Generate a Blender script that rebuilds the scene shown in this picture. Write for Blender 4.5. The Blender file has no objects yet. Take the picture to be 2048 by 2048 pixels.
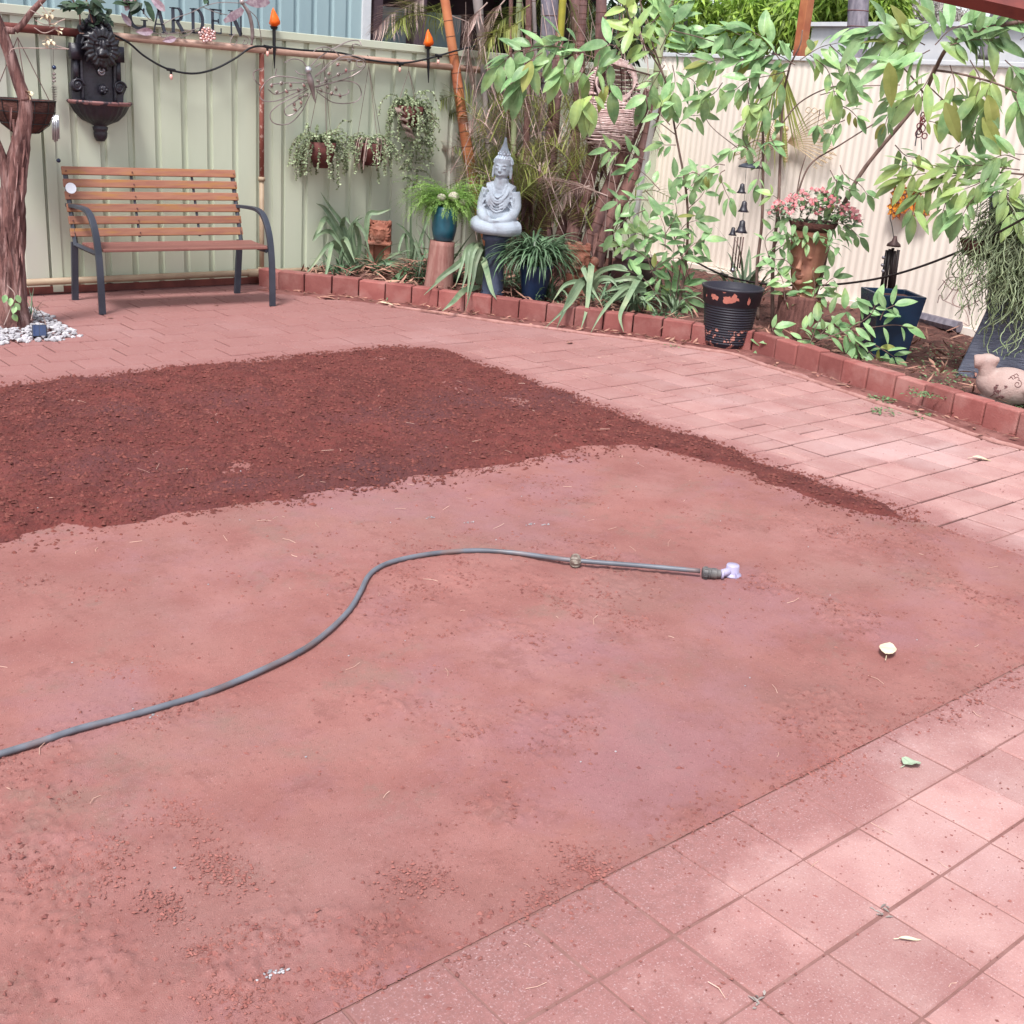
import bpy, math, random
import numpy as np
from mathutils import Vector, Matrix, noise as mnoise
PI = math.pi
rnd = random.Random(7)
rs = np.random.RandomState(11)
SC = bpy.context.scene
COL = SC.collection

# ------------------------------------------------------------ camera, sky, sun, exposure
CAM_F, CAM_H = 2353.6, 1.57244
CR = np.array([[0.7616875, -0.6439832, 0.0715384], [-0.1669206, -0.3017046, -0.9386756], [0.6260748, 0.7030362, -0.3372987]])
CC = np.array([0, 0, CAM_H])
cam = bpy.data.cameras.new('camera')
cam.sensor_width = 36
cam.lens = CAM_F / 2048 * 36
cam.clip_end = 500
cam.clip_start = 0.05
camo = bpy.data.objects.new('camera', cam)
COL.objects.link(camo)
m3 = Matrix((tuple(CR[0]), tuple(-CR[1]), tuple(-CR[2]))).transposed()
camo.matrix_world = Matrix.Translation(CC.tolist()) @ m3.to_4x4()
SC.camera = camo

SUN_EL, SUN_AZ = 59, 212       # azimuth of the sun seen from the yard, degrees from +x counter-clockwise
w = bpy.data.worlds.new('World')
SC.world = w
w.use_nodes = True
nt = w.node_tree
sky = nt.nodes.new('ShaderNodeTexSky')
sky.sky_type = 'NISHITA'
sky.sun_disc = False
sky.sun_elevation = math.radians(SUN_EL)
sky.sun_rotation = math.radians(90 - SUN_AZ)
sky.air_density = 1.0
sky.dust_density = 2.0
sky.ozone_density = 0.6
hs = nt.nodes.new('ShaderNodeHueSaturation')
hs.inputs['Saturation'].default_value = 0.45
nt.links.new(sky.outputs[0], hs.inputs['Color'])
nt.links.new(hs.outputs[0], nt.nodes['Background'].inputs[0])
nt.nodes['Background'].inputs[1].default_value = 0.115
sun = bpy.data.lights.new('sun', 'SUN')
sun.energy = 2.0
sun.angle = math.radians(13)
sun.color = (1.0, 0.975, 0.95)
suno = bpy.data.objects.new('sun', sun)
COL.objects.link(suno)
sd = Vector((math.cos(math.radians(SUN_EL)) * math.cos(math.radians(SUN_AZ)), math.cos(math.radians(SUN_EL)) * math.sin(math.radians(SUN_AZ)), math.sin(math.radians(SUN_EL))))
suno.rotation_euler = sd.to_track_quat('Z', 'Y').to_euler()
suno.location = sd * 20
SC.view_settings.view_transform = 'Standard'
SC.view_settings.look = 'None'
SC.view_settings.exposure = 1.22
SC.view_settings.gamma = 1
SC.cycles.max_bounces = 6
SC.cycles.transparent_max_bounces = 8

# ------------------------------------------------------------ surveying: sight lines of the photograph onto real surfaces
def ray(u, v):
    return CR.T @ np.array([(u - 1024) / CAM_F, (v - 1024) / CAM_F, 1.0])
def G(u, v, z=0.0):
    d = ray(u, v)
    return CC + d * ((z - CAM_H) / d[2])
def PLN(u, v, P, n):
    d = ray(u, v)
    return CC + d * (((np.asarray(P, float) - CC) @ n) / (d @ n))
YF = 8.30                                           # green fence front face
FRP = np.array([8.55, 5.0, 0.0])                    # a point on the cream fence
FRD = np.array([0.118, 0.993, 0.0])                 # and its direction
FRN = np.array([-0.993, 0.118, 0.0])                # normal, into the yard
def FL(u, v, off=0.05):
    return PLN(u, v, (0, YF - off, 0), np.array([0, 1.0, 0]))
def FR(u, v, off=0.05):
    return PLN(u, v, FRP + FRN * off, FRN)
def PV(u, v, P):                                    # upright plane through P facing the path
    n = np.array([P[0], P[1], 0.0]); n /= np.linalg.norm(n)
    return PLN(u, v, P, n)

# ------------------------------------------------------------ materials
def lin(c, k=1.0):
    r = []
    for x in c:
        x = x / 255.0
        r.append((x / 12.92 if x <= 0.04045 else ((x + 0.055) / 1.055) ** 2.4) * k)
    return (r[0], r[1], r[2], 1)
MATS = {}
def mat(name, c, c2=None, rough=0.7, ns=6, nb=0, bs=0.2, metal=0.0, tl=0.0, spec=0.4, av=0.5, k=0.72, c3=None, ns3=2.0, lo=0.4, hi=0.62, nscale=(1, 1, 1), coat=0):
    m = bpy.data.materials.new(name)
    m.use_nodes = True
    t = m.node_tree
    N, L = t.nodes, t.links
    b = N['Principled BSDF']
    tc = N.new('ShaderNodeTexCoord')
    mp = N.new('ShaderNodeMapping')
    mp.inputs['Scale'].default_value = nscale
    L.new(tc.outputs['Object'], mp.inputs[0])
    def nz(s, det=5):
        n = N.new('ShaderNodeTexNoise')
        n.inputs['Scale'].default_value = s
        n.inputs['Detail'].default_value = det
        n.inputs['Roughness'].default_value = 0.6
        L.new(mp.outputs[0], n.inputs['Vector'])
        return n
    def mix(fac, a, bcol):
        x = N.new('ShaderNodeMix')
        x.data_type = 'RGBA'
        L.new(fac, x.inputs[0])
        if isinstance(a, tuple): x.inputs[6].default_value = a
        else: L.new(a, x.inputs[6])
        x.inputs[7].default_value = bcol
        return x.outputs[2]
    def ramp(n, l, h):
        r = N.new('ShaderNodeMapRange')
        r.inputs[1].default_value = l
        r.inputs[2].default_value = h
        L.new(n, r.inputs[0])
        return r.outputs[0]
    a = lin(c, k)
    bb = lin(c2, k) if c2 else tuple(x * 0.75 for x in a[:3]) + (1,)
    col = mix(ramp(nz(ns).outputs[0], lo, hi), a, bb)
    if c3:
        col = mix(ramp(nz(ns3).outputs[0], 0.5, 0.68), col, lin(c3, k))
    at = N.new('ShaderNodeAttribute')
    at.attribute_name = 'a'
    mr = N.new('ShaderNodeMapRange')
    mr.clamp = False
    mr.inputs[3].default_value = 1 - av
    mr.inputs[4].default_value = 1 + av
    L.new(at.outputs['Fac'], mr.inputs[0])
    hv = N.new('ShaderNodeHueSaturation')
    L.new(mr.outputs[0], hv.inputs['Value'])
    L.new(col, hv.inputs['Color'])
    L.new(hv.outputs[0], b.inputs['Base Color'])
    b.inputs['Roughness'].default_value = rough
    b.inputs['Metallic'].default_value = metal
    b.inputs['Specular IOR Level'].default_value = spec
    if coat: b.inputs['Coat Weight'].default_value = coat
    if nb:
        bp = N.new('ShaderNodeBump')
        bp.inputs['Strength'].default_value = bs
        bp.inputs['Distance'].default_value = 0.01
        L.new(nz(nb, 6).outputs[0], bp.inputs['Height'])
        L.new(bp.outputs[0], b.inputs['Normal'])
    if tl:
        tr = N.new('ShaderNodeBsdfTranslucent')
        L.new(hv.outputs[0], tr.inputs[0])
        ms = N.new('ShaderNodeMixShader')
        ms.inputs[0].default_value = tl
        L.new(b.outputs[0], ms.inputs[1])
        L.new(tr.outputs[0], ms.inputs[2])
        L.new(ms.outputs[0], N['Material Output'].inputs[0])
    MATS[name] = m
    return m

# ------------------------------------------------------------ mesh building
def nrm(v):
    v = np.asarray(v, float)
    return v / (np.linalg.norm(v) + 1e-12)
def ico(sub):
    import bmesh
    bm = bmesh.new()
    bmesh.ops.create_icosphere(bm, subdivisions=sub, radius=1)
    V = np.array([v.co[:] for v in bm.verts]); F = np.array([[v.index for v in f.verts] for f in bm.faces])
    bm.free()
    return V, F
ICO = {s: ico(s) for s in (1, 2, 3)}
OCT = (np.array([[1, 0, 0], [-1, 0, 0], [0, 1, 0], [0, -1, 0], [0, 0, 1], [0, 0, -1]], float),
       np.array([[0, 2, 4], [2, 1, 4], [1, 3, 4], [3, 0, 4], [2, 0, 5], [1, 2, 5], [3, 1, 5], [0, 3, 5]]))
class MB:
    def __init__(s):
        s.V = []; s.A = []; s.F = {3: [], 4: []}; s.P = []; s.n = 0
    def add(s, V, F, a=0.5):
        V = np.asarray(V, float)
        if np.isscalar(a): a = np.full(len(V), float(a))
        s.V.append(V); s.A.append(a)
        if isinstance(F, np.ndarray):
            s.F[F.shape[1]].append(F + s.n)
        else:
            for f in F:
                if len(f) in (3, 4): s.F[len(f)].append(np.array([f]) + s.n)
                else: s.P.append([i + s.n for i in f])
        s.n += len(V)
        return s
    def box(s, c, d, rz=0.0, M=None, a=0.5):
        x, y, z = d[0] / 2, d[1] / 2, d[2] / 2
        V = np.array([[-x, -y, -z], [x, -y, -z], [x, y, -z], [-x, y, -z], [-x, -y, z], [x, -y, z], [x, y, z], [-x, y, z]])
        if M is not None: V = V @ np.asarray(M).T
        if rz:
            cs, sn = math.cos(rz), math.sin(rz)
            V = V @ np.array([[cs, -sn, 0], [sn, cs, 0], [0, 0, 1]]).T
        return s.add(V + np.asarray(c, float), np.array([[0, 3, 2, 1], [4, 5, 6, 7], [0, 1, 5, 4], [1, 2, 6, 5], [2, 3, 7, 6], [3, 0, 4, 7]]), a)
    def tube(s, pts, r, n=8, a=0.5, flat=1.0, cap=True):
        P = np.asarray(pts, float)
        m = len(P)
        R = np.full(m, r, float) if np.isscalar(r) else np.asarray(r, float)
        T = np.gradient(P, axis=0)
        T /= np.linalg.norm(T, axis=1)[:, None] + 1e-12
        up = np.array([0, 0, 1.0]) if abs(T[0][2]) < 0.9 else np.array([1.0, 0, 0])
        V = []
        X = nrm(np.cross(up, T[0]))
        for i in range(m):
            X = nrm(X - T[i] * (X @ T[i]))
            Y = np.cross(T[i], X)
            th = np.arange(n) * 2 * PI / n
            V.append(P[i] + R[i] * (np.cos(th)[:, None] * X + np.sin(th)[:, None] * Y * flat))
        V = np.concatenate(V)
        i, j = np.meshgrid(np.arange(m - 1), np.arange(n), indexing='ij')
        j2 = (j + 1) % n
        F = np.stack([i * n + j, i * n + j2, (i + 1) * n + j2, (i + 1) * n + j], -1).reshape(-1, 4)
        aa = np.repeat(a, n) if not np.isscalar(a) else a
        s.add(V, F, aa)
        if cap:
            o = s.n - m * n
            s.P.append([o + k for k in range(n)][::-1]); s.P.append([o + (m - 1) * n + k for k in range(n)])
        return s
    def lathe(s, prof, c, n=24, a=0.5, M=None, sx=1, sy=1):
        V = []
        for r, z in prof:
            for k in range(n):
                t = 2 * PI * k / n
                V.append((r * math.cos(t) * sx, r * math.sin(t) * sy, z))
        V = np.array(V)
        if M is not None: V = V @ np.asarray(M).T
        m = len(prof)
        i, j = np.meshgrid(np.arange(m - 1), np.arange(n), indexing='ij')
        j2 = (j + 1) % n
        F = np.stack([i * n + j, i * n + j2, (i + 1) * n + j2, (i + 1) * n + j], -1).reshape(-1, 4)
        s.add(V + np.asarray(c, float), F, a)
        o = s.n - m * n
        if prof[0][0] > 1e-4: s.P.append([o + k for k in range(n)][::-1])
        if prof[-1][0] > 1e-4: s.P.append([o + (m - 1) * n + k for k in range(n)])
        return s
    def blob(s, c, d, sub=2, jit=0.0, M=None, a=0.5):
        V, F = ICO[sub]
        V = V.copy()
        if jit: V = V * (1 + jit * (rs.rand(len(V), 1) - 0.5) * 2)
        V = V * np.asarray(d if not np.isscalar(d) else (d, d, d))
        if M is not None: V = V @ np.asarray(M).T
        return s.add(V + np.asarray(c, float), F, a)
    def prism(s, pts, th, O, X, Y, a=0.5):      # outline (2-D, ccw) in the X,Y frame at O, thickness th along X x Y
        X, Y = np.asarray(X, float), np.asarray(Y, float)
        Z = nrm(np.cross(X, Y)) * th
        b = np.array([np.asarray(O) + X * p[0] + Y * p[1] for p in pts])
        n = len(b)
        F = [tuple(range(n))[::-1], tuple(range(n, 2 * n))] + [(i, (i + 1) % n, n + (i + 1) % n, n + i) for i in range(n)]
        return s.add(np.concatenate([b, b + Z]), F, a)
    def leaf(s, P, D, N, L, W, a=0.5, curl=0.3, n=5, fold=0.25, shape=0.75, base=0.06, rim=0):
        D = nrm(D); N = np.asarray(N, float); S = nrm(np.cross(D, N)); N = np.cross(S, D)
        t = np.linspace(0, 1, n + 1)
        wd = W / 2 * np.maximum(np.sin(PI * t ** shape) ** 0.8, 0) + 0.0005
        wd[0] = W * base + 0.0008
        ang = curl * t
        x = np.cumsum(np.concatenate([[0], np.cos(ang[1:]) * L / n])); z = -np.cumsum(np.concatenate([[0], np.sin(ang[1:]) * L / n]))
        mid = P + x[:, None] * D + z[:, None] * N
        up = (wd * fold)[:, None] * N
        if rim:
            ws = wd[:, None] * S
            V = np.stack([mid - ws + up, mid - .84 * ws + .84 * up, mid - .08 * ws, mid + .08 * ws, mid + .84 * ws + .84 * up, mid + ws + up], 1).reshape(-1, 3)
            F = [[i * 6 + j, i * 6 + j + 1, i * 6 + j + 7, i * 6 + j + 6] for i in range(n) for j in range(5)]
            hi = min(1.6, a + rim)
            return s.add(V, np.array(F), np.tile([hi, a, min(1.4, a + rim * .5), min(1.4, a + rim * .5), a, hi], n + 1))
        V = np.stack([mid - wd[:, None] * S + up, mid, mid + wd[:, None] * S + up], 1).reshape(-1, 3)
        F = []
        for i in range(n):
            o = i * 3
            F += [[o, o + 1, o + 4, o + 3], [o + 1, o + 2, o + 5, o + 4]]
        return s.add(V, np.array(F), a)
    def strap(s, P, az, L, W, el=1.2, droop=2.0, a=0.5, n=9, fold=0.2, kink=None, tw=0.0):
        t = np.linspace(0, 1, n + 1)
        e = el - droop * t ** 1.3
        if kink: e = np.where(t > kink, -1.35 + 0.1 * t, e)
        e = np.maximum(e, -1.5)
        h = np.array([math.cos(az), math.sin(az), 0])
        d = np.cos(e)[:, None] * h + np.sin(e)[:, None] * np.array([0, 0, 1])
        mid = np.asarray(P, float) + np.concatenate([[[0, 0, 0]], np.cumsum((d[1:] + d[:-1]) / 2, 0) * L / n])
        wd = W / 2 * np.clip(1.15 - t ** 2.5 * 1.13, 0.03, 1) * np.clip(0.6 + t * 3, 0, 1)
        S0 = np.array([-h[1], h[0], 0])
        N = np.cross(d, S0); 
        S = S0 * math.cos(tw) + N * math.sin(tw)
        up = -(wd * fold)[:, None] * N
        V = np.stack([mid - wd[:, None] * S + up, mid, mid + wd[:, None] * S + up], 1).reshape(-1, 3)
        F = []
        for i in range(n):
            o = i * 3
            F += [[o, o + 1, o + 4, o + 3], [o + 1, o + 2, o + 5, o + 4]]
        return s.add(V, np.array(F), a)
    def build(s, name, m, parent=None, smooth=False, bevel=0, remesh=0, solid=0):
        me = bpy.data.meshes.new(name)
        V = np.concatenate(s.V) if s.V else np.zeros((0, 3))
        fs, st, tot = [], [], []
        o = 0
        for k in (3, 4):
            if s.F[k]:
                A = np.concatenate(s.F[k])
                fs.append(A.ravel()); tot.append(np.full(len(A), k)); st.append(o + np.arange(len(A)) * k); o += A.size
        for p in s.P:
            fs.append(np.array(p)); tot.append(np.array([len(p)])); st.append(np.array([o])); o += len(p)
        fs, st, tot = map(np.concatenate, (fs, st, tot))
        me.vertices.add(len(V)); me.vertices.foreach_set('co', V.ravel())
        me.loops.add(len(fs)); me.loops.foreach_set('vertex_index', fs.astype(np.int32))
        me.polygons.add(len(st)); me.polygons.foreach_set('loop_start', st.astype(np.int32)); me.polygons.foreach_set('loop_total', tot.astype(np.int32))
        me.update(calc_edges=True)
        at = me.attributes.new('a', 'FLOAT', 'POINT')
        at.data.foreach_set('value', np.concatenate(s.A))
        me.polygons.foreach_set('use_smooth', np.full(len(st), bool(smooth)))
        if isinstance(m, str): m = MATS[m]
        me.materials.append(m)
        ob = bpy.data.objects.new(name, me)
        COL.objects.link(ob)
        if parent is not None:
            ob.parent = parent
            me.transform(Matrix.Translation(-parent.location)) if not parent.parent else me.transform(Matrix.Translation(-(parent.parent.location + parent.location)))
        if remesh:
            r = ob.modifiers.new('fuse', 'REMESH'); r.mode = 'VOXEL'; r.voxel_size = remesh; r.use_smooth_shade = True
            sm = ob.modifiers.new('soften', 'SMOOTH'); sm.iterations = 3; sm.factor = 0.5
        if bevel:
            b = ob.modifiers.new('bevel', 'BEVEL'); b.width = bevel; b.segments = 2; b.limit_method = 'ANGLE'
        if solid:
            b = ob.modifiers.new('solid', 'SOLIDIFY'); b.thickness = solid
        return ob
def thing(name, label, cat, loc=(0, 0, 0), group=None):
    o = bpy.data.objects.new(name, None)
    o.empty_display_size = 0.1
    COL.objects.link(o)
    o.location = [float(q) for q in loc]
    return tag(o, label, cat, group)
def tag(o, label, cat, group=None):
    o['label'] = label; o['category'] = cat
    if group: o['group'] = group
    return o
def struct(o): o['kind'] = 'structure'; return o
def stuff(o, label=None, cat=None):
    o['kind'] = 'stuff'
    if label: o['label'] = label
    if cat: o['category'] = cat
    return o
def copy_tree(o, parent=None):
    c = o.copy(); COL.objects.link(c)
    if parent is not None: c.parent = parent
    for ch in list(o.children): copy_tree(ch, c)
    return c
def curve(pts, n=8):                        # Catmull-Rom through points
    P = [np.asarray(p, float) for p in pts]
    P = [2 * P[0] - P[1]] + P + [2 * P[-1] - P[-2]]
    out = []
    for i in range(1, len(P) - 2):
        for k in range(n):
            t = k / n
            out.append(0.5 * ((2 * P[i]) + (-P[i - 1] + P[i + 1]) * t + (2 * P[i - 1] - 5 * P[i] + 4 * P[i + 1] - P[i + 2]) * t * t + (-P[i - 1] + 3 * P[i] - 3 * P[i + 1] + P[i + 2]) * t ** 3))
    out.append(P[-2])
    return np.array(out)
def U(a, b): return rnd.uniform(a, b)
def rot(ax, ang): return np.array(Matrix.Rotation(ang, 3, ax))
def fbm(x, y, s=1.0, o=4, seed=0):
    return sum(mnoise.noise((x * s * 2 ** i + seed, y * s * 2 ** i, seed * 1.7 + i)) / 2 ** i for i in range(o))
def vnoise(X, Y, s, seed):                   # fast value noise on arrays
    r = np.random.RandomState(seed)
    T = r.rand(64, 64)
    x, y = X * s, Y * s
    xi, yi = np.floor(x).astype(int), np.floor(y).astype(int)
    fx, fy = x - xi, y - yi
    fx = fx * fx * (3 - 2 * fx); fy = fy * fy * (3 - 2 * fy)
    g = lambda i, j: T[i % 64, j % 64]
    return (g(xi, yi) * (1 - fx) + g(xi + 1, yi) * fx) * (1 - fy) + (g(xi, yi + 1) * (1 - fx) + g(xi + 1, yi + 1) * fx) * fy - 0.5
def fnoise(X, Y, s, seed, o=4): return sum(vnoise(X, Y, s * 2.03 ** i, seed + i) / 2 ** i for i in range(o))

# colours
mat('paver', (197, 153, 147), (185, 136, 131), rough=0.85, ns=5, nb=180, bs=0.25, av=0.12, c3=(206, 170, 167), ns3=0.9, k=.7)
mat('mortar', (129, 88, 83), (112, 75, 71), rough=0.95, ns=20, nb=120, k=.55)
mat('dirt', (182, 123, 115), (168, 108, 101), rough=0.92, ns=3.0, nb=420, bs=0.6, av=0.16, c3=(172, 123, 115), ns3=1.3, k=.66)
mat('topsoil', (124, 60, 54), (104, 47, 43), rough=0.95, ns=9, nb=110, bs=0.7, av=0.4, c3=(106, 59, 60), ns3=1.2, k=.66)
mat('joint_dust', (169, 125, 118), (152, 107, 100), rough=0.95, ns=9, nb=200, k=.6)
mat('clod', (163, 106, 98), (144, 87, 82), rough=0.95, ns=30, av=0.3, k=.62)
mat('soilclod', (129, 72, 64), (109, 58, 52), rough=0.95, ns=14, av=0.35, k=.66)
mat('bedsoil', (112, 73, 65), (80, 51, 46), rough=0.95, ns=12, nb=60, bs=0.8, c3=(140, 94, 84), ns3=2)
mat('kerb', (164, 99, 93), (151, 86, 81), rough=0.85, ns=7, nb=90, bs=0.3, av=0.22, c3=(177, 124, 117), ns3=4)
mat('concrete', (196, 146, 138), (172, 122, 114), rough=0.9, ns=14, nb=60, bs=0.5, k=.66)
mat('green_steel', (206, 212, 190), (198, 205, 182), rough=0.5, ns=2.5, av=0.06, c3=(202, 200, 188), ns3=1.1, nscale=(1, 1, 0.35), lo=.35, hi=.7, k=.83)
mat('cream_steel', (247, 234, 222), (241, 226, 214), rough=0.55, ns=2, av=0.1, nscale=(1, 1, 0.3), lo=.35, hi=.7, k=.88)
mat('blue_steel', (178, 202, 206), (168, 192, 198), rough=0.5, ns=1.5, nscale=(1, 1, 0.3))
mat('white_steel', (238, 238, 240), (226, 228, 232), rough=0.5)
mat('tan_paint', (202, 165, 147), (188, 149, 132), rough=0.5, ns=9)
mat('brown_paint', (132, 70, 62), (110, 58, 52), rough=0.6, ns=9)
mat('cream_paint', (196, 172, 144), (184, 158, 132), rough=0.6, ns=9, k=.62)
mat('rust', (150, 84, 72), (196, 158, 146), rough=0.8, ns=34, lo=0.55, hi=0.6)
mat('cast_iron', (52, 48, 60), (36, 34, 44), rough=0.4, ns=12, nb=60, bs=0.3, spec=0.6)
mat('worn_rim', (150, 104, 102), (60, 50, 58), rough=0.6, ns=18, lo=0.5, hi=0.58)
mat('black', (34, 34, 40), (26, 26, 30), rough=0.45)
mat('black_wood', (58, 44, 44), (40, 32, 34), rough=0.5)
mat('slate_metal', (72, 76, 88), (58, 62, 74), rough=0.45, nb=80, bs=0.1)
mat('silver', (206, 206, 212), (170, 165, 172), rough=0.3, metal=0.7, k=0.9)
mat('wire_silver', (170, 156, 154), (130, 114, 112), rough=0.4, metal=0.3, k=0.8)
mat('bead', (150, 100, 98), (120, 120, 112), rough=0.25, metal=0.3, ns=9)
mat('bronze_wire', (112, 84, 80), (84, 64, 62), rough=0.5, metal=0.3)
mat('flame', (252, 124, 30), (238, 96, 24), rough=0.35, k=0.95, tl=0.25)
mat('slat_wood', (178, 123, 97), (164, 107, 88), rough=0.6, ns=4, nb=40, bs=0.1, av=0.2, c3=(184, 130, 76), ns3=2.2, nscale=(1.2, 14, 14), k=.66)
mat('seat_wood', (155, 105, 94), (140, 91, 84), rough=0.6, ns=4, nb=40, bs=0.1, av=0.2, nscale=(1.2, 14, 14), k=.62)
mat('bark', (140, 98, 92), (88, 56, 54), rough=0.9, ns=7, nb=26, bs=1.0, c3=(186, 150, 144), ns3=5, nscale=(5, 5, 0.8))
mat('twig', (150, 108, 98), (112, 76, 70), rough=0.8, ns=20)
mat('stem_brown', (138, 112, 102), (104, 80, 74), rough=0.8, ns=16, nscale=(1, 1, .4))
mat('coir', (104, 66, 58), (76, 46, 42), rough=1.0, ns=40, nb=60, bs=1, nscale=(1, 1, 4))
mat('pebble', (226, 222, 226), (190, 186, 192), rough=0.6, ns=30, av=0.35, k=0.6)
mat('leaf_shrub', (164, 198, 142), (126, 166, 112), rough=0.38, ns=12, av=0.45, tl=0.30, c3=(182, 202, 120), ns3=2.2, k=0.78)
mat('leaf_edge', (186, 206, 158), (170, 194, 140), rough=0.45, ns=12, av=0.2, tl=0.25, k=0.7)
mat('leaf_yellow', (188, 192, 112), (160, 170, 90), rough=0.5, ns=9, av=0.3, tl=0.3, k=.6)
mat('leaf_dark', (62, 84, 58), (44, 62, 44), rough=0.5, ns=9, av=0.4, tl=0.15)
mat('leaf_strap', (142, 164, 130), (108, 134, 102), rough=0.5, ns=10, av=0.42, tl=0.18, c3=(168, 180, 144), ns3=5, k=.64)
mat('leaf_grass', (128, 158, 122), (86, 120, 84), rough=0.42, ns=10, av=0.5, tl=0.18, k=.66)
mat('leaf_fern', (166, 204, 110), (132, 176, 84), rough=0.55, ns=10, av=0.4, tl=0.3, k=.66)
mat('leaf_succ', (169, 182, 143), (130, 146, 106), rough=0.5, ns=12, av=0.5, tl=0.15)
mat('leaf_dry', (186, 142, 122), (150, 102, 90), rough=0.8, ns=12, av=0.45)
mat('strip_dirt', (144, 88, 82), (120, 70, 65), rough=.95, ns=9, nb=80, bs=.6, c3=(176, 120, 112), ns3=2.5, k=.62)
mat('straw', (226, 190, 172), (204, 160, 142), rough=0.7, ns=14, av=0.3)
mat('crust', (176, 115, 106), (160, 98, 90), rough=0.95, ns=30, av=0.25, k=.64)
mat('leaf_mint', (200, 218, 188), (178, 198, 166), rough=0.6, ns=14)
mat('leaf_pale', (240, 226, 196), (222, 200, 164), rough=0.6, ns=14, av=0.2)
mat('frond_green', (172, 174, 100), (134, 146, 80), rough=0.5, ns=8, av=0.45, tl=0.25, k=.78)
mat('frond_dry', (206, 182, 172), (172, 142, 136), rough=0.7, ns=8, av=0.4, tl=0.15, k=.8)
mat('culm_orange', (202, 129, 86), (182, 106, 73), rough=0.5, ns=5, c3=(157, 82, 65), ns3=2)
mat('culm_green', (160, 168, 130), (136, 148, 108), rough=0.5, ns=6, nscale=(1, 1, .3))
mat('culm_grey', (178, 166, 162), (150, 138, 136), rough=0.6, ns=6, nscale=(1, 1, .3))
mat('culm_yellow', (196, 182, 70), (166, 160, 60), rough=0.5)
mat('culm_brown', (150, 110, 102), (100, 70, 68), rough=0.8, ns=9, nb=30, bs=.8, nscale=(2, 2, .6), c3=(120, 92, 92), ns3=4)
mat('ringm', (108, 70, 58), (88, 58, 48), rough=0.8)
mat('wicker', (232, 206, 202), (196, 160, 156), rough=0.7, ns=25, av=0.25, k=.8)
mat('wicker_dark', (112, 60, 56), (84, 44, 42), rough=0.8, ns=20)
mat('terracotta', (224, 146, 120), (202, 122, 100), rough=0.8, ns=9, nb=50, bs=.5, c3=(236, 178, 156), ns3=8, k=.85)
mat('face_clay', (222, 158, 130), (204, 136, 112), rough=0.7, ns=7, nb=50, bs=.2, k=.85)
mat('pink_clay', (238, 206, 196), (226, 186, 176), rough=0.85, ns=7, nb=90, bs=.4, c3=(244, 226, 218), ns3=3, k=.85)
mat('clay_mark', (126, 84, 84), rough=0.9)
mat('stone_blue', (216, 227, 240), (198, 211, 227), rough=0.8, ns=7, nb=60, bs=.35, c3=(176, 178, 188), ns3=9, k=0.95, lo=.3, hi=.75)
mat('pedestal', (78, 86, 110), (62, 70, 92), rough=0.6, ns=9)
mat('log_pink', (180, 134, 124), (156, 104, 96), rough=0.85, ns=5, nb=30, bs=.6, nscale=(6, 6, 1))
mat('stump_wood', (138, 92, 84), (96, 60, 56), rough=0.9, ns=5, nb=24, bs=1, nscale=(6, 6, .8))
mat('teal_glaze', (52, 122, 142), (38, 98, 120), rough=0.3, spec=0.5, coat=.2, k=.6)
mat('teal_dark', (60, 74, 88), rough=0.5)
mat('blue_glaze', (44, 72, 112), (34, 58, 94), rough=0.3, spec=0.5, coat=.2, k=.6)
mat('navy_glaze', (30, 56, 84), (26, 44, 68), rough=0.25, spec=0.5, ns=3)
mat('navy_dark', (44, 46, 62), (36, 38, 52), rough=0.4)
mat('pot_brown', (62, 46, 52), (84, 52, 50), rough=0.4)
mat('pot_black', (50, 48, 60), (40, 40, 50), rough=0.45, nb=60, bs=.1)
mat('peeled', (204, 128, 112), (190, 112, 98), rough=0.85)
mat('peel_ribs', (50, 48, 60), (206, 140, 126), rough=0.6, ns=26, lo=0.56, hi=0.6)
mat('shell', (232, 222, 206), (206, 192, 176), rough=0.5, ns=20)
mat('tower_slate', (122, 126, 142), (94, 98, 116), rough=0.8, ns=16, nb=40, bs=.8, nscale=(.5, .5, 5))
mat('flower_pink', (212, 104, 112), (232, 168, 168), rough=0.6, ns=30, av=.4, k=.66)
mat('flower_orange', (226, 146, 50), (196, 106, 40), rough=0.5, metal=.2)
mat('red_metal', (140, 62, 66), (104, 50, 56), rough=0.4, metal=.2)
mat('gold_wire', (222, 196, 158), (196, 164, 130), rough=0.5, metal=.2)
mat('pvc', (236, 232, 230), (214, 208, 206), rough=0.4, nscale=(1, 1, .2))
mat('hose', (124, 128, 138), (104, 108, 118), rough=0.42, spec=.5, ns=4, c3=(134, 114, 112), ns3=6, k=.66)
mat('hose_fit', (120, 116, 114), (86, 84, 86), rough=0.45, ns=20)
mat('ball_fit', (168, 158, 146), (116, 96, 88), rough=0.5, ns=60)
mat('lilac_plastic', (206, 198, 232), (194, 186, 224), rough=0.4, k=.6)
mat('solar_blue', (36, 60, 104), (26, 42, 78), rough=0.15, coat=.6)
mat('white_plastic', (230, 232, 240), rough=0.3, k=.9)
mat('mauve_metal', (168, 138, 152), (206, 186, 192), rough=0.35, metal=.3, ns=30)
mat('copper_bead', (214, 150, 138), (236, 208, 206), rough=0.25, metal=.3, ns=40)
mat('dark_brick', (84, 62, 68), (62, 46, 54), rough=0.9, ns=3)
mat('timber_mauve', (148, 122, 128), (122, 98, 106), rough=0.8, ns=7, nscale=(5, 5, .5))
mat('red_beam', (132, 62, 54), (110, 52, 48), rough=0.6)
mat('pole_grey', (150, 142, 152), (118, 112, 124), rough=0.7, ns=9, nscale=(3, 3, 1))
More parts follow.
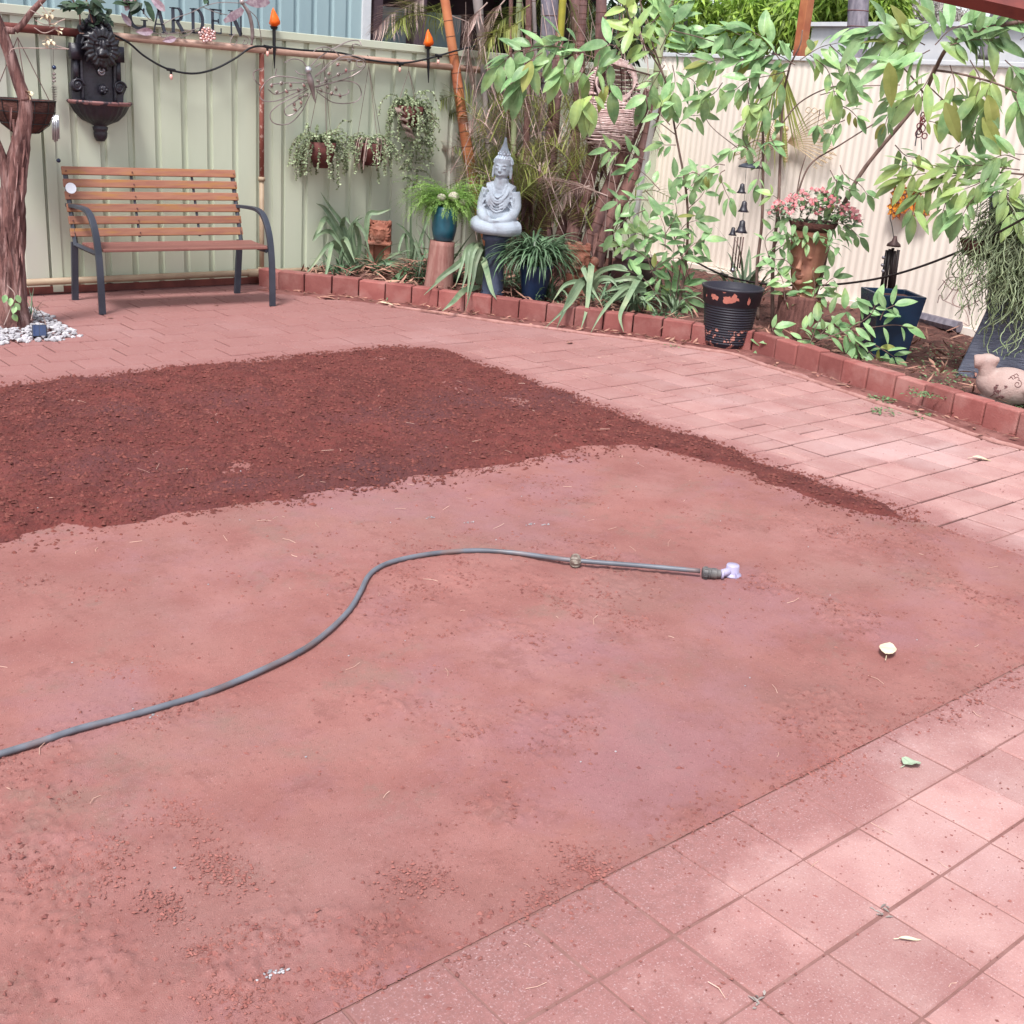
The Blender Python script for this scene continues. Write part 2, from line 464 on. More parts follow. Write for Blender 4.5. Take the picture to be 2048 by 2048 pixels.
mat('leaf_lime', (176, 204, 92), (128, 166, 66), rough=0.5, ns=8, av=.5, tl=.35)
mat('leaf_haze', (196, 188, 182), (168, 160, 152), rough=0.6, ns=8, av=.3, tl=.3)
mat('green_weed', (130, 166, 116), (100, 136, 88), rough=.6, av=.4, tl=.2)
mat('bulb', (250, 190, 178), rough=.2, k=.9)
# ============================================================ GROUND
CELL = 0.215
L0, N0 = 1.803, 1.198
X1, Y0, Y1 = L0 + 12 * CELL, N0 + CELL, N0 + 22 * CELL          # the soil rectangle's right, near and far sides
KERB = [(4.50, 8.24), (4.62, 7.94), (4.93, 7.58), (5.27, 7.07), (5.60, 6.50), (5.86, 6.04), (6.10, 5.69), (6.32, 5.25), (6.47, 4.95), (6.40, 4.48), (6.30, 4.01), (6.23, 3.52), (6.14, 2.97), (6.11, 2.50), (6.05, 1.6)]
kc = curve([(x, y, 0) for x, y in KERB], 10)
ks = np.concatenate([[0], np.cumsum(np.linalg.norm(np.diff(kc, axis=0), axis=1))])
def kerb_at(d, off=0.0):
    P = np.array([np.interp(d, ks, kc[:, i]) for i in range(3)])
    T = nrm(np.array([np.interp(d + .03, ks, kc[:, i]) - np.interp(d - .03, ks, kc[:, i]) for i in range(3)]))
    N = np.array([-T[1], T[0], 0])                # into the garden bed
    return P + N * off, T, N
def in_bed(x, y):
    d = np.hypot(kc[:, 0] - x, kc[:, 1] - y); i = min(max(int(d.argmin()), 1), len(kc) - 2)
    T = kc[i + 1] - kc[i - 1]
    return (-T[1] * (x - kc[i][0]) + T[0] * (y - kc[i][1])) > 0

b = MB()
b.add([[-120, -120, -0.03], [120, -120, -0.03], [120, 160, -0.03], [-120, 160, -0.03]], np.array([[0, 1, 2, 3]]))
struct(b.build('ground', 'mortar'))

# pavers: real slabs with arrises and open joints, one laid surface
def paver_surface():
    pb = MB()
    tops = []
    for j in range(-10, 34):
        ya = N0 + j * CELL
        course_back = ya > Y1 + CELL * 0.9
        sh = (j % 2) * CELL / 2 if course_back else 0
        for i in range(-20, 26):
            xa = L0 + i * CELL + sh
            xb, yb = xa + CELL, ya + CELL
            cx, cy = (xa + xb) / 2, (ya + yb) / 2
            if cx < X1 and Y0 < cy < Y1: continue
            if cy > 8.42 or cx > 6.9: continue
            if in_bed(cx - .18, cy - .1) and cx > 4.6: continue
            halves = [(xa, ya, xb, yb)]
            if course_back is False and cx > X1 and rs.rand() < .16:
                halves = [(xa, ya, xb, cy), (xa, cy, xb, yb)] if rs.rand() < .6 else [(xa, ya, cx, yb), (cx, ya, xb, yb)]
            for (p, q, r_, t_) in halves:
                g = (0.0019 if cy < 2.0 else (.0052 if cx > X1 and cy < 5.6 else .0038)) + rs.rand() * 0.0014
                p, q, r_, t_ = p + g, q + g, r_ - g, t_ - g
                jx, jy = (rs.rand(2) - .5) * .0035
                z = (rs.rand() - .5) * .0035
                tl = (rs.rand(4) - .5) * .0022
                e = .0035
                V = [[p + jx, q + jy, z - .004 + tl[0]], [r_ + jx, q + jy, z - .004 + tl[1]], [r_ + jx, t_ + jy, z - .004 + tl[2]], [p + jx, t_ + jy, z - .004 + tl[3]]]
                V += [[p + e + jx, q + e + jy, z + tl[0]], [r_ - e + jx, q + e + jy, z + tl[1]], [r_ - e + jx, t_ - e + jy, z + tl[2]], [p + e + jx, t_ - e + jy, z + tl[3]]]
                V += [[V[k][0], V[k][1], -.03] for k in range(4)]
                F = [[4, 5, 6, 7], [0, 1, 5, 4], [1, 2, 6, 5], [2, 3, 7, 6], [3, 0, 4, 7], [8, 9, 1, 0], [9, 10, 2, 1], [10, 11, 3, 2], [11, 8, 0, 3]]
                pb.add(V, np.array(F), .5 + (rs.rand() - .5) * .9)
    return pb
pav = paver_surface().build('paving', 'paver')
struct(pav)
b = MB()
nj = MB(); nj.add([[-3, -1.2, -.0035], [6.9, -1.2, -.0035], [6.9, Y0 + .003, -.0035], [-3, Y0 + .003, -.0035]], np.array([[0, 1, 2, 3]]))
nj.add([[X1 - .003, Y0 + .003, -.0035], [6.9, Y0 + .003, -.0035], [6.9, 2.2, -.0035], [X1 - .003, 2.2, -.0035]], np.array([[0, 1, 2, 3]]))
struct(nj.build('dusty_joints', 'joint_dust'))
b.add([[X1 - .003, 2.2, -.0065], [6.9, 2.2, -.0065], [6.9, 8.6, -.0065], [X1 - .003, 8.6, -.0065]], np.array([[0, 1, 2, 3]]))
b.add([[-3, Y1 - .003, -.0065], [X1 - .003, Y1 - .003, -.0065], [X1 - .003, 8.6, -.0065], [-3, 8.6, -.0065]], np.array([[0, 1, 2, 3]]))
struct(b.build('paving_joints', 'mortar'))

# paver material: dust and spilt earth lie over the slabs in drifts; the slab tone darkens and reddens with distance
m = MATS['paver']; t = m.node_tree; N, L = t.nodes, t.links
bs_ = N['Principled BSDF']; src = bs_.inputs['Base Color'].links[0].from_socket
tc = N.new('ShaderNodeTexCoord')
def nz(s, det=6, off=(0, 0, 0), sc=(1, 1, 1), ro=.62):
    mp = N.new('ShaderNodeMapping'); mp.inputs['Location'].default_value = off; mp.inputs['Scale'].default_value = sc
    L.new(tc.outputs['Object'], mp.inputs[0])
    n = N.new('ShaderNodeTexNoise'); n.inputs['Scale'].default_value = s; n.inputs['Detail'].default_value = det; n.inputs['Roughness'].default_value = ro
    L.new(mp.outputs[0], n.inputs['Vector']); return n.outputs[0]
def mrng(x, a, b_, c=0, d=1):
    r = N.new('ShaderNodeMapRange'); L.new(x, r.inputs[0])
    for k, v in zip((1, 2, 3, 4), (a, b_, c, d)): r.inputs[k].default_value = v
    return r.outputs[0]
def mth(op, a, b_):
    r = N.new('ShaderNodeMath'); r.operation = op; r.use_clamp = False
    for k, v in enumerate((a, b_)):
        if isinstance(v, (int, float)): r.inputs[k].default_value = v
        else: L.new(v, r.inputs[k])
    return r.outputs[0]
def mixc(f, a, c):
    x = N.new('ShaderNodeMix'); x.data_type = 'RGBA'; L.new(f, x.inputs[0]); L.new(a, x.inputs[6])
    if isinstance(c, tuple): x.inputs[7].default_value = c
    else: L.new(c, x.inputs[7])
    return x.outputs[2]
sx = N.new('ShaderNodeSeparateXYZ'); L.new(tc.outputs['Object'], sx.inputs[0])
# spill from the dug bed: strong within ~0.3 m of its edges, more at the near left corner
dx = mth('MAXIMUM', mth('SUBTRACT', sx.outputs[0], X1), 0.0)
dy = mth('MAXIMUM', mth('SUBTRACT', Y0, sx.outputs[1]), mth('SUBTRACT', sx.outputs[1], Y1)); dy = mth('MAXIMUM', dy, 0.0)
dd = mth('ADD', dx, dy)
edge = mrng(mth('ADD', dd, mth('MULTIPLY', nz(6, 8, (5, 5, 0)), .16)), 0.06, 0.36, 0.42, 0.0)
left = mrng(sx.outputs[0], 2.4, 0.9, 0.0, 0.42)
spill = mth('ADD', edge, left)
f1 = mrng(mth('ADD', nz(2.1, 8), spill), 0.60, 0.80)
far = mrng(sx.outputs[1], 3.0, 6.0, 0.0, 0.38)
f1 = mth('MULTIPLY', f1, 0.85)
c = mixc(f1, src, lin((168, 114, 110), .66))
f2 = mth('MULTIPLY', mrng(mth('ADD', nz(30, 14, (3, 1, 0), (1, 1, 1), .85), mth('MULTIPLY', spill, .30)), 0.58, 0.74), .6)
c = mixc(f2, c, lin((139, 98, 94), .72))
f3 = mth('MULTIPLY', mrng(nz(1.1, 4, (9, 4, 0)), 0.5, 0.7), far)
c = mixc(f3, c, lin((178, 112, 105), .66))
f5 = mth('MULTIPLY', mrng(mth('ADD', mth('SUBTRACT', sx.outputs[1], mth('MULTIPLY', sx.outputs[0], .28)), mth('MULTIPLY', nz(1.3, 5, (2, 6, 0)), 2.0)), 2.4, 6.2), .78)  # slab colour turns darker and redder towards the far side
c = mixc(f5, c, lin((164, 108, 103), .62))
f4 = mth('MULTIPLY', mrng(nz(210, 5, (1, 7, 0)), 0.56, 0.70), .5)
f6 = mth('MULTIPLY', mrng(nz(150, 5, (6, 2, 0), (1, 1, 1), .7), 0.60, 0.68), .5)
c = mixc(f6, c, lin((150, 94, 87), .66))
c = mixc(f4, c, lin((229, 201, 203), .72))
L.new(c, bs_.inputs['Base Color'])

# bare dirt, a height field a touch below the slabs
def grid(xa, xb, ya, yb, st):
    nx, ny = int((xb - xa) / st) + 1, int((yb - ya) / st) + 1
    X, Y = np.meshgrid(np.linspace(xa, xb, nx), np.linspace(ya, yb, ny), indexing='ij')
    i, j = np.meshgrid(np.arange(nx - 1), np.arange(ny - 1), indexing='ij')
    F = np.stack([i * ny + j, (i + 1) * ny + j, (i + 1) * ny + j + 1, i * ny + j + 1], -1).reshape(-1, 4)
    return X.ravel(), Y.ravel(), F
def dirt_z(X, Y):
    z = fnoise(X, Y, 1.3, 3, 3) * .006 + fnoise(X, Y, 9, 5, 3) * .0035
    rough = np.clip(fnoise(X, Y, 3.1, 9, 3) * 3.2 - .10, 0, 1)
    near = np.clip((3.6 - Y) / 1.6, .25, 1)
    z += rough * near * np.abs(fnoise(X, Y, 44, 12, 3)) * .022
    z += np.abs(fnoise(X, Y, 60, 14, 2)) * .0022
    ed = np.minimum(np.minimum(Y - Y0, Y1 - Y), X1 - X)
    return z * np.clip(ed / .03, .15, 1) - .001
X, Y, F = grid(.1, X1 - .001, Y0 + .001, Y1 - .001, .0085)
Z = dirt_z(X, Y)
b = MB(); b.add(np.stack([X, Y, Z], 1), F, np.clip(.5 + fnoise(X, Y, 1.7, 21, 3) * .5, 0, 1))
b.add([[-3, Y0, -.008], [.11, Y0, -.008], [.11, Y1, -.008], [-3, Y1, -.008]], np.array([[0, 1, 2, 3]]))
o = b.build('dirt_ground', 'dirt', smooth=True); struct(o)
m = MATS['dirt']; t = m.node_tree; N, L = t.nodes, t.links
bs_ = N['Principled BSDF']; src = bs_.inputs['Base Color'].links[0].from_socket
tc = N.new('ShaderNodeTexCoord')
c = mixc(mth('MULTIPLY', mrng(nz(2.4, 12, (4, 2, 0), (1, 1, 1), .78), .54, .62), .45), src, lin((152, 126, 114), .66))
c = mixc(mth('MULTIPLY', mrng(nz(0.9, 12, (1, 8, 0), (1, 1, 1), .72), .50, .66), .5), c, lin((200, 147, 143), .66))
c = mixc(mth('MULTIPLY', mrng(nz(1.2, 12, (5, 1, 0), (1, 1, 1), .7), .50, .62), .55), c, lin((178, 128, 134), .66))
c = mixc(mth('MULTIPLY', mrng(nz(5, 12, (8, 3, 0), (1, 1, 1), .8), .54, .64), .5), c, lin((150, 93, 86), .66))
c = mixc(mth('MULTIPLY', mrng(nz(55, 10, (7, 2, 0), (1, 1, 1), .85), .55, .66), .6), c, lin((134, 84, 79), .66))
c = mixc(mth('MULTIPLY', mrng(nz(170, 4, (2, 5, 0)), .60, .70), .45), c, lin((222, 176, 168), .66))
c = mixc(mth('MULTIPLY', mrng(nz(95, 6, (12, 5, 0), (1, 1, 1), .7), .60, .66), .6), c, lin((118, 73, 69), .66))
L.new(c, bs_.inputs['Base Color'])

# freshly raked dark topsoil spread over the far part and along the right edge
TS = [(0, 1080), (201, 1056), (382, 1032), (583, 995), (795, 958), (1024, 923), (1130, 907), (1252, 883), (1353, 902), (1501, 944), (1607, 992), (1713, 1029), (1845, 1050), (1862, 1030), (1800, 985), (1549, 872), (1321, 800), (1024, 708)]
poly = [tuple(G(u, v)[:2]) for u, v in TS[:13]] + [(X1 + .03, 2.42), (X1 + .07, 3.2), (X1 + .06, Y1 - .12), (X1 - .10, Y1 + .05), (4.0, Y1 + .05), (3.0, Y1 + .03), (1.6, Y1), (.6, Y1 + .01)] + [(.6, 4.0)]
def sdist(X, Y, P):
    d = np.full(X.shape, 1e9); ins = np.zeros(X.shape, bool)
    n = len(P)
    for i in range(n):
        ax, ay = P[i]; bx, by = P[(i + 1) % n]
        ex, ey = bx - ax, by - ay
        tt = np.clip(((X - ax) * ex + (Y - ay) * ey) / (ex * ex + ey * ey + 1e-12), 0, 1)
        d = np.minimum(d, np.hypot(X - ax - tt * ex, Y - ay - tt * ey))
        cond = (ay > Y) != (by > Y)
        with np.errstate(divide='ignore', invalid='ignore'):
            ins ^= cond & (X < (bx - ax) * (Y - ay) / (by - ay) + ax)
    return np.where(ins, d, -d)
X, Y, F = grid(.6, X1 + .12, 2.1, Y1 + .12, .0125)
SD = sdist(X, Y, poly) + fnoise(X, Y, 5, 31, 5) * .11
H = np.clip(SD / .10, 0, 1) ** .7 * .020
rake = np.sin((X * .8 - Y * .35) * 21 + fnoise(X, Y, 2.2, 44, 2) * 6) * .0085 * np.clip(SD / .3, 0, 1)
Z = -.004 + H + rake + fnoise(X, Y, 2.4, 35, 4) * .022 * np.clip(SD / .3, 0, 1) + np.abs(fnoise(X, Y, 42, 37, 3)) * .017 * np.clip(SD / .05, 0, 1)
keep = (SD > -.012)
Z = np.where(SD < 0, -.009, Z)
FF = F[keep[F].any(1)]
use = np.zeros(len(X), bool); use[FF.ravel()] = True
ix = np.cumsum(use) - 1
b = MB(); b.add(np.stack([X, Y, Z], 1)[use], ix[FF], np.clip(.5 + fnoise(X, Y, 1.1, 51, 3) * .45, 0, 1)[use])
o = b.build('topsoil_layer', 'topsoil', smooth=False); struct(o)
TSX = (X, Y, SD, Z)

# crumbs and clods
def clods(P, S, a, squash=.8):
    n = len(P)
    V0, F0 = OCT
    J = 1 + (rs.rand(n, 6, 1) - .5) * .7
    ang = rs.rand(n) * 6.28
    V = V0[None] * J * S[:, None, None]
    V[:, :, 0] *= 1 + rs.rand(n, 1) * .6
    c_, s_ = np.cos(ang)[:, None], np.sin(ang)[:, None]
    x = V[:, :, 0] * c_ - V[:, :, 1] * s_; y = V[:, :, 0] * s_ + V[:, :, 1] * c_
    V = np.stack([x, y, V[:, :, 2] * squash], -1) + P[:, None, :]
    F = (F0[None] + (np.arange(n) * 6)[:, None, None]).reshape(-1, 3)
    return V.reshape(-1, 3), F, np.repeat(a, 6)
X, Y, SD, Z = TSX
idx = np.where(SD > -.05 - .10 * rs.rand(len(SD)) ** 3)[0]
pick = idx[rs.randint(0, len(idx), 42000)]
P = np.stack([X[pick] + (rs.rand(len(pick)) - .5) * .02, Y[pick] + (rs.rand(len(pick)) - .5) * .02, np.maximum(Z[pick], 0) + .001], 1)
S = .0022 + rs.rand(len(P)) ** 4 * .0085
b = MB(); b.add(*clods(P, S, .25 + rs.rand(len(P)) * .7))
stuff(b.build('topsoil_crumbs', 'soilclod'), 'dark crumbly clods of fresh topsoil over the far part of the bed', 'soil')
# crumbs on the bare dirt: denser in the rough patches, and along both edges
n = 170000
X = rs.rand(n) * (X1 - .15) + .15; Y = Y0 + rs.rand(n) ** 1.3 * 3.4
pr_ = np.clip(fnoise(X, Y, 3.1, 9, 3) * 3.0 - .25, 0, 1) * np.clip((4.6 - Y) / 2.4, .12, 1) + .07
fine = np.clip(fnoise(X, Y, 11, 15, 2) * 3, 0, 1)
k = rs.rand(n) < pr_ * (.15 + fine)
X, Y = X[k], Y[k]
Xe = rs.rand(2600) * 3.9 + .4; Ye = Y0 + (rs.randn(2600)) * .045
Xf = X1 + rs.randn(1500) * .05; Yf = rs.rand(1500) * 4.4 + Y0
X = np.concatenate([X, Xe, Xf]); Y = np.concatenate([Y, Ye, Yf])
Zc = np.where((Y > Y0) & (X < X1), dirt_z(X, Y), 0)
S = .0013 + rs.rand(len(X)) ** 4 * .0065
b = MB(); S = S * .88
b.add(*clods(np.stack([X, Y, Zc + .0005], 1), S, .3 + rs.rand(len(X)) * .6))
n = 15000                                                # grit on the near and right pavers
X = rs.rand(n) * 6 + .2; Y = np.where(rs.rand(n) < .6, rs.rand(n) * 2.2 - .8, rs.rand(n) * 6)
k = (Y < Y0 - .02) | ((X > X1 + .02) & (X < 6.05)); X, Y = X[k], Y[k]
b.add(*clods(np.stack([X, Y, np.full(len(X), .001)], 1), .0009 + rs.rand(len(X)) ** 4 * .003, .3 + rs.rand(len(X)) * .6))
stuff(b.build('dirt_crumbs', 'clod'), 'small reddish crumbs of dirt scattered over bare earth and pavers', 'dirt')
# raised crusts where the rake left ridges in front
def ridge(pts, wdt, n):
    c_ = curve([G(u, v) for u, v in pts], 14)
    out = []
    for _ in range(n):
        q = c_[rs.randint(0, len(c_))] + np.array([rs.randn() * wdt * 1.7, rs.randn() * wdt * 1.7, .0])
        out.append(q)
    return np.array(out)
rp = np.concatenate([ridge([(375, 1903), (440, 1895), (500, 1880), (560, 1868)], .006, 420), ridge([(30, 1770), (90, 1735), (150, 1705), (230, 1690)], .012, 700),
                     ridge([(110, 1780), (180, 1750), (190, 1720)], .02, 600), ridge([(300, 1780), (330, 1815), (350, 1835)], .010, 260), ridge([(420, 1720), (450, 1740), (470, 1770)], .02, 420),
                     ridge([(440, 1990), (490, 1980)], .014, 260), ridge([(680, 1960), (730, 1955)], .014, 260), ridge([(780, 1770), (830, 1760), (860, 1745)], .02, 350),
                     ridge([(560, 1325), (620, 1318), (640, 1330)], .014, 240), ridge([(310, 1620), (380, 1630), (420, 1640)], .02, 300), ridge([(200, 1350), (260, 1345), (330, 1330)], .02, 300),
                     ridge([(1130, 1690), (1180, 1740), (1210, 1745)], .012, 320), ridge([(1580, 1560), (1640, 1530), (1700, 1500)], .012, 380), ridge([(1530, 1485), (1580, 1480)], .008, 90),
                     ridge([(1780, 1035), (1820, 1030), (1845, 1040)], .012, 160), ridge([(1200, 1700), (1100, 1780), (1050, 1830)], .008, 300)])
b = MB(); rp = rp[rs.rand(len(rp)) < .75]; rp = np.concatenate([rp, rp + rs.randn(*rp.shape) * (.03, .03, 0)])
b = MB(); b.add(*clods(rp, .0009 + rs.rand(len(rp)) ** 5 * .0036, .25 + rs.rand(len(rp)) * .6))
stuff(b.build('dirt_crusts', 'crust'), 'broken ridges and heaps of crumbs where the dirt was scraped', 'dirt')
# dry grass bits and straw
b = MB()
for _ in range(300):
    x = U(.3, 5.9); y = U(-.2, 6.0) ** 1 if rnd.random() < .55 else U(3.4, 5.9)
    z = .001 if (x > X1 or y < Y0) else float(dirt_z(np.array([x]), np.array([y]))[0]) + .001
    if x < X1 and y > 3.9: z += .014
    a = U(0, 6.28); l = U(.008, .032); cv = U(-.6, .6)
    P0 = np.array([x, y, z]); d1 = np.array([math.cos(a), math.sin(a), U(0, .2)]); d2 = np.array([math.cos(a + cv), math.sin(a + cv), U(-.1, .15)])
    b.tube([P0, P0 + d1 * l, P0 + d1 * l + d2 * l], U(.0005, .0011), 4, U(.3, .95))
stuff(b.build('straw_bits', 'straw'), 'pale bits of dry grass and straw littering the ground', 'straw')
b = MB()
for _ in range(50):
    x, y = U(.5, 4.2), U(1.6, 5.6); z = float(dirt_z(np.array([x]), np.array([y]))[0]) + (.018 if y > 4 else 0)
    b.blob((x, y, z + .002), (U(.002, .004), U(.002, .003), .002), 1, .2, a=U(.0, .5))
stuff(b.build('grit_stones', 'pebble'), 'tiny white stones scattered over the dirt', 'gravel')

# ============================================================ KERB AND GARDEN BED
ked = thing('garden_edging', 'red brick edging standing on end along the garden bed', 'edging', (4.5, 8.2, 0))
d = 0.02; w_ = .213
nb_ = int(ks[-1] / w_)
for i in range(nb_):
    P, T, N_ = kerb_at(d + w_ / 2)
    a = math.atan2(T[1], T[0]) + U(-.02, .02)
    b = MB(); hh = .142 + U(-.007, .007)
    M_ = rot('X', U(-.03, .03)) @ rot('Y', U(-.012, .012))
    b.box((P[0] + N_[0] * .05, P[1] + N_[1] * .05, hh / 2 - .012), (w_ - .008, .095, hh + .02), a, M_, U(.1, .9))
    b.build('edging_brick', 'kerb', ked, bevel=.008)
    d += w_
# bed soil: loft from kerb to the fences
b = MB(); V = []; n_d, n_s = 260, 90
ts = np.linspace(0, ks[-1], n_d)
for q in ts:
    P, T, N_ = kerb_at(q, .05)
    fr = q / ks[-1]
    tx = 4.6 + 4.5 * min(1, fr / .38); ty = 8.36 if fr < .38 else 8.36 - (fr - .38) / .62 * 6.9
    if fr >= .38: tx = 8.62 + .118 * (ty - 5.0) + .05
    E_ = np.array([tx, ty, 0])
    for s_ in np.linspace(0, 1, n_s): V.append(P * (1 - s_) + E_ * s_)
V = np.array(V)
V[:, 2] = .085 + fnoise(V[:, 0], V[:, 1], 1.4, 61, 3) * .05 + fnoise(V[:, 0], V[:, 1], 19, 63, 3) * .035
i, j = np.meshgrid(np.arange(n_d - 1), np.arange(n_s - 1), indexing='ij')
b.add(V, np.stack([i * n_s + j, i * n_s + j + 1, (i + 1) * n_s + j + 1, (i + 1) * n_s + j], -1).reshape(-1, 4)[:, ::-1], .5)
struct(b.build('garden_bed_soil', 'bedsoil', smooth=True))
# packed strip of dirt and mortar haunching in front of the kerb
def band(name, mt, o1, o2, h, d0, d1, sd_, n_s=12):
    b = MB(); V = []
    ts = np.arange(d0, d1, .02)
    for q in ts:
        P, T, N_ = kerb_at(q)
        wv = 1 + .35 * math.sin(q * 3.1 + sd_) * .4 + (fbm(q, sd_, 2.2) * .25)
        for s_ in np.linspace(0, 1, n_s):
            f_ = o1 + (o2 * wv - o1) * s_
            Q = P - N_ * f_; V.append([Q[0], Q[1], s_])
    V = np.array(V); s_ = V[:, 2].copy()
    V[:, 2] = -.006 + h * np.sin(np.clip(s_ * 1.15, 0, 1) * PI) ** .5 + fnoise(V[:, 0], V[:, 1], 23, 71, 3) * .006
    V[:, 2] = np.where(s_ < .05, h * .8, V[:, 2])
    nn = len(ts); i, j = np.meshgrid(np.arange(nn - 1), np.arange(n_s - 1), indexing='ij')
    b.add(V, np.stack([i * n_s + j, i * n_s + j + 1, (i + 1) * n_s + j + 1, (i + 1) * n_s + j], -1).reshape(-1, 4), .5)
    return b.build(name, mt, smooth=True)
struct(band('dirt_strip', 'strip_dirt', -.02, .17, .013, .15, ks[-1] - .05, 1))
b = MB(); ts = np.arange(1.2, ks[-1] - .1, .03); pts = []; rr = []
for q in ts:
    P, T, N_ = kerb_at(q, -.20 - .04 * fbm(q, 3, 1.3)); pts.append(P + np.array([0, 0, .003])); rr.append(.013 + .007 * abs(fbm(q, 9, 8)))
b.tube(pts, np.array(rr), 8)
struct(b.build('mortar_edge_strip', 'concrete', smooth=True))

# ============================================================ FENCES
def trimdek(xa, xb, z0, z1, y, per=.2, dep=.024, seg=(.70, .78, .93, .95)):
    xs, ys = [], []
    x = xa
    while x < xb:
        for f_, d_ in ((0, 0), (seg[0], 0), (seg[1], dep), (seg[2], dep), (seg[3], 0)):
            xs.append(x + f_ * per); ys.append(y + d_)
        x += per
    n = len(xs)
    V = np.array([[xs[i], ys[i], z0] for i in range(n)] + [[xs[i], ys[i], z1] for i in range(n)])
    i = np.arange(n - 1)
    return V, np.stack([i, i + 1, n + i + 1, n + i], 1)
fe = thing('green_metal_fence', 'pale green ribbed steel fence standing behind the wooden bench', 'fence', (5, YF, 0))
b = MB(); b.add(*trimdek(.4, 9.2, .03, 1.80, YF)); b.build('sheet', 'green_steel', fe)
b = MB(); b.box((4.7, YF + .015, 1.825), (8.8, .066, .055)); b.box((4.7, YF + .015, 1.795), (8.8, .052, .012)); b.build('top_rail', 'green_steel', fe, bevel=.004)
b = MB(); b.box((4.7, YF + .02, .03), (8.8, .05, .05)); b.build('bottom_rail', 'brown_paint', fe)
for px in (92, 545, 1000):
    q = FL(px + 8, 300, 0)
    b = MB(); b.box((q[0], YF - .004, .9), (.07, .01, 1.77)); b.build('cover_strip', 'green_steel', fe)
ff = thing('cream_metal_fence', 'cream corrugated steel fence along the right side of the garden', 'fence', FRP)
b = MB()
n = 900; s_ = np.linspace(-4.5, 3.45, n); wav = np.sin(s_ / .076 * 2 * PI) * .0028
V = np.concatenate([np.array([FRP + FRD * a + FRN * w2 for a, w2 in zip(s_, wav)]) + np.array([0, 0, z]) for z in (.04, 1.97)])
i = np.arange(n - 1); b.add(V, np.stack([i, i + 1, n + i + 1, n + i], 1), .5)
b.build('corrugated_sheet', 'cream_steel', ff, smooth=True)
b = MB(); ang = math.atan2(FRD[1], FRD[0]); c_ = FRP + FRD * -.5
b.box((c_[0], c_[1], 1.99), (7.9, .05, .035), ang); b.build('top_cap', 'white_steel', ff, bevel=.004)
b = MB(); c_ = FRP + FRD * -.5 + FRN * .03
b.box((c_[0], c_[1], .06), (7.9, .03, .12), ang); b.build('plinth_board', 'cream_steel', ff)
q = G(1770, 672, .08)
b = MB(); P_ = FR(1730, 650, .08); Q_ = FR(1910, 700, .08); b.tube([(P_[0], P_[1], .13), (Q_[0], Q_[1], .12)], .045, 6)
tag(b.build('weathered_sleeper', 'pole_grey'), 'short grey weathered timber lying at the foot of the cream fence', 'timber')

# ============================================================ BEYOND THE FENCES
sh = thing('blue_shed', 'pale blue ribbed metal shed wall rising behind the green fence', 'shed', (3, 10.4, 0))
xe = PLN(735, 60, (0, 10.4, 0), np.array([0, 1.0, 0]))[0]
b = MB(); b.add(*trimdek(-.5, xe - .05, 0, 3.4, 10.4, .19, .025, (.62, .7, .86, .94))); b.build('wall', 'blue_steel', sh)
b = MB(); b.box((xe - .03, 10.42, 1.7), (.09, .1, 3.4)); b.build('corner_trim', 'white_steel', sh)
b = MB(); b.box((xe / 2 - .3, 11.4, 3.45), (xe + 1, 2.2, .08)); b.build('roof', 'white_steel', sh)
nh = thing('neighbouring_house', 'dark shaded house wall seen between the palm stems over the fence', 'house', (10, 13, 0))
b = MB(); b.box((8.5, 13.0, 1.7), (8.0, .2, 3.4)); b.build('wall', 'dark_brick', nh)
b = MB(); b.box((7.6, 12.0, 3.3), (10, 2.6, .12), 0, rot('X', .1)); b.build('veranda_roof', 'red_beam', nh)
for px in (748, 832):
    q = PLN(px, 60, (0, 11.5, 0), np.array([0, 1.0, 0]))
    b = MB(); b.box((q[0], 11.5, 1.6), (.17 if px > 800 else .12, .15, 3.2)); b.build('veranda_post', 'timber_mauve', nh, bevel=.01)
b = MB(); 
for px in (790, 870): 
    q = PLN(px, 30, (0, 12.85, 0), np.array([0, 1.0, 0])); b.box((q[0], 12.87, 1.9), (.8, .08, 1.0))
b.build('window', 'blue_steel', nh)
# white shed beyond the cream fence
wp = FRP + FRN * -2.2
ws = thing('white_shed', 'white metal shed wall just beyond the cream fence', 'shed', wp)
zt = PLN(1740, 54, wp, FRN)[2]
e0, e1 = PLN(1626, 80, wp, FRN), PLN(2100, 80, wp, FRN)
c_ = (e0 + e1) / 2; wl = np.linalg.norm((e1 - e0)[:2])
b = MB(); b.box((c_[0], c_[1], zt / 2), (wl, .08, zt), ang)
b.build('wall', 'white_steel', ws)
b = MB(); b.box((c_[0] + .3, c_[1], zt + .02), (wl + .1, .8, .04), ang); b.build('roof_edge', 'white_steel', ws)
P_ = FR(1612, 20, -.6)
b = MB(); b.box((P_[0], P_[1], 1.6), (.09, .09, 3.4), ang)
tag(b.build('red_post', 'culm_orange', bevel=.006), 'plain reddish steel post behind the cream fence', 'post')
# pole of a palm behind the fence
pt = thing('grey_palm_stem', 'straight grey ringed palm trunk rising behind the cream fence', 'tree', FR(1708, 300, -.25))
b = MB(); A_, B_ = FR(1712, 130, -.25), FR(1722, -120, -.25)
dv = B_ - A_; pts = [A_ + dv * k for k in np.linspace(-3, 1.4, 14)]
b.tube(pts, .085, 16); b.build('trunk', 'pole_grey', pt, smooth=True)
b = MB()
for q in np.linspace(-.2, 1.2, 12): b.lathe([(.0865, -.004), (.089, 0), (.0865, .004)], A_ + dv * q, 16)
b.build('leaf_scars', 'clay_mark', pt)
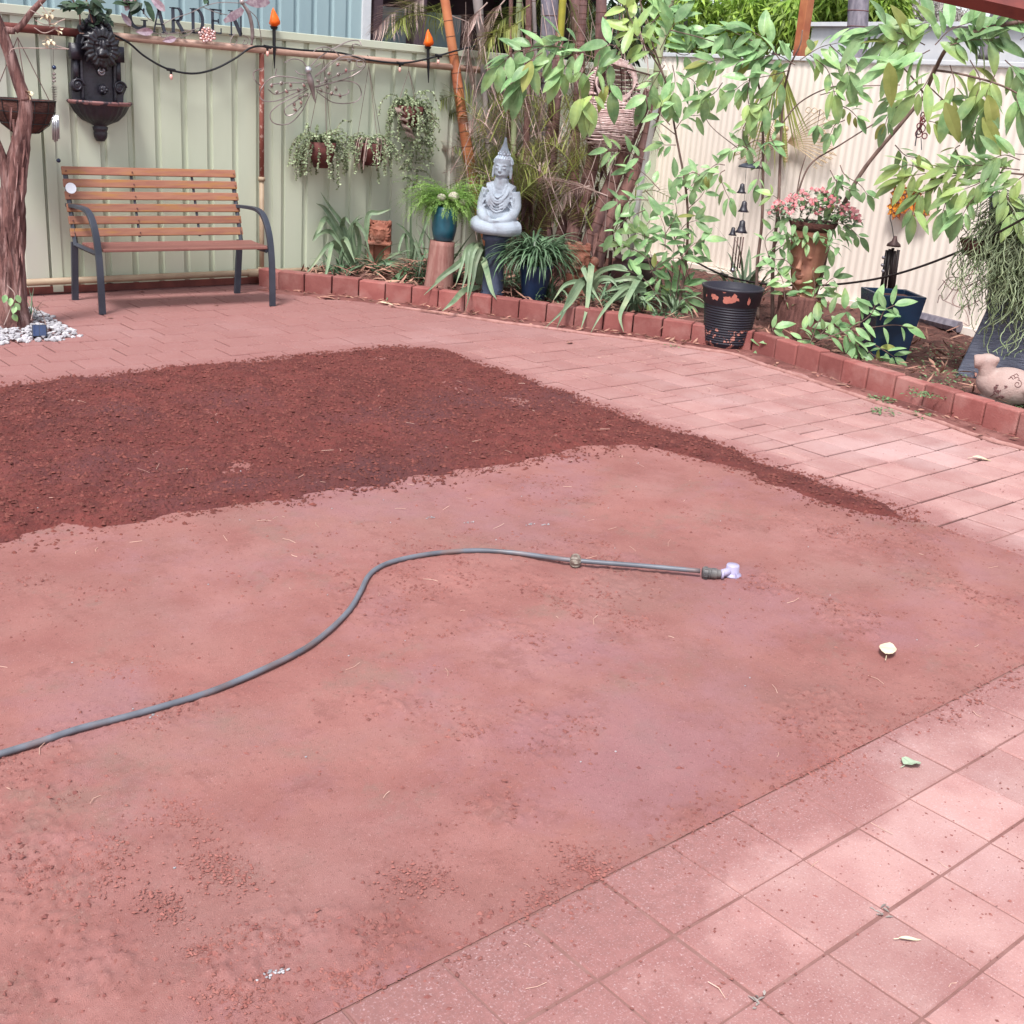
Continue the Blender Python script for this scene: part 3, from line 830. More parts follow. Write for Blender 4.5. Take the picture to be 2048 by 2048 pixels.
# red roof beam at the top right
A_, B_ = FR(1885, -16, 2.4), FR(2070, 26, 2.0)
b = MB(); b.tube([A_ + (A_ - B_) * 1.2, A_, B_, B_ + (B_ - A_)], .05, 4)
tag(b.build('roof_beam', 'red_beam'), 'dark red roof beam crossing the top right corner', 'beam')
# ============================================================ ON AND BY THE GREEN FENCE
def FLs(pts, off): return [FL(u, v, off) for u, v in pts]
# water pipes on the fence
pp = thing('fence_pipework', 'tan water pipe running along the green fence with a rusty upright', 'pipe', FL(524, 400, .05))
zu, zl = 1.712, .095
y_ = YF - .045
xl, xm = FL(-30, 70, .045)[0], FL(150, 75, .045)[0]
b = MB(); b.tube([(xm, y_, zu + .003), (8.0, y_, zu - .01)], .026, 12); b.build('upper_pipe', 'tan_paint', pp, smooth=True)
b = MB(); b.tube([(xl - .5, y_, zu + .003), (xm + .02, y_, zu + .003)], .027, 12); b.build('old_brown_pipe', 'brown_paint', pp, smooth=True)
xv = FL(524, 300, .05)[0]
zr = FL(524, 358, .05)[2]
b = MB(); b.tube([(xv, y_, zr), (xv, y_, zu - .02)], .0185, 12); b.build('rusty_upright', 'rust', pp, smooth=True)
b = MB(); b.tube([(xv, y_, .02), (xv, y_, zr)], .019, 12); b.lathe([(.026, -.015), (.026, .015)], (xv, y_, zr), 12); b.lathe([(.03, -.04), (.03, .04)], (xv, y_, zl), 12); b.build('cream_upright', 'cream_paint', pp, smooth=True)
b = MB(); b.tube([(xl - .5, y_ - .005, zl + .002), (6.2, y_ - .005, zl)], .024, 12); b.tube([(xv - .12, y_ - .005, zl), (xv + .12, y_ - .005, zl)], .031, 12); b.build('lower_pipe', 'cream_paint', pp, smooth=True)

# black festoon cable and its bulbs
fc = thing('festoon_cable', 'black festoon light cable looping along the green fence', 'cable', FL(336, 138, .1))
cpts = FLs([(205, 60), (214, 64), (255, 84), (290, 113), (336, 138), (385, 147), (429, 138), (470, 117), (501, 96), (530, 93), (603, 100), (681, 106), (733, 119), (798, 126), (849, 119), (914, 101), (985, 84)], .095)
b = MB(); b.tube(curve(cpts, 8), .0072, 8); b.build('cable', 'black', fc, smooth=True)
for u, v in ((342, 140), (535, 94), (800, 127), (877, 112)):
    P = FL(u, v, .1)
    b = MB(); b.tube([P + (-.03, 0, .004), P + (.03, 0, -.002)], .011, 8); b.lathe([(.007, -.028), (.010, -.01), (.010, 0)], P, 8); sk0 = b.build('socket', 'black', fc)
    sk = sk0
    b = MB(); b.lathe([(0.001, -.066), (.010, -.058), (.012, -.045), (.008, -.028)], P, 10); b.build('bulb', 'bulb', sk, smooth=True)

# wall fountain
P0 = FL(196, 160, .02); s = float(FL(197, 160, .02)[0] - FL(196, 160, .02)[0]) * .97
def wf(u, v, d=0): return np.array([P0[0] + (u - 196) * s * 1.02, YF - .02 - d, P0[2] - (v - 160) * s * .985])
wfo = thing('wall_fountain', 'black cast wall fountain with a lion mask and shell basin on the fence', 'fountain', P0)
o = [(139, 205), (136, 172), (141, 165), (143, 122), (139, 118), (139, 100), (150, 95), (152, 80), (160, 58), (172, 48), (182, 46), (189, 39), (197, 46), (209, 50), (219, 60), (225, 82), (228, 92), (238, 98), (238, 120), (233, 124), (236, 160), (244, 166), (248, 174), (242, 186), (240, 205)]
b = MB(); pts = [(wf(u, v)[0] - P0[0], wf(u, v)[2] - P0[2]) for u, v in o]
b.prism(pts[::-1], .05, P0 - (0, 0, 0), (1, 0, 0), (0, 0, 1)); 
bp = b.build('back_plate', 'cast_iron', wfo, bevel=.006)
b = MB()
arc = [wf(158, 205, .055), wf(158, 112, .06), wf(165, 82, .06), wf(182, 66, .06), wf(205, 66, .06), wf(219, 84, .06), wf(223, 112, .06), wf(223, 205, .055)]
b.tube(curve(arc, 8), .013, 8)
for u in (147, 231):
    b.box(wf(u, 108, .06), (.07, .05, .1))
    b.tube([wf(u, 118, .05), wf(u, 165, .05)], .022, 8)
    b.blob(wf(u, 172, .05), (.045, .03, .045), 2)
    th = np.linspace(0, 9, 26); c_ = wf(u, 172, .075)
    b.tube([c_ + np.array([math.cos(q), 0, math.sin(q)]) * (.045 - q * .004) for q in th], .007, 6)
for k in range(9):
    a = PI * (k / 8); c_ = wf(190 + 26 * math.cos(a), 62 - 14 * math.sin(a), .06); b.blob(c_, (.022, .02, .026), 1)
b.blob(wf(189, 46, .05), (.05, .03, .05), 2)
b.build('scroll_frame', 'cast_iron', wfo, smooth=True)
b = MB(); c_ = wf(192, 98, .09)                             # lion mask
b.blob(c_, (.085, .05, .095), 3); b.blob(c_ + (0, -.045, -.03), (.042, .04, .036), 2); b.blob(c_ + (0, -.06, .015), (.018, .025, .04), 2)
b.blob(c_ + (0, -.03, -.075), (.03, .03, .022), 2)
for q in (-1, 1):
    b.blob(c_ + (q * .033, -.045, .022), (.016, .012, .01), 2); b.blob(c_ + (q * .035, -.04, .042), (.026, .015, .008), 2); b.blob(c_ + (q * .07, -.02, .07), (.024, .02, .026), 2)
    b.blob(c_ + (q * .022, -.065, -.042), (.02, .02, .016), 2)
for k in range(22):
    a = 2 * PI * k / 22; r_ = .092 + .012 * (k % 2)
    q = c_ + np.array([math.cos(a) * r_, -.02, math.sin(a) * r_ * 1.12])
    b.tube([c_ + np.array([math.cos(a) * .06, -.035, math.sin(a) * .07]), q + (0, -.015, 0), q + np.array([math.cos(a + .5) * .035, 0, math.sin(a + .5) * .035])], [.02, .019, .006], 6)
b.build('lion_mask', 'cast_iron', wfo, smooth=True, remesh=.005)
b = MB(); th = np.linspace(0, 2 * PI, 14); c_ = wf(196, 143, .065); b.tube([c_ + np.array([math.cos(q) * .02, 0, math.sin(q) * .02]) for q in th], .007, 6)
b.tube([c_ + (0, .03, 0), c_ + (0, -.01, 0)], .012, 8); b.build('spout', 'silver', wfo, smooth=True)
b = MB(); zr_ = wf(196, 205)[2]; cx_ = P0[0]
rimw = 68 * s
KS = s * 66 / .30
prof = [(.30, .02), (.285, -.01), (.27, -.03), (.235, -.09), (.17, -.15), (.085, -.185), (.06, -.20), (.075, -.21), (.07, -.235), (.062, -.245), (.068, -.262), (.062, -.30), (.04, -.335), (.001, -.34)]
def half(prof, n=44, flute=0):
    V = []; m_ = len(prof)
    for i_, (r, z) in enumerate(prof):
        for k in range(n + 1):
            t_ = PI + PI * k / n
            rr_ = r * (1 + flute * (math.cos(k / n * PI * 26) if 2 <= i_ <= 5 else 0))
            V.append((cx_ + rr_ * math.cos(t_), YF - .02 + rr_ * math.sin(t_) * .85, zr_ + z))
    i, j = np.meshgrid(np.arange(m_ - 1), np.arange(n), indexing='ij')
    return V, np.stack([i * (n + 1) + j, (i + 1) * (n + 1) + j, (i + 1) * (n + 1) + j + 1, i * (n + 1) + j + 1], -1).reshape(-1, 4)
prof = [(r * KS, z * KS) for r, z in prof]
b.add(*half([(r * .97, z) for r, z in prof], flute=.028)); bo = b.build('basin', 'cast_iron', wfo, smooth=True, solid=.006)
b = MB(); b.add(*half([(r * KS, z * KS) for r, z in [(.262, -.02), (.275, .018), (.298, .024), (.303, .008), (.286, -.012)]])); b.build('basin_rim', 'worn_rim', wfo, smooth=True)
b = MB(); b.blob(wf(197, 178, .07), (.03, .03, .035), 2); 
for k in range(5): b.blob(wf(197 + 5 * math.cos(k * 1.26), 178 + 5 * math.sin(k * 1.26), .09), (.013, .01, .013), 1)
b.build('rosette', 'cast_iron', wfo, smooth=True)

# coir basket at the far left
P = FL(47, 199, .28)
hb = thing('coir_hanging_basket', 'empty brown coir lined wire basket hanging behind the tree trunk', 'hanging basket', P)
b = MB(); b.lathe([(.001, -.20), (.08, -.195), (.14, -.15), (.18, -.07), (.19, 0), (.175, 0), (.16, -.03)], P, 24); b.build('coir_liner', 'coir', hb, smooth=True)
b = MB(); th = np.linspace(0, 2 * PI, 25); b.tube([P + np.array([math.cos(q), math.sin(q), 0]) * .193 for q in th], .004, 5)
for z, r_ in ((-.07, .186), (-.14, .152)): b.tube([P + np.array([math.cos(q) * r_, math.sin(q) * r_, z]) for q in th], .003, 5)
for k in range(12):
    a = k * PI / 6; b.tube([P + np.array([math.cos(a) * r_, math.sin(a) * r_, z]) for r_, z in ((.193, 0), (.186, -.07), (.145, -.15), (.08, -.2), (0, -.205))], .0025, 4)
b.build('wire_frame', 'black', hb)
top = FL(35, 75, .12); b = MB()
for a in (.3, 2.4, 4.5): b.tube([P + np.array([math.cos(a), math.sin(a), 0]) * .19, top], .003, 5)
b.build('chain', 'bronze_wire', hb)

# silver tube wind chime
P = FL(108, 100, .06)
wc = thing('silver_wind_chime', 'slim wind chime with silver tubes hanging left of the wall fountain', 'wind chime', P)
b = MB(); b.tube([P + (0, 0, .1), FL(108, 200, .06), FL(112, 318, .06)], .0012, 4); b.build('cord', 'bronze_wire', wc)
b = MB(); 
for u, v in ((103, 135), (108, 135), (117, 321)): 
    if u != 103: b.blob(FL(u, v, .06), .015, 2)
b.build('glass_bead', 'solar_blue', wc, smooth=True)
b = MB(); 
for k in range(9): b.lathe([(.004, -.003), (.026 - .001 * k, 0), (.004, .003)], FL(109, 172 + k * 3.4, .06), 12)
for k in range(3): b.blob(FL(108, 148 + k * 7, .06), (.014, .014, .01), 1)
b.build('disc_stack', 'wire_silver', wc)
for k, (du, l) in enumerate(((-5, 50), (-1.5, 54), (2.5, 52), (6, 48), (1, 40))):
    A_ = FL(110 + du, 230, .06 + .02 * (k % 3)); B_ = FL(111.5 + du, 230 + l, .06 + .02 * (k % 3))
    b = MB(); b.tube([A_, B_], .0068, 8); b.build('chime_tube', 'silver', wc, smooth=True)
    
# GARDEN sign
def sgn(u, v, off=.09): return FL(u, v, off)
A_, B_ = sgn(272, 35), sgn(480, 62)
LX = nrm((B_ - A_) * (1, 0, 0)); LZ = np.array([0, 0, 1.0])
gs = thing('garden_sign', 'dark metal sign reading GARDEN with flowers and scrolls on the fence rail', 'sign', sgn(365, 60))
def stroke(b, P, Q, w_, O, sx_, sz_, y=0):
    P, Q = np.array(P, float), np.array(Q, float); d_ = nrm(Q - P); n_ = np.array([-d_[1], d_[0]]) * w_ / 2
    q = [P + n_, P - n_, Q - n_, Q + n_]
    b.prism([(a[0] * sx_, a[1] * sz_) for a in q], .008, O - np.array([0, y, 0]), (1, 0, 0), (0, 0, 1))
def arc2(b, c, rx, ry, a0, a1, w0, w1, O, sx_, sz_, n=14):
    for k in range(n):
        t0, t1 = a0 + (a1 - a0) * k / n, a0 + (a1 - a0) * (k + 1.08) / n
        wv = w0 + (w1 - w0) * math.sin(PI * (k + .5) / n)
        stroke(b, (c[0] + rx * math.cos(t0), c[1] + ry * math.sin(t0)), (c[0] + rx * math.cos(t1), c[1] + ry * math.sin(t1)), wv, O, sx_, sz_)
def ser(b, x, y, w_, O, sx_, sz_): stroke(b, (x - w_ / 2, y), (x + w_ / 2, y), .045, O, sx_, sz_)
def letter(ch, O, sx_, sz_):
    b = MB(); a = (O, sx_, sz_)
    if ch == 'G':
        arc2(b, (.5, .5), .42, .46, .9, 2 * PI - .75, .05, .19, *a, n=20); stroke(b, (.84, .02), (.84, .42), .14, *a); ser(b, .82, .42, .36, *a); stroke(b, (.80, .70), (.82, .96), .07, *a)
    if ch == 'A':
        stroke(b, (.16, .02), (.5, 1.0), .07, *a); stroke(b, (.84, .02), (.48, 1.0), .19, *a); stroke(b, (.28, .34), (.70, .34), .06, *a); ser(b, .14, .02, .3, *a); ser(b, .84, .02, .36, *a)
    if ch == 'R':
        stroke(b, (.22, .02), (.22, .98), .18, *a); ser(b, .2, .02, .38, *a); ser(b, .2, .98, .36, *a); stroke(b, (.2, .98), (.5, .98), .06, *a); stroke(b, (.2, .5), (.5, .5), .06, *a)
        arc2(b, (.48, .74), .26, .24, -PI / 2, PI / 2, .06, .17, *a, n=10); stroke(b, (.44, .5), (.84, .03), .17, *a); ser(b, .88, .02, .24, *a)
    if ch == 'D':
        stroke(b, (.2, .02), (.2, .98), .18, *a); ser(b, .16, .02, .32, *a); ser(b, .16, .98, .32, *a); stroke(b, (.2, .98), (.45, .98), .06, *a); stroke(b, (.2, .02), (.45, .02), .06, *a)
        arc2(b, (.42, .5), .42, .47, -PI / 2, PI / 2, .06, .2, *a, n=14)
    if ch == 'E':
        stroke(b, (.22, .02), (.22, .98), .18, *a); ser(b, .2, .02, .36, *a); ser(b, .2, .98, .36, *a); stroke(b, (.2, .97), (.84, .97), .07, *a); stroke(b, (.2, .03), (.84, .03), .07, *a); stroke(b, (.2, .52), (.64, .52), .07, *a)
        stroke(b, (.84, .78), (.84, 1.0), .06, *a); stroke(b, (.84, 0), (.84, .24), .06, *a); stroke(b, (.64, .42), (.64, .62), .05, *a)
    if ch == 'N':
        stroke(b, (.2, .02), (.2, .98), .08, *a); stroke(b, (.82, .0), (.82, .98), .08, *a); stroke(b, (.18, .96), (.82, .04), .2, *a); ser(b, .2, .02, .3, *a); ser(b, .14, .98, .28, *a); ser(b, .82, .98, .3, *a)
    return b
for ch, u0, u1, vt, vb in (('G', 257, 295, 12, 56), ('A', 302, 334, 14, 64), ('R', 339, 372, 14, 65), ('D', 380, 410, 16, 66), ('E', 419, 446, 17, 66), ('N', 456, 487, 20, 70)):
    A_, B_ = sgn(u0, vb), sgn(u1, vb); T_ = sgn(u0, vt)
    o = letter(ch, A_, B_[0] - A_[0], T_[2] - A_[2]).build('letter', 'slate_metal', gs)
    o['label'] = 'dark metal capital letter ' + ch
b = MB()
def wire(b, pts, off=.1, r=.003, n=6, f=FL): b.tube(curve([f(u, v, off) for u, v in pts], n), r, 5)
wire(b, [(250, 40), (262, 56), (290, 62), (318, 68), (352, 66), (376, 62), (400, 56)]); wire(b, [(285, 22), (296, 36), (306, 42)]); wire(b, [(294, 18), (299, 12), (302, 18), (298, 22), (294, 18)])
wire(b, [(326, 48), (350, 36), (380, 26), (410, 12), (440, 5), (478, 6)]); wire(b, [(470, 66), (462, 78), (462, 88), (470, 89), (474, 82), (470, 79)]); wire(b, [(486, 70), (496, 76), (494, 88), (486, 88), (490, 80)])
wire(b, [(320, 66), (324, 74), (332, 74), (334, 66), (329, 64)]); wire(b, [(405, 14), (430, 24), (455, 30)])
wire(b, [(350, 78), (374, 70), (386, 62)])
b.build('scroll_wire', 'wire_silver', gs)
b = MB()
for u, v, dx_, dz_, l in ((252, 22, .3, 1, .14), (248, 5, .4, 1, .1), (262, 52, -.8, 1, .1), (330, 22, -1, .8, .13), (306, 63, -1, -.1, .12), (352, 76, -1, -.3, .1)):
    b = MB(); b.leaf(FL(u, v, .11), (dx_, 0, dz_), (0, -1, 0), l, l * .42, U(.3, .8), .2)
    b.build('metal_leaf', 'mauve_metal', gs, solid=.002)
b = MB()
for k in range(30):
    a, r_ = k * 2.4, math.sqrt(k / 30) * 17; b.blob(FL(414 + r_ * math.cos(a), 70 + r_ * .85 * math.sin(a), .11), .0135, 1, a=U(.2, .9))
b.build('bead_flower', 'copper_bead', gs, smooth=True)
# butterfly figure at the right end of the sign
b = MB(); wb = curve([FL(u, v, .13) for u, v in ((486, 8), (497, 25), (503, 48), (505, 70), (503, 90))], 6); b.tube(wb, [.012] * 4 + [.014] * (len(wb) - 8) + [.008] * 4, 8); b.blob(FL(484, 4, .13), .02, 2); wire(b, [(490, 14), (512, 34), (520, 60), (523, 84)], .13)
b.build('insect_body', 'wire_silver', gs, smooth=True)
b = MB()
def wing(b, pts, off): b.prism([(FL(u, v, off)[0] - gs.location[0], FL(u, v, off)[2] - gs.location[2]) for u, v in pts][::-1], .004, np.array(gs.location) * (1, 0, 1) + (0, YF - off, 0), (1, 0, 0), (0, 0, 1))
wing(b, [(488, 4), (510, -6), (535, -4), (540, 6), (530, 14), (514, 16), (500, 12)], .13); wing(b, [(482, 14), (462, 24), (446, 40), (450, 46), (468, 42), (484, 30), (488, 20)], .14)
b.build('insect_wing', 'mauve_metal', gs)

# orange flame lights on stakes
def flame(u, vt, vb, vs, lab):
    P = FL(u, vb, .07); h = FL(u, vt, .07)[2] - P[2]
    r_ = thing('flame_stake_light', lab, 'garden light', P, 'orange flame lights behind the fence pipe')
    b = MB(); V = []
    prof = [(.12, 0), (.19, .06), (.27, .16), (.26, .3), (.2, .5), (.12, .72), (.06, .88), (.004, 1)]
    for r0, z in prof:
        for k in range(14):
            a = k * PI / 7; rr_ = r0 * h * (1 + .16 * math.cos(3 * a + z * 5)) * 1.12
            V.append(P + np.array([rr_ * math.cos(a) + .05 * h * math.sin(z * 5) * z, rr_ * math.sin(a), z * h]))
    i, j = np.meshgrid(np.arange(7), np.arange(14), indexing='ij'); j2 = (j + 1) % 14
    b.add(V, np.stack([i * 14 + j, i * 14 + j2, (i + 1) * 14 + j2, (i + 1) * 14 + j], -1).reshape(-1, 4)); b.build('flame_shade', 'flame', r_, smooth=True)
    b = MB(); e = FL(u + 1, vs, .07); b.lathe([(.02, -.02), (.03, 0)], P, 12); m_ = P * .45 + e * .55; b.tube([P, m_, e], [.013, .012, .003], 8); b.build('stake', 'black', r_)
flame(548, 15, 53, 137, 'orange flame light on a black stake left of the wire butterfly')
flame(856, 58, 93, 166, 'orange flame light on a black stake beside the leaning palm stem')

# wire butterfly
bf = thing('wire_butterfly', 'large wire butterfly wall ornament studded with beads on the green fence', 'wall ornament', FL(622, 170, .1))
c3f = lambda x, y: (500 + x / 3.864, y / 3.864)
b = MB(); bp_ = [FL(*c3f(x, y), .13) for x, y in ((450, 560), (465, 620), (480, 680), (492, 740), (508, 795))]; b.tube(curve(bp_, 4), np.interp(np.linspace(0, 1, 17), [0, .3, 1], [.018, .026, .004]), 10)
b.build('body', 'wire_silver', bf, smooth=True)
b = MB(); b.blob(FL(*c3f(450, 540), .14), .028, 2); b.build('head', 'silver', bf, smooth=True)
b = MB()
W = [[(440, 520), (400, 470), (330, 455), (265, 485)], [(430, 580), (380, 570), (350, 545)], [(500, 520), (530, 500), (548, 490)], [(470, 510), (540, 440), (640, 380), (760, 320), (840, 315), (862, 350)],
     [(490, 400), (530, 370), (600, 365), (660, 400), (690, 430)], [(500, 600), (600, 520), (700, 440), (800, 430), (880, 460), (890, 510), (850, 550), (760, 600), (600, 650), (510, 670)], [(500, 590), (560, 540), (640, 470), (760, 455), (850, 470)],
     [(510, 680), (620, 640), (740, 625), (830, 650), (860, 720), (830, 780), (740, 800), (640, 790), (560, 740), (510, 700)], [(510, 690), (600, 720), (700, 740), (760, 720), (758, 690)],
     [(440, 620), (340, 600), (220, 590), (150, 610), (90, 680), (75, 740), (110, 780), (200, 780), (300, 740), (440, 680)], [(90, 530), (30, 560), (40, 620), (80, 660)], [(440, 640), (300, 640), (180, 650), (150, 660)],
     [(450, 690), (360, 740), (240, 800), (160, 870), (170, 940), (240, 965), (320, 945), (400, 860), (450, 760), (470, 720)], [(450, 720), (340, 790), (270, 840), (280, 890), (340, 880), (400, 820)], [(140, 690), (200, 730), (300, 700), (420, 690)],
     [(850, 350), (800, 340), (790, 370), (800, 390)], [(205, 530), (200, 580), (240, 590)], [(840, 460), (820, 490), (850, 520), (880, 500), (870, 470), (845, 465)], [(470, 690), (560, 640), (640, 600), (740, 560), (820, 540)]]
for q in W: b.tube(curve([FL(*c3f(x, y), .11 + .02 * math.sin(x)) for x, y in q], 6), .0042, 5)
b.build('wing_wire', 'wire_silver', bf)
b = MB(); bd = [(680, 500), (768, 470), (612, 570), (742, 545), (685, 578), (590, 622), (527, 628), (600, 675), (665, 690), (548, 700), (632, 722), (695, 742), (420, 665), (315, 660), (245, 645), (168, 665), (210, 715), (285, 710), (375, 700), (438, 735), (388, 755), (395, 795), (342, 808), (350, 850)]
bw = MB()
for x, y in bd:
    P = FL(*c3f(x, y), .12); a = U(0, 3)
    b = MB(); b.blob(P, (.014, .008, .0085), 2, M=rot('Y', a), a=U(.2, 1)); th = np.linspace(0, 2 * PI, 12)
    bo_ = b.build('bead', 'bead', bf, smooth=True); bw = MB(); bw.tube([P + rot('Y', a) @ np.array([math.cos(q) * .021, 0, math.sin(q) * .013]) for q in th], .002, 4); bw.build('bead_setting', 'wire_silver', bo_)


# hanging baskets with trailing succulents
def strands(b, P, n, L, spread, lsz, outward=.1, drop=1.0, yy=.7, bs=None):
    for _ in range(n):
        a = U(0, 2 * PI); q = np.array(P) + np.array([math.cos(a) * spread * U(.3, 1), math.sin(a) * spread * yy * U(.3, 1), U(-.02, .04)])
        l = L * U(.3, 1.0); k = int(l / .013) + 3
        v = np.array([math.cos(a) * outward * U(.4, 2), math.sin(a) * outward * U(.3, 1.4) - .02, U(.1, .35)])
        pts = [q.copy()]
        for i in range(k):
            v += np.array([U(-.08, .08), U(-.08, .08), -.16 * drop]); v = nrm(v) * .013; q = q + v; v = v / .013
            q[1] = min(q[1], YF - .02)
            pts.append(q.copy())
            for _2 in range(2):
                d_ = nrm([U(-1, 1), U(-1, 1), U(-.6, .5)])
                b.leaf(q, d_, nrm([U(-1, 1), -1, U(0, 1)]), lsz * U(.7, 1.3), lsz * U(.6, .9), U(0, 1), .3, n=2, fold=.1, base=.3)
        (bs or b).tube(pts, .0013, 3, .2, cap=False)
def hang_basket(lab, u, v, rad, hgt, off, hook, n, L, lsz, pot, conic=.55):
    P = FL(u, v, off)
    t_ = thing('hanging_basket', lab, 'hanging basket', P, 'hanging baskets on the green fence')
    b = MB(); b.lathe([(.001, -hgt), (rad * conic, -hgt), (rad * .85, -hgt * .5), (rad, 0), (rad * .93, .0), (rad * .8, -.03), (.001, -.02)], P, 20, sy=.85); b.build('basket', pot, t_, smooth=True)
    b = MB(); H_ = FL(*hook, .07)
    for a in (.4, 2.5, 4.6): b.tube([P + np.array([math.cos(a) * rad, math.sin(a) * rad * .8, 0]), H_ - (0, 0, .05)], .0022, 4)
    b.tube([H_ - (0, 0, .05), H_, H_ + (.0, .02, .03), H_ + (0, .03, 0)], .0025, 4)
    b.build('hanger', 'bronze_wire', t_)
    b = MB(); bs_ = MB(); strands(b, P, n, L, rad, lsz, bs=bs_)
    for _ in range(int(n * 1.6)):
        a, r_ = U(0, 6.28), rad * math.sqrt(U(0, 1)); q = P + np.array([math.cos(a) * r_, math.sin(a) * r_ * .8, U(0, .05)])
        for k in range(5): b.leaf(q, nrm([U(-1, 1), U(-1, 1), U(-.2, 1)]), (0, 0, 1), lsz * 1.2, lsz * .8, U(0, 1), .3, n=2, base=.3)
    b.build('foliage', 'leaf_succ', t_); bs_.build('trailing_stem', 'twig', t_)
    return t_, P
t_, P = hang_basket('brown hanging basket of pale trailing succulent directly below the wire butterfly', 644, 284, .115, .19, .17, (648, 105), 60, .34, .017, 'wicker_dark')
b = MB(); b.tube(curve([P + (-.08, -.02, .03), P + (-.16, -.03, .04), P + (-.2, -.03, -.03), P + (-.22, -.03, -.14)], 5), .002, 4)
for k in range(12): b.leaf(P + (-.14 - .008 * k, -.03, .03 - .004 * k * k * .35), nrm([U(-1, .2), U(-1, 1), U(-.5, 1)]), (0, 0, 1), .016, .012, .4, .2, n=2)
b.build('trailing_shoot', 'leaf_succ', t_)
t_, P = hang_basket('dark hanging basket of trailing succulent, right of the butterfly basket', 744, 286, .13, .17, .17, (738, 118), 46, .30, .017, 'wicker_dark')
b = MB()
for _ in range(34):
    a = U(0, 6.28); r_ = .1
    b.tube(curve([P + np.array([math.cos(a) * .05, math.sin(a) * .05, .01]), P + np.array([math.cos(a) * r_ * 1.2, math.sin(a) * r_ * 1.2, .03]), P + np.array([math.cos(a) * r_ * 1.5, math.sin(a) * r_ * 1.1, U(-.1, -.22)])], 5), .0028, 4, U(0, 1))
b.build('dry_stem', 'frond_dry', t_)
t_, P = hang_basket('tall hanging basket of bright green succulent trailing far down the fence', 822, 212, .115, .17, .16, (818, 128), 40, .38, .018, 'wicker_dark', .25)
b = MB(); bs_ = MB()
for k in range(8):
    C_ = FL(836 - k * 1.5 + U(-3, 3), 225 + k * 20, .13); strands(b, C_, 13 if k < 5 else 6, .14, .09 * (1 - k * .085), .018, bs=bs_)
b.build('cascade', 'leaf_succ', t_); bs_.build('cascade_stem', 'twig', t_)
b = MB()
for k in range(26):
    c_ = FL(795 + k * 1.1, 218 + k * 2.6, .15 + .05 * math.sin(k)); b.tube(curve([c_ + (-.03, 0, .01), c_ + (.0, -.03, .004), c_ + (.05, -.02, -.02)], 4), .003, 4, U(.2, 1))
b.build('coir_strand', 'frond_dry', t_)

# ============================================================ BENCH
FLf, FRf, BLf = G(205, 629), G(545, 612), G(142, 601)
bx = nrm(FRf - FLf); by = np.array([-bx[1], bx[0], 0]); 
BW = np.linalg.norm(FRf - FLf)
be = thing('garden_bench', 'garden bench with orange brown timber slats and black steel frame', 'bench', (FLf + FRf) / 2)
def BP(x, y, z): return FLf + bx * x + by * y + np.array([0, 0, z])
ba = math.atan2(bx[1], bx[0])
dep = max(.40, min(.56, float((BLf - FLf) @ by)))
for sx_ in (0.0, BW):
    ins = -.008 if sx_ == 0 else -.03
    # front leg and arm: one bent flat bar
    pts = curve([BP(sx_, 0, 0), BP(sx_, .005, .20), BP(sx_, .02, .36), BP(sx_, .06, .50), BP(sx_, .13, .595), BP(sx_, .22, .635), BP(sx_, .36, .64), BP(sx_ + ins, dep + .05, .63)], 8)
    b = MB(); V = []
    T = np.gradient(pts, axis=0)
    for k, p_ in enumerate(pts):
        t__ = nrm(T[k]); n_ = np.cross(bx, t__)
        for a_, c_ in ((-1, -1), (1, -1), (1, 1), (-1, 1)): V.append(p_ + bx * a_ * .021 + n_ * c_ * .011)
    m_ = len(pts); i, j = np.meshgrid(np.arange(m_ - 1), np.arange(4), indexing='ij'); j2 = (j + 1) % 4
    b.add(V, np.stack([i * 4 + j, i * 4 + j2, (i + 1) * 4 + j2, (i + 1) * 4 + j], -1).reshape(-1, 4)); b.P.append([0, 1, 2, 3][::-1])
    b.build('arm_and_front_leg', 'slate_metal', be, bevel=.002)
    b = MB(); c0, c1 = BP(sx_ + ins, dep + .01, 0), BP(sx_ + ins, dep - .04, .40)
    V = []
    for p_ in (c0, c1):
        for a_, c_ in ((-1, -1), (1, -1), (1, 1), (-1, 1)): V.append(p_ + bx * a_ * .021 + by * c_ * .012)
    b.add(V, np.array([[0, 1, 5, 4], [1, 2, 6, 5], [2, 3, 7, 6], [3, 0, 4, 7], [0, 3, 2, 1], [4, 5, 6, 7]])); b.build('back_leg', 'slate_metal', be)
    b = MB()
    for A_, B_ in ((BP(sx_ + ins, .03, .385), BP(sx_ + ins, dep - .08, .385)), (BP(sx_ + ins, dep - .07, .38), BP(sx_ + ins, dep + .09, .865))):
        b.tube([A_, B_], .017, 4)
    b.build('side_frame', 'slate_metal', be)
def slat(y, z, hgt, th, tilt, mt, x0=-.0, x1=None):
    b = MB(); x1 = BW if x1 is None else x1
    M_ = rot('Z', ba) @ rot('X', tilt)
    b.box(BP((x0 + x1) / 2, y, z), (x1 - x0, th, hgt), M=M_, a=U(.15, .85)); return b.build('back_slat' if hgt > th else 'seat_slat', mt, be, bevel=.004)
for k in range(6):
    z = .462 + k * .078; y = dep - .05 + (z - .44) * .30 - .006
    slat(y, z, .054, .018, -.29, 'slat_wood', -.035, BW - .012)
for k in range(8): slat(.035 + k * .043, .405 - .004 * math.sin(k / 7 * PI), .018, .036, 0, 'seat_wood', -.0 if k else .03, BW if k else BW - .03)
for xx in (BW * .36, BW * .72):
    b = MB(); b.tube([BP(xx, dep - .052, .43), BP(xx, dep + .085, .855)], .010, 4); b.build('rear_brace', 'slate_metal', be)
b = MB()
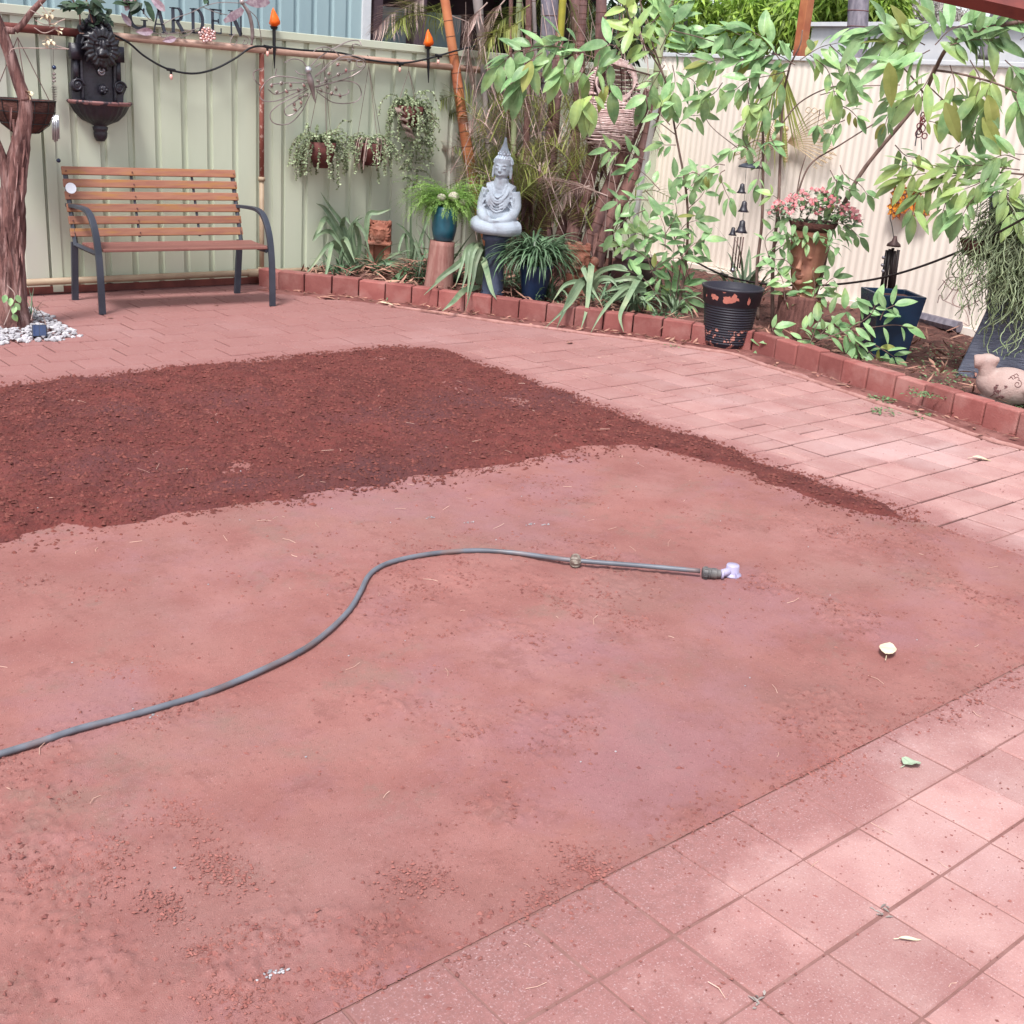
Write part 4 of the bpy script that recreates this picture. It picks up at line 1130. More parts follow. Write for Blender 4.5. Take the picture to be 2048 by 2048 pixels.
for k in range(6):
    z = .462 + k * .078; y = dep - .067 + (z - .44) * .30 - .006
    for xx in (-.01, BW - .03, BW * .36): b.blob(BP(xx, y, z), .0055, 1)
b.build('bolt_heads', 'clay_mark', be)
b = MB(); P = BP(-.01, dep + .012, .748); b.lathe([(.001, -.006), (.034, -.003), (.036, 0), (.034, .003), (.001, .003)], P + by * -.045, 24, M=rot('Z', ba) @ rot('X', PI / 2 - .25))
tag(b.build('white_disc', 'white_plastic'), 'round white disc hanging at the upper left corner of the bench', 'ornament')

# ============================================================ TREE, PEBBLES AND SOLAR LIGHT AT THE LEFT
TB = G(28, 655, 0); TB[2] = 0
def TP(u, v, d=0): 
    P = PV(u, v, TB * (1 + d / np.linalg.norm(TB)) * (1, 1, 0)); return P
tr = thing('left_tree', 'reddish brown tree with peeling bark standing beside the bench', 'tree', TB)
def gnarl(pts, rad, n=20, amp=.12, seed=0):
    c_ = curve(pts, 10); R_ = np.interp(np.linspace(0, 1, len(c_)), np.linspace(0, 1, len(rad)), rad)
    b = MB(); b.tube(c_, R_, n); V = b.V[0]
    for i in range(len(c_)):
        for k in range(n):
            q = i * n + k; d_ = V[q] - c_[i]
            V[q] = c_[i] + d_ * (1 + amp * (math.sin(k / n * 2 * PI * 4 + i * .08 + seed) * .5 + fbm(k * .9, i * .16, 1, 3, seed) * 1.1))
    return b
b = gnarl([TP(26, 668), TP(24, 600), TP(22, 520), TP(24, 430), TP(28, 360), TP(38, 300), TP(50, 240), TP(50, 195)], [.13, .088, .074, .067, .062, .052, .040, .034], 28, .16)
b.build('trunk', 'bark', tr, smooth=True)
def limb(pts, rad, seed=1):
    b = gnarl([TP(*p_) for p_ in pts], rad, 14, .07, seed); return b.build('branch', 'bark', tr, smooth=True)
limb([(50, 200), (36, 160), (20, 110), (2, 60), (-20, 10)], [.038, .033, .032, .03, .028])
limb([(30, 62), (45, 48), (62, 25), (90, -5)], [.018, .017, .017, .015], 2)
limb([(22, 380), (8, 330), (-6, 290), (-30, 240)], [.05, .03, .028, .026], 3)
limb([(8, 60), (30, 62)], [.022, .018], 4)
b = MB()
for q in ([(60, 20), (80, 30), (100, 45), (118, 62)], [(70, 40), (95, 50), (130, 38)], [(90, 78), (110, 90), (136, 98)], [(18, 112), (25, 98), (60, 96), (138, 98)], [(80, 5), (95, 30), (100, 55)], [(68, 55), (90, 66), (120, 52)]):
    b.tube(curve([TP(u, v, -.03) for u, v in q], 5), .0028, 5)
b.build('twig', 'frond_dry', tr)
b = MB()
for u, v in ((88, 28), (92, 33), (108, 52), (120, 62), (96, 80), (102, 84), (92, 90), (60, 182), (58, 188), (100, 26)):
    for k in range(4): b.leaf(TP(u + U(-4, 4), v + U(-3, 3), -.04), nrm([U(-1, 1), U(-1, 1), U(-1, 1)]), (0, 0, 1), .03, .02, U(.4, 1), .6, n=3)
b.build('dry_flower', 'leaf_pale', tr)
b = MB()
for k in range(30):
    v = U(210, 640); c_ = TP(U(8, 44) + (0 if v > 360 else 14), v, -.10); b.leaf(c_, (U(-.15, .15), 0, -1), (-.6, -.8, 0), U(.08, .2), U(.006, .012), U(.3, .9), U(-.3, .1), n=3, base=.6)
b.build('peeling_bark', 'bark', tr)
cl = thing('dark_leaf_climber', 'dark green leafy sprigs above the wall fountain and sign', 'plant', FL(180, 30, .1))
b = MB(); bs_ = MB()
for pts in ([(160, 50), (158, 25), (140, -10)], [(185, 45), (178, 20), (170, -10)], [(262, 12), (275, -5)]):
    bs_.tube(curve([FL(u, v, .12) for u, v in pts], 5), .005, 5)
for u, v, n_, s_ in ((125, 10, 3, .07), (150, 10, 8, .08), (180, 8, 9, .09), (195, 22, 8, .07), (210, 30, 6, .07), (262, 4, 4, .10), (282, 8, 5, .11), (170, 38, 4, .05), (200, 38, 4, .05), (400, 0, 4, .06)):
    for k in range(n_): b.leaf(FL(u + U(-14, 14), v + U(-12, 12), .1 + U(-.03, .06)), nrm([U(-1, 1), U(-.6, .2), U(-1, .3)]), (0, -.6, .8), s_ * U(.8, 1.2), s_ * .55, U(0, 1), .3)
b.build('foliage', 'leaf_dark', cl); bs_.build('stem', 'twig', cl)

b = MB(); pg = []
n = 900
pebc = [G(-70, 690), G(-40, 640), G(60, 618), G(100, 630), G(158, 672), G(120, 682), G(0, 690)]
PX = np.array([p_[:2] for p_ in pebc])
mn, mx = PX.min(0), PX.max(0); cnt = 0
while cnt < 620:
    x, y = U(mn[0], mx[0]), U(mn[1], mx[1])
    s0 = sdist(np.array([x]), np.array([y]), [tuple(q) for q in PX])[0] + U(-.02, .02)
    if s0 < 0 or math.hypot(x - TB[0], y - TB[1]) < .1: continue
    cnt += 1; r_ = U(.009, .02); b.blob((x, y, .004 + min(s0, .12) * U(0, .25)), (r_ * U(.9, 1.5), r_, r_ * U(.5, .8)), 1, .12, M=rot('Z', U(0, 3)), a=U(.1, .8))
stuff(b.build('white_pebbles', 'pebble'), 'white pebbles heaped round the foot of the left tree', 'pebbles')
P = G(80, 678, 0)
so = thing('solar_spike_light', 'small square blue solar light sitting in the white pebbles', 'solar light', P)
b = MB(); an = math.atan2(P[1], P[0]) - PI / 2; b.box(P + (0, 0, .045), (.082, .03, .075), an, rot('X', -.5)); b.build('housing', 'navy_dark', so, bevel=.004)
b = MB(); c_ = np.array([math.cos(an - PI / 2), math.sin(an - PI / 2), 0]); M_ = rot('Z', an) @ rot('X', -.5)
for q in (-1, 1): b.box(P + (0, 0, .045) + M_ @ np.array([q * .0185, -.0165, 0]), (.034, .003, .064), M=M_)
b.build('solar_panel', 'solar_blue', so)
b = MB()
cp = G(66, 640, .0)
for k in range(16): b.strap(cp + (U(-.02, .02), U(-.02, .02), 0), U(0, 6.28), U(.1, .24), .005, U(1.1, 1.5), U(.3, 1.6), U(0, 1))
tag(b.build('grass_tuft', 'leaf_grass'), 'thin green grass tuft growing at the foot of the left tree', 'grass tuft')
ct = thing('creeper_sprig', 'small pale leaved creeper climbing the base of the left trunk', 'plant', TP(30, 640, -.1))
b = MB()
for u, v in ((30, 606), (26, 628), (31, 612), (22, 596), (12, 590), (34, 590)): b.leaf(TP(u, v, -.13), nrm([U(-.6, .6), -.3, -1]), (-.5, -.8, .3), .05, .034, U(.4, 1), .2)
b.build('leaf', 'leaf_shrub', ct)
b = MB(); b.tube(curve([TP(u, v, -.12) for u, v in ((8, 650), (20, 620), (30, 590), (14, 570))], 6), .003, 5)
b.tube(curve([G(62, 640, .2), G(70, 615, .17), G(85, 630, .08), G(95, 660, .0)], 6), .0025, 5); b.tube(curve([G(34, 560, .3), G(46, 600, .1), G(66, 640, 0)], 6), .0028, 5)
b.build('runner', 'frond_dry', ct)

# limbs at the top right
ot = thing('grey_forked_tree', 'forked grey tree trunk at the very top right corner', 'tree', FR(1990, 300, 1.2))
for pts, rr_ in (([(1975, 120), (1990, 60), (2012, 15), (2040, -40), (2060, -90)], [.06, .06, .07, .075, .08]), ([(2008, 30), (1985, -30), (1960, -80)], [.05, .05, .05])):
    b = MB(); c_ = curve([FR(u, v, 1.2) for u, v in pts], 6); b.tube(c_, np.interp(np.linspace(0, 1, len(c_)), np.linspace(0, 1, len(rr_)), rr_), 14); b.build('branch', 'pole_grey', ot, smooth=True)
# ============================================================ THINGS STANDING IN THE GARDEN BED
BZ = .085
def face_to_cam(P, off=0.0):                      # local frame: X to the viewer's right, Y towards the viewer, Z up
    a = math.atan2(-P[1], -P[0]) + off
    Y_ = np.array([math.cos(a), math.sin(a), 0]); X_ = np.array([-Y_[1], Y_[0], 0])
    return np.stack([X_, Y_, [0, 0, 1]], 1)
def HZ(P, v):                                     # height above P that falls on image row v
    lo, hi = -1.0, 4.0
    for _ in range(40):
        m_ = (lo + hi) / 2; q = CR @ (np.array([P[0], P[1], m_]) - CC)
        if 1024 + CAM_F * q[1] / q[2] > v: lo = m_
        else: hi = m_
    return lo
class LB(MB):                                     # shapes in a local frame
    def __init__(s, P, M, k=1.0): super().__init__(); s.P0 = np.array(P, float); s.S = np.ones(3); s.M = M * k; s.k = k; s.R_ = M
    def w(s, p): return s.P0 + s.M @ (np.asarray(p, float) * s.S)
    def e(s, c, d, sub=2, R=None, a=.5): return s.blob(s.w(c), np.asarray(d) * s.S * s.k, sub, M=s.R_ @ (R if R is not None else np.eye(3)), a=a)
    def t(s, pts, r, n=10, a=.5, c=True): 
        p_ = [s.w(q) for q in pts]
        if c and len(p_) > 2:
            p2 = curve(p_, 6); r = np.interp(np.linspace(0, 1, len(p2)), np.linspace(0, 1, len(p_)), np.full(len(p_), r) if np.isscalar(r) else r) * s.k; p_ = p2
        else: r = np.asarray(r) * s.k if not np.isscalar(r) else r * s.k
        return s.tube(p_, r, n, a)
    def bx(s, c, d, R=None, a=.5): return s.box(s.w(c), np.asarray(d) * s.k, M=s.R_ @ (R if R is not None else np.eye(3)), a=a)

# --- seated buddha statue on its pedestal
PB = G(984, 592, BZ)
ztop, zseat = HZ(PB, 277), HZ(PB, 470)
HB = ztop - zseat
M_ = face_to_cam(PB, -.30)
M2 = M_ @ rot('Y', .035)
pd = thing('statue_pedestal', 'dark blue grey round pedestal standing under the pale seated statue', 'pedestal', PB)
b = MB(); hp = zseat - BZ
b.lathe([(.095, -.03), (.095, .02), (.082, .04), (.075, hp * .5), (.080, hp - .05), (.10, hp - .035), (.10, hp + .002)], PB, 28); b.build('column', 'pedestal', pd, smooth=True)
S0 = np.array([PB[0], PB[1], zseat])
st = thing('buddha_statue', 'pale blue grey seated stone figure meditating on the dark blue pedestal', 'statue', S0)
k = HB / 1.0
b = LB(S0, M2, k); b.S = np.array([.84, .9, 1.0])                      # all sizes as fractions of the figure's height
b.e((0, 0, .035), (.285, .17, .045), 3)                              # plinth of folded legs
b.e((.185, .02, .105), (.135, .155, .09), 3); b.e((-.185, .02, .105), (.135, .155, .09), 3)
b.t([(.27, .0, .10), (.16, .15, .085), (-.06, .19, .075), (-.14, .17, .07)], [.085, .075, .055, .035], 14)
b.t([(-.27, .0, .10), (-.16, .16, .08), (.04, .20, .07), (.13, .18, .07)], [.085, .07, .055, .03], 14)
b.e((0, -.01, .20), (.165, .115, .15), 3); b.e((0, -.015, .36), (.17, .105, .14), 3); b.e((0, -.02, .46), (.19, .095, .08), 3)
b.t([(-.17, -.02, .47), (-.01, -.03, .52), (.17, -.02, .47)], [.065, .055, .065], 12)
for q in (-1, 1):
    b.t([(q * .185, -.02, .47), (q * .225, -.01, .33), (q * .21, .05, .225)], [.058, .056, .052], 14)
    b.t([(q * .21, .03, .225), (q * .13, .13, .175), (q * .04, .165, .165)], [.062, .05, .034], 14)
    b.e((q * .19, .02, .17), (.07, .09, .06), 2)
b.e((0, .175, .155), (.085, .045, .024), 2); b.e((.02, .185, .172), (.075, .036, .016), 2)
b.t([(0, -.015, .50), (0, -.005, .60)], [.085, .075], 14)
b.e((0, 0, .70), (.110, .100, .105), 3); b.e((0, .02, .655), (.092, .078, .068), 3); b.e((0, .055, .605), (.036, .030, .022), 2)
b.e((0, -.02, .755), (.124, .108, .088), 3); b.e((0, -.015, .845), (.080, .072, .052), 2)
b.t([(0, -.01, .87), (0, -.01, .91), (0, -.01, .96), (0, -.01, 1.015)], [.055, .036, .020, .012], 12, c=False)
for q in (-1, 1):
    b.e((q * .116, -.005, .685), (.018, .026, .046), 2); b.t([(q * .116, 0, .67), (q * .118, .004, .595)], [.017, .013], 8)
    b.e((q * .046, .088, .703), (.028, .014, .010), 2)
    b.t([(q * .078, .072, .728), (q * .046, .095, .738), (q * .014, .097, .724)], .006, 6)
b.t([(0, .094, .728), (0, .112, .685), (0, .119, .670)], [.010, .014, .018], 8); b.e((0, .108, .668), (.025, .014, .010), 2)
b.e((0, .098, .638), (.033, .014, .008), 2); b.e((0, .094, .626), (.026, .014, .007), 2)
for k_, (zz, ww) in enumerate(((.43, .10), (.40, .12), (.37, .135), (.34, .15), (.31, .16), (.28, .165))):   # folds of the robe
    b.t([(-ww, .04 + .01 * k_, zz + .10), (-ww * .6, .085, zz + .01), (0, .105, zz - .03), (ww * .6, .085, zz + .01), (ww * .95, .04, zz + .11)], .0075, 6)
b.t([(-.12, .045, .50), (-.10, .075, .42), (-.03, .092, .36), (.05, .092, .37), (.12, .072, .44), (.12, .045, .50)], .010, 6)
for q in (-1, 1):
    for k_ in range(3): b.t([(q * (.20 - k_ * .03), .055, .42 - k_ * .05), (q * .215, .07, .30 - k_ * .02), (q * .19, .10, .22)], .007, 6)
for k_ in range(4): b.t([(-.20, .14, .03 + k_ * .022), (0, .205, .028 + k_ * .014), (.2, .14, .03 + k_ * .022)], .006, 6)
b.build('body', 'stone_blue', st, remesh=.0052)
b = LB(S0, M2, k); b.S = np.array([.80, .9, 1.0])
for lay in range(9):
    el = .1 + lay * .16; nn = max(5, int(24 * math.cos(el)))
    for q in range(nn):
        a = 2 * PI * q / nn + lay * .3
        x_, y__, z_ = math.cos(el) * math.cos(a), math.cos(el) * math.sin(a), math.sin(el)
        if y__ > .35 and lay < 3: continue
        b.e((x_ * .124, y__ * .108 - .02, .745 + z_ * .094), (.017, .015, .014), 1)
for lay in range(3):
    for q in range(10): a = q * .628 + lay * .3; b.e((math.cos(a) * (.078 - lay * .018), -.015 + math.sin(a) * (.07 - lay * .016), .845 + lay * .022), (.013, .013, .013), 1)
b.build('hair_curls', 'stone_blue', st, smooth=True)

# --- pink log with teal pot, fern and shells
PLg = G(880, 577, BZ)
zl_ = HZ(PLg, 482)
lg = MB(); c_ = curve([PLg + (-.02, 0, -.03), PLg + (-.01, 0, .15), PLg + (.0, 0, zl_ - BZ)], 6); lg.tube(c_, np.linspace(.115, .095, len(c_)), 22)
V = lg.V[0]; V[:] = V + (np.sin(np.arctan2(V[:, 1] - PLg[1], V[:, 0] - PLg[0]) * 9) * .004)[:, None] * (V - PLg) / .11 * (1, 1, 0)
tag(lg.build('upright_log', 'log_pink', smooth=True), 'weathered pinkish log standing upright under the teal pot', 'log')
T0 = np.array([PLg[0] + .01, PLg[1], zl_]); tp_h = HZ(T0, 412) - zl_
tpo = thing('teal_pot', 'glazed teal pot holding feathery green fern on top of the pinkish log', 'plant pot', T0)
b = MB(); b.lathe([(.055, .002), (.078, .01), (.095, tp_h * .35), (.098, tp_h * .7), (.10, tp_h), (.09, tp_h), (.086, tp_h - .03), (.001, tp_h - .035)], T0, 30); b.build('pot', 'teal_glaze', tpo, smooth=True)
b = MB(); b.lathe([(.10, 0), (.115, .01), (.118, .03), (.11, .03), (.10, .012), (.001, .01)], T0 + (-.03, -.03, .002) * np.array([0, 0, 1]), 26)
fb = MB(); ftop = T0 + (0, 0, tp_h)
def fern(b, O, az, L, el, dr, w0, a0, n=26):
    t_ = np.linspace(0, 1, n); e_ = el - dr * t_; hh = np.array([math.cos(az), math.sin(az), 0])
    d_ = np.cos(e_)[:, None] * hh + np.sin(e_)[:, None] * np.array([0, 0, 1]); P_ = O + np.cumsum(d_, 0) * L / n
    S_ = np.array([-hh[1], hh[0], 0]); V = []; F = []
    for i in range(2, n):
        for q in (-1, 1):
            w_ = w0 * math.sin(PI * min(1, t_[i] * 1.02)) ** .5 * rs.uniform(.6, 1.2)
            dd_ = nrm(S_ * q + d_[i] * .8 + np.array([0, 0, rs.uniform(-.6, .4)]))
            o_ = len(V); V += [P_[i], P_[i] + dd_ * w_ * .5 + d_[i] * .0035, P_[i] + dd_ * w_, P_[i] + dd_ * w_ * .5 - d_[i] * .0035]; F.append([o_, o_ + 1, o_ + 2, o_ + 3])
    b.add(V, np.array(F), a0)
for _ in range(620):
    az = U(0, 2 * PI); side = abs(math.cos(az - (math.atan2(-PLg[1], -PLg[0]) + PI / 2)))
    towards = math.cos(az - math.atan2(-PLg[1], -PLg[0]))
    if towards > .75 and rnd.random() < .9: continue
    fern(fb, ftop + (U(-.06, .06), U(-.06, .06), 0), az, U(.16, .40) * (.7 + .6 * side), U(.5, 1.4), U(1.5, 2.7), U(.02, .036), U(0, 1))
fb.build('fern', 'leaf_fern', tpo)
for i_, (u, v, r_) in enumerate(((883, 404, .034), (908, 402, .042), (925, 413, .03))):
    c_ = PV(u, v - 9, ftop + (-.02, -.06, 0)); b = MB(); prof = [(.001, -1), (.6, -.8), (.95, -.3), (1, 0), (.95, .3), (.6, .8), (.15, .98), (.001, .93)]
    V = []; 
    for p_r, p_z in prof:
        for q in range(28): rr_ = p_r * r_ * (1 + .05 * math.cos(q * PI)); V.append(c_ + np.array([rr_ * math.cos(q * PI / 14), rr_ * math.sin(q * PI / 14), p_z * r_ * .85]))
    i, j = np.meshgrid(np.arange(7), np.arange(28), indexing='ij'); j2 = (j + 1) % 28
    b.add(V, np.stack([i * 28 + j, i * 28 + j2, (i + 1) * 28 + j2, (i + 1) * 28 + j], -1).reshape(-1, 4))
    tag(b.build('sea_urchin_shell', 'shell', smooth=True), ('smaller cream urchin shell at the left of the teal pot rim', 'largest cream urchin shell resting in the middle of the teal pot', 'yellowish urchin shell tucked in the fern right of the other shells')[i_], 'shell', 'urchin shells in the teal pot')

# --- terracotta lion block
PL_ = G(757, 537, BZ + .02); PL_[1] = min(PL_[1], YF - .14); PL_[2] = BZ
hL = HZ(PL_, 443) - BZ; M_ = face_to_cam(PL_, -.1)
b = LB(PL_, M_, hL)
lb = thing('terracotta_lion', 'terracotta lion head on a short column against the green fence', 'statue', PL_)
b.bx((-.17, -.02, .28), (.13, .2, .6)); b.bx((.17, -.02, .28), (.13, .2, .6)); b.bx((0, -.06, .28), (.3, .1, .6)); b.bx((0, 0, .57), (.50, .32, .06)); b.bx((0, -.06, .80), (.46, .16, .42))
b.e((0, .06, .77), (.16, .11, .17), 3); b.e((0, .14, .70), (.075, .07, .07), 2); b.e((0, .19, .745), (.035, .03, .03), 2); b.e((0, .14, .62), (.07, .05, .035), 2)
for q in (-1, 1):
    b.e((q * .065, .15, .81), (.032, .02, .02), 2); b.t([(q * .02, .17, .84), (q * .07, .165, .865), (q * .12, .13, .84)], .014, 6)
    b.e((q * .20, .04, .98), (.05, .05, .07), 2); b.t([(q * .03, .17, .68), (q * .09, .14, .66)], .016, 6, c=False)
for q in range(20):
    a = 2 * PI * q / 20; b.t([(math.cos(a) * .15, .09, .77 + math.sin(a) * .16), (math.cos(a + .1) * .2, .08, .77 + math.sin(a + .1) * .215), (math.cos(a + .3) * .235, .02, .77 + math.sin(a + .3) * .25)], [.026, .022, .008], 6)
b.build('figure', 'terracotta', lb, remesh=.006)

# --- small terracotta totem between the pots
PT = G(1150, 592, BZ); hT = HZ(PT, 487) - BZ; M_ = face_to_cam(PT, .15)
tt = thing('terracotta_totem', 'orange terracotta temple guardian figure between the blue pot and palm trunks', 'statue', PT)
b = LB(PT, M_, hT)
b.t([(-.12, 0, -.05), (-.14, .02, .25), (-.10, .02, .42)], [.14, .12, .11], 12); b.t([(.14, .03, -.05), (.12, .06, .22), (.1, .03, .45)], [.12, .10, .12], 12)
b.e((.22, .02, .5), (.17, .15, .15), 2); b.e((.02, 0, .55), (.26, .16, .10), 2); b.e((.3, .02, .66), (.11, .10, .12), 2)
b.bx((-.02, .0, .72), (.44, .28, .22)); b.e((-.02, .13, .70), (.15, .09, .12), 2); b.e((-.02, .2, .68), (.06, .06, .05), 2)
for q in (-1, 1): b.e((-.02 + q * .09, .17, .76), (.045, .03, .035), 2); b.bx((-.02 + q * .19, 0, .97), (.07, .22, .09)); b.e((-.02 + q * .1, .19, .62), (.04, .03, .03), 1)
for q in range(4): b.bx((-.02, .01, .80 + q * .05), (.46 - .03 * (q % 2), .30 - .04 * (q % 2), .028))
b.bx((-.02, .02, .97), (.12, .22, .12)); b.t([(-.22, .02, .62), (-.40, .03, .72), (-.44, .0, .85)], [.07, .06, .03], 8); b.t([(-.1, .14, .58), (-.02, .2, .55), (.1, .14, .58)], .03, 8)
b.build('figure', 'terracotta', tt, remesh=.006)

# --- blue pot with strappy green plant
P = G(1067, 598, BZ); zt_ = HZ(P, 536) - BZ
bl = thing('blue_pot', 'glossy blue pot overflowing with dark green strappy leaves below the statue', 'plant pot', P)
b = MB(); b.lathe([(.08, -.01), (.088, .01), (.105, zt_ * .5), (.125, zt_), (.135, zt_ + .01), (.135, zt_ + .03), (.12, zt_ + .03), (.115, zt_ - .01), (.001, zt_ - .015)], P, 32); b.build('pot', 'blue_glaze', bl, smooth=True)
b = MB(); top = P + (0, 0, zt_)
for _ in range(420):
    a = U(0, 2 * PI); b.strap(top + (U(-.08, .08), U(-.08, .08), U(0, .04)), a, U(.30, .52), U(.013, .021), U(.7, 1.45), U(1.7, 2.7), U(0, 1), 8)
b.build('foliage', 'leaf_grass', bl)

# --- dark brown peeling pot behind
P = G(1262, 598, BZ + .02); P[2] = BZ; zt_ = HZ(P, 520) - BZ
bp2 = thing('brown_pot', 'dark brown round pot with peeling glaze half hidden under the leafy shrub', 'plant pot', P)
b = MB(); b.lathe([(.11, -.01), (.15, .03), (.175, zt_ * .6), (.17, zt_ * .9), (.15, zt_ - .005), (.165, zt_ + .012), (.155, zt_ + .02), (.14, zt_), (.001, zt_ - .02)], P, 32); b.build('pot', 'pot_brown', bp2, smooth=True)

# --- black ribbed pot standing on the paving
P = G(1450, 697, 0); zt_ = HZ(P, 573); 
R1 = .5 * np.linalg.norm(PV(1513, 585, P + (0, 0, zt_)) - PV(1385, 585, P + (0, 0, zt_)))
P = P + nrm((P[0], P[1], 0)) * .10
bk = thing('ribbed_pot', 'black ribbed pot with peeling terracotta patches standing in front of the kerb', 'plant pot', P)
zt_ = HZ(P, 572)
M_t = rot('Y', 0)
prof = [(R1 * .62, .002), (R1 * .66, .012)]
for q in range(15):
    z0 = .03 + q * (zt_ * .70 - .03) / 15; dz = (zt_ * .70 - .03) / 15; r0 = R1 * (.66 + .24 * (z0 / zt_) ** .8)
    prof += [(r0, z0), (r0 + .0065, z0 + dz * .3), (r0 + .0065, z0 + dz * .6), (r0, z0 + dz * .85)]
z0 = zt_ * .72
b = MB(); lowp = [p_ for p_ in prof if p_[1] < zt_ * .34]; b.lathe(lowp, P, 48); b.build('peeling_lower_ribs', 'peel_ribs', bk, smooth=True)
b = MB(); b.lathe([p_ for p_ in prof if p_[1] >= zt_ * .33] + [(R1 * .9, z0), (R1 * .965, zt_ - .02), (R1 * 1.0, zt_ - .012), (R1 * 1.0, zt_), (R1 * .94, zt_), (R1 * .9, zt_ - .04), (.001, zt_ - .05)], P, 48); b.build('pot', 'pot_black', bk, smooth=True)
b = MB(); Mx = face_to_cam(P)
def patch(u0, z0, wd_, ht_, seed):
    n_ = 14; V = [(0, 0)]; 
    for q in range(n_):
        a = 2 * PI * q / n_; r_ = 1 + fbm(math.cos(a) * 2, math.sin(a) * 2, 1, 3, seed) * .75; V.append((math.cos(a) * wd_ * r_, math.sin(a) * ht_ * r_))
    out = []
    for x, z in V:
        rr_ = R1 * (.9 + .065 * ((z0 + z) / zt_ - .72) / .25) + .0022; a = u0 + x / rr_
        out.append(P + Mx @ np.array([math.sin(a) * rr_, math.cos(a) * rr_, 0]) + np.array([0, 0, z0 + z]))
    b.add(out, np.array([[0, 1 + q, 1 + (q + 1) % n_] for q in range(n_)]))
for a in ((-.62, zt_ * .85, .032, .020, 1), (-.1, zt_ * .845, .034, .024, 2), (.1, zt_ * .87, .022, .022, 5), (.62, zt_ * .83, .014, .022, 3), (-.25, zt_ * .955, .014, .006, 4), (-1.0, zt_ * .84, .008, .010, 6)): patch(*a)
b.build('peeled_patches', 'peeled', bk)

# --- tree stump, terracotta face planter, pink flowers
PS = G(1592, 668, BZ); PS[2] = .05; zs = HZ(PS, 590)
b = gnarl([PS + (0, 0, -.02), PS + (0, 0, .12), PS + (0, 0, zs - .05)], [.175, .155, .15], 34, .10, 5)
tag(b.build('tree_stump', 'stump_wood', smooth=True), 'rough brown tree stump carrying the terracotta face planter', 'tree stump')
FP = np.array([PS[0], PS[1], zs - .05]); hF = HZ(FP, 455) - FP[2]
fc_ = thing('face_planter', 'terracotta face planter with a flowering plant standing on the tree stump', 'planter', FP)
M_ = face_to_cam(FP, -.35); b = LB(FP, M_, hF)
for q, (zz, rx, ry) in enumerate(((0, .30, .22), (.06, .33, .24), (.10, .29, .2))): b.e((0, 0, zz), (rx, ry, .05), 2)
b.t([(0, 0, .05), (0, 0, .2), (0, 0, .45), (0, 0, .7), (0, 0, 1.0)], [.13, .15, .21, .25, .27], 20)
b.e((0, .09, .42), (.17, .15, .22), 3); b.e((0, .09, .62), (.2, .13, .22), 3); b.e((0, .2, .29), (.06, .05, .05), 2)
b.t([(0, .20, .66), (0, .27, .52), (0, .30, .46)], [.022, .032, .045], 8)
for q in (-1, 1):
    b.e((q * .085, .2, .62), (.055, .035, .022), 2); b.t([(q * .03, .225, .69), (q * .09, .225, .715), (q * .15, .17, .68)], .013, 6); b.e((q * .03, .275, .455), (.025, .02, .016), 1); b.e((q * .2, .0, .55), (.03, .05, .09), 2)
b.e((0, .235, .385), (.06, .03, .016), 2); b.e((0, .23, .355), (.05, .03, .016), 2)
b.build('face', 'face_clay', fc_, remesh=.006)
ftp = FP + (0, 0, hF); b = MB()
b.lathe([(.14, -.02), (.17, .04), (.15, .04), (.001, .02)], ftp, 20); b.build('bowl', 'coir', fc_, smooth=True)
b = MB(); fl = MB()
R90 = face_to_cam(FP)
for _ in range(420):
    x_, z_ = U(-.30, .30), U(-.02, .20); q = ftp + R90 @ np.array([x_, U(-.12, .16), 0]) + (0, 0, .05 + z_ * (1 - (x_ / .33) ** 2))
    b.leaf(q, nrm([U(-1, 1), U(-1, 1), U(-.5, 1)]), (0, 0, 1), U(.03, .055), .02, U(0, 1), .3, n=3)
for _ in range(150):
    x_ = U(-.30, .30); q = ftp + R90 @ np.array([x_, U(-.1, .18), 0]) + (0, 0, .06 + U(.04, .2) * (1 - (x_ / .36) ** 2))
    nb2 = nrm(np.append(R90[:, 1][:2] * 1, .6))
    for k_ in range(5):
        a = k_ * 1.257; X_ = nrm(np.cross(nb2, (0, 0, 1))); Y_ = np.cross(nb2, X_); fl.leaf(q, X_ * math.cos(a) + Y_ * math.sin(a), nb2, U(.014, .02), .014, U(0, 1), .2, n=2, base=.5)
b.build('foliage', 'leaf_strap', fc_); fl.build('flowers', 'flower_pink', fc_)
b = MB()
for _ in range(34): b.leaf(ftp + R90 @ np.array([U(-.2, .22), .15, 0]) + (0, 0, U(-.10, .03)), nrm([U(-1, 1), U(-1, 0), U(-1, .3)]), (0, 0, 1), .09, .035, U(0, 1), .5)
b.build('trailing_leaves', 'leaf_shrub', fc_)

# --- navy square pot
P = G(1762, 722, BZ); P[2] = .06; zt_ = HZ(P, 592) - .06
P = P + nrm((P[0], P[1], 0)) * .12; zt_ = HZ(P, 584) - .06
nv = thing('navy_square_pot', 'tall square navy blue glazed pot against the cream fence', 'plant pot', P)
A_ = math.atan2(-P[1], -P[0]) + PI / 4 + .42
rt, rb = .225, .160
b = MB(); V = []
for z, r_ in ((0, rb), (zt_ * .5, rb + (rt - rb) * .45), (zt_, rt), (zt_, rt - .03), (zt_ - .06, rt - .035)):
    for q in range(4): V.append(P + np.array([math.cos(A_ + q * PI / 2) * r_, math.sin(A_ + q * PI / 2) * r_, z]))
i, j = np.meshgrid(np.arange(4), np.arange(4), indexing='ij'); j2 = (j + 1) % 4
b.add(V, np.stack([i * 4 + j, i * 4 + j2, (i + 1) * 4 + j2, (i + 1) * 4 + j], -1).reshape(-1, 4)); b.P.append([16, 17, 18, 19]); b.build('pot', 'navy_glaze', nv, bevel=.006)
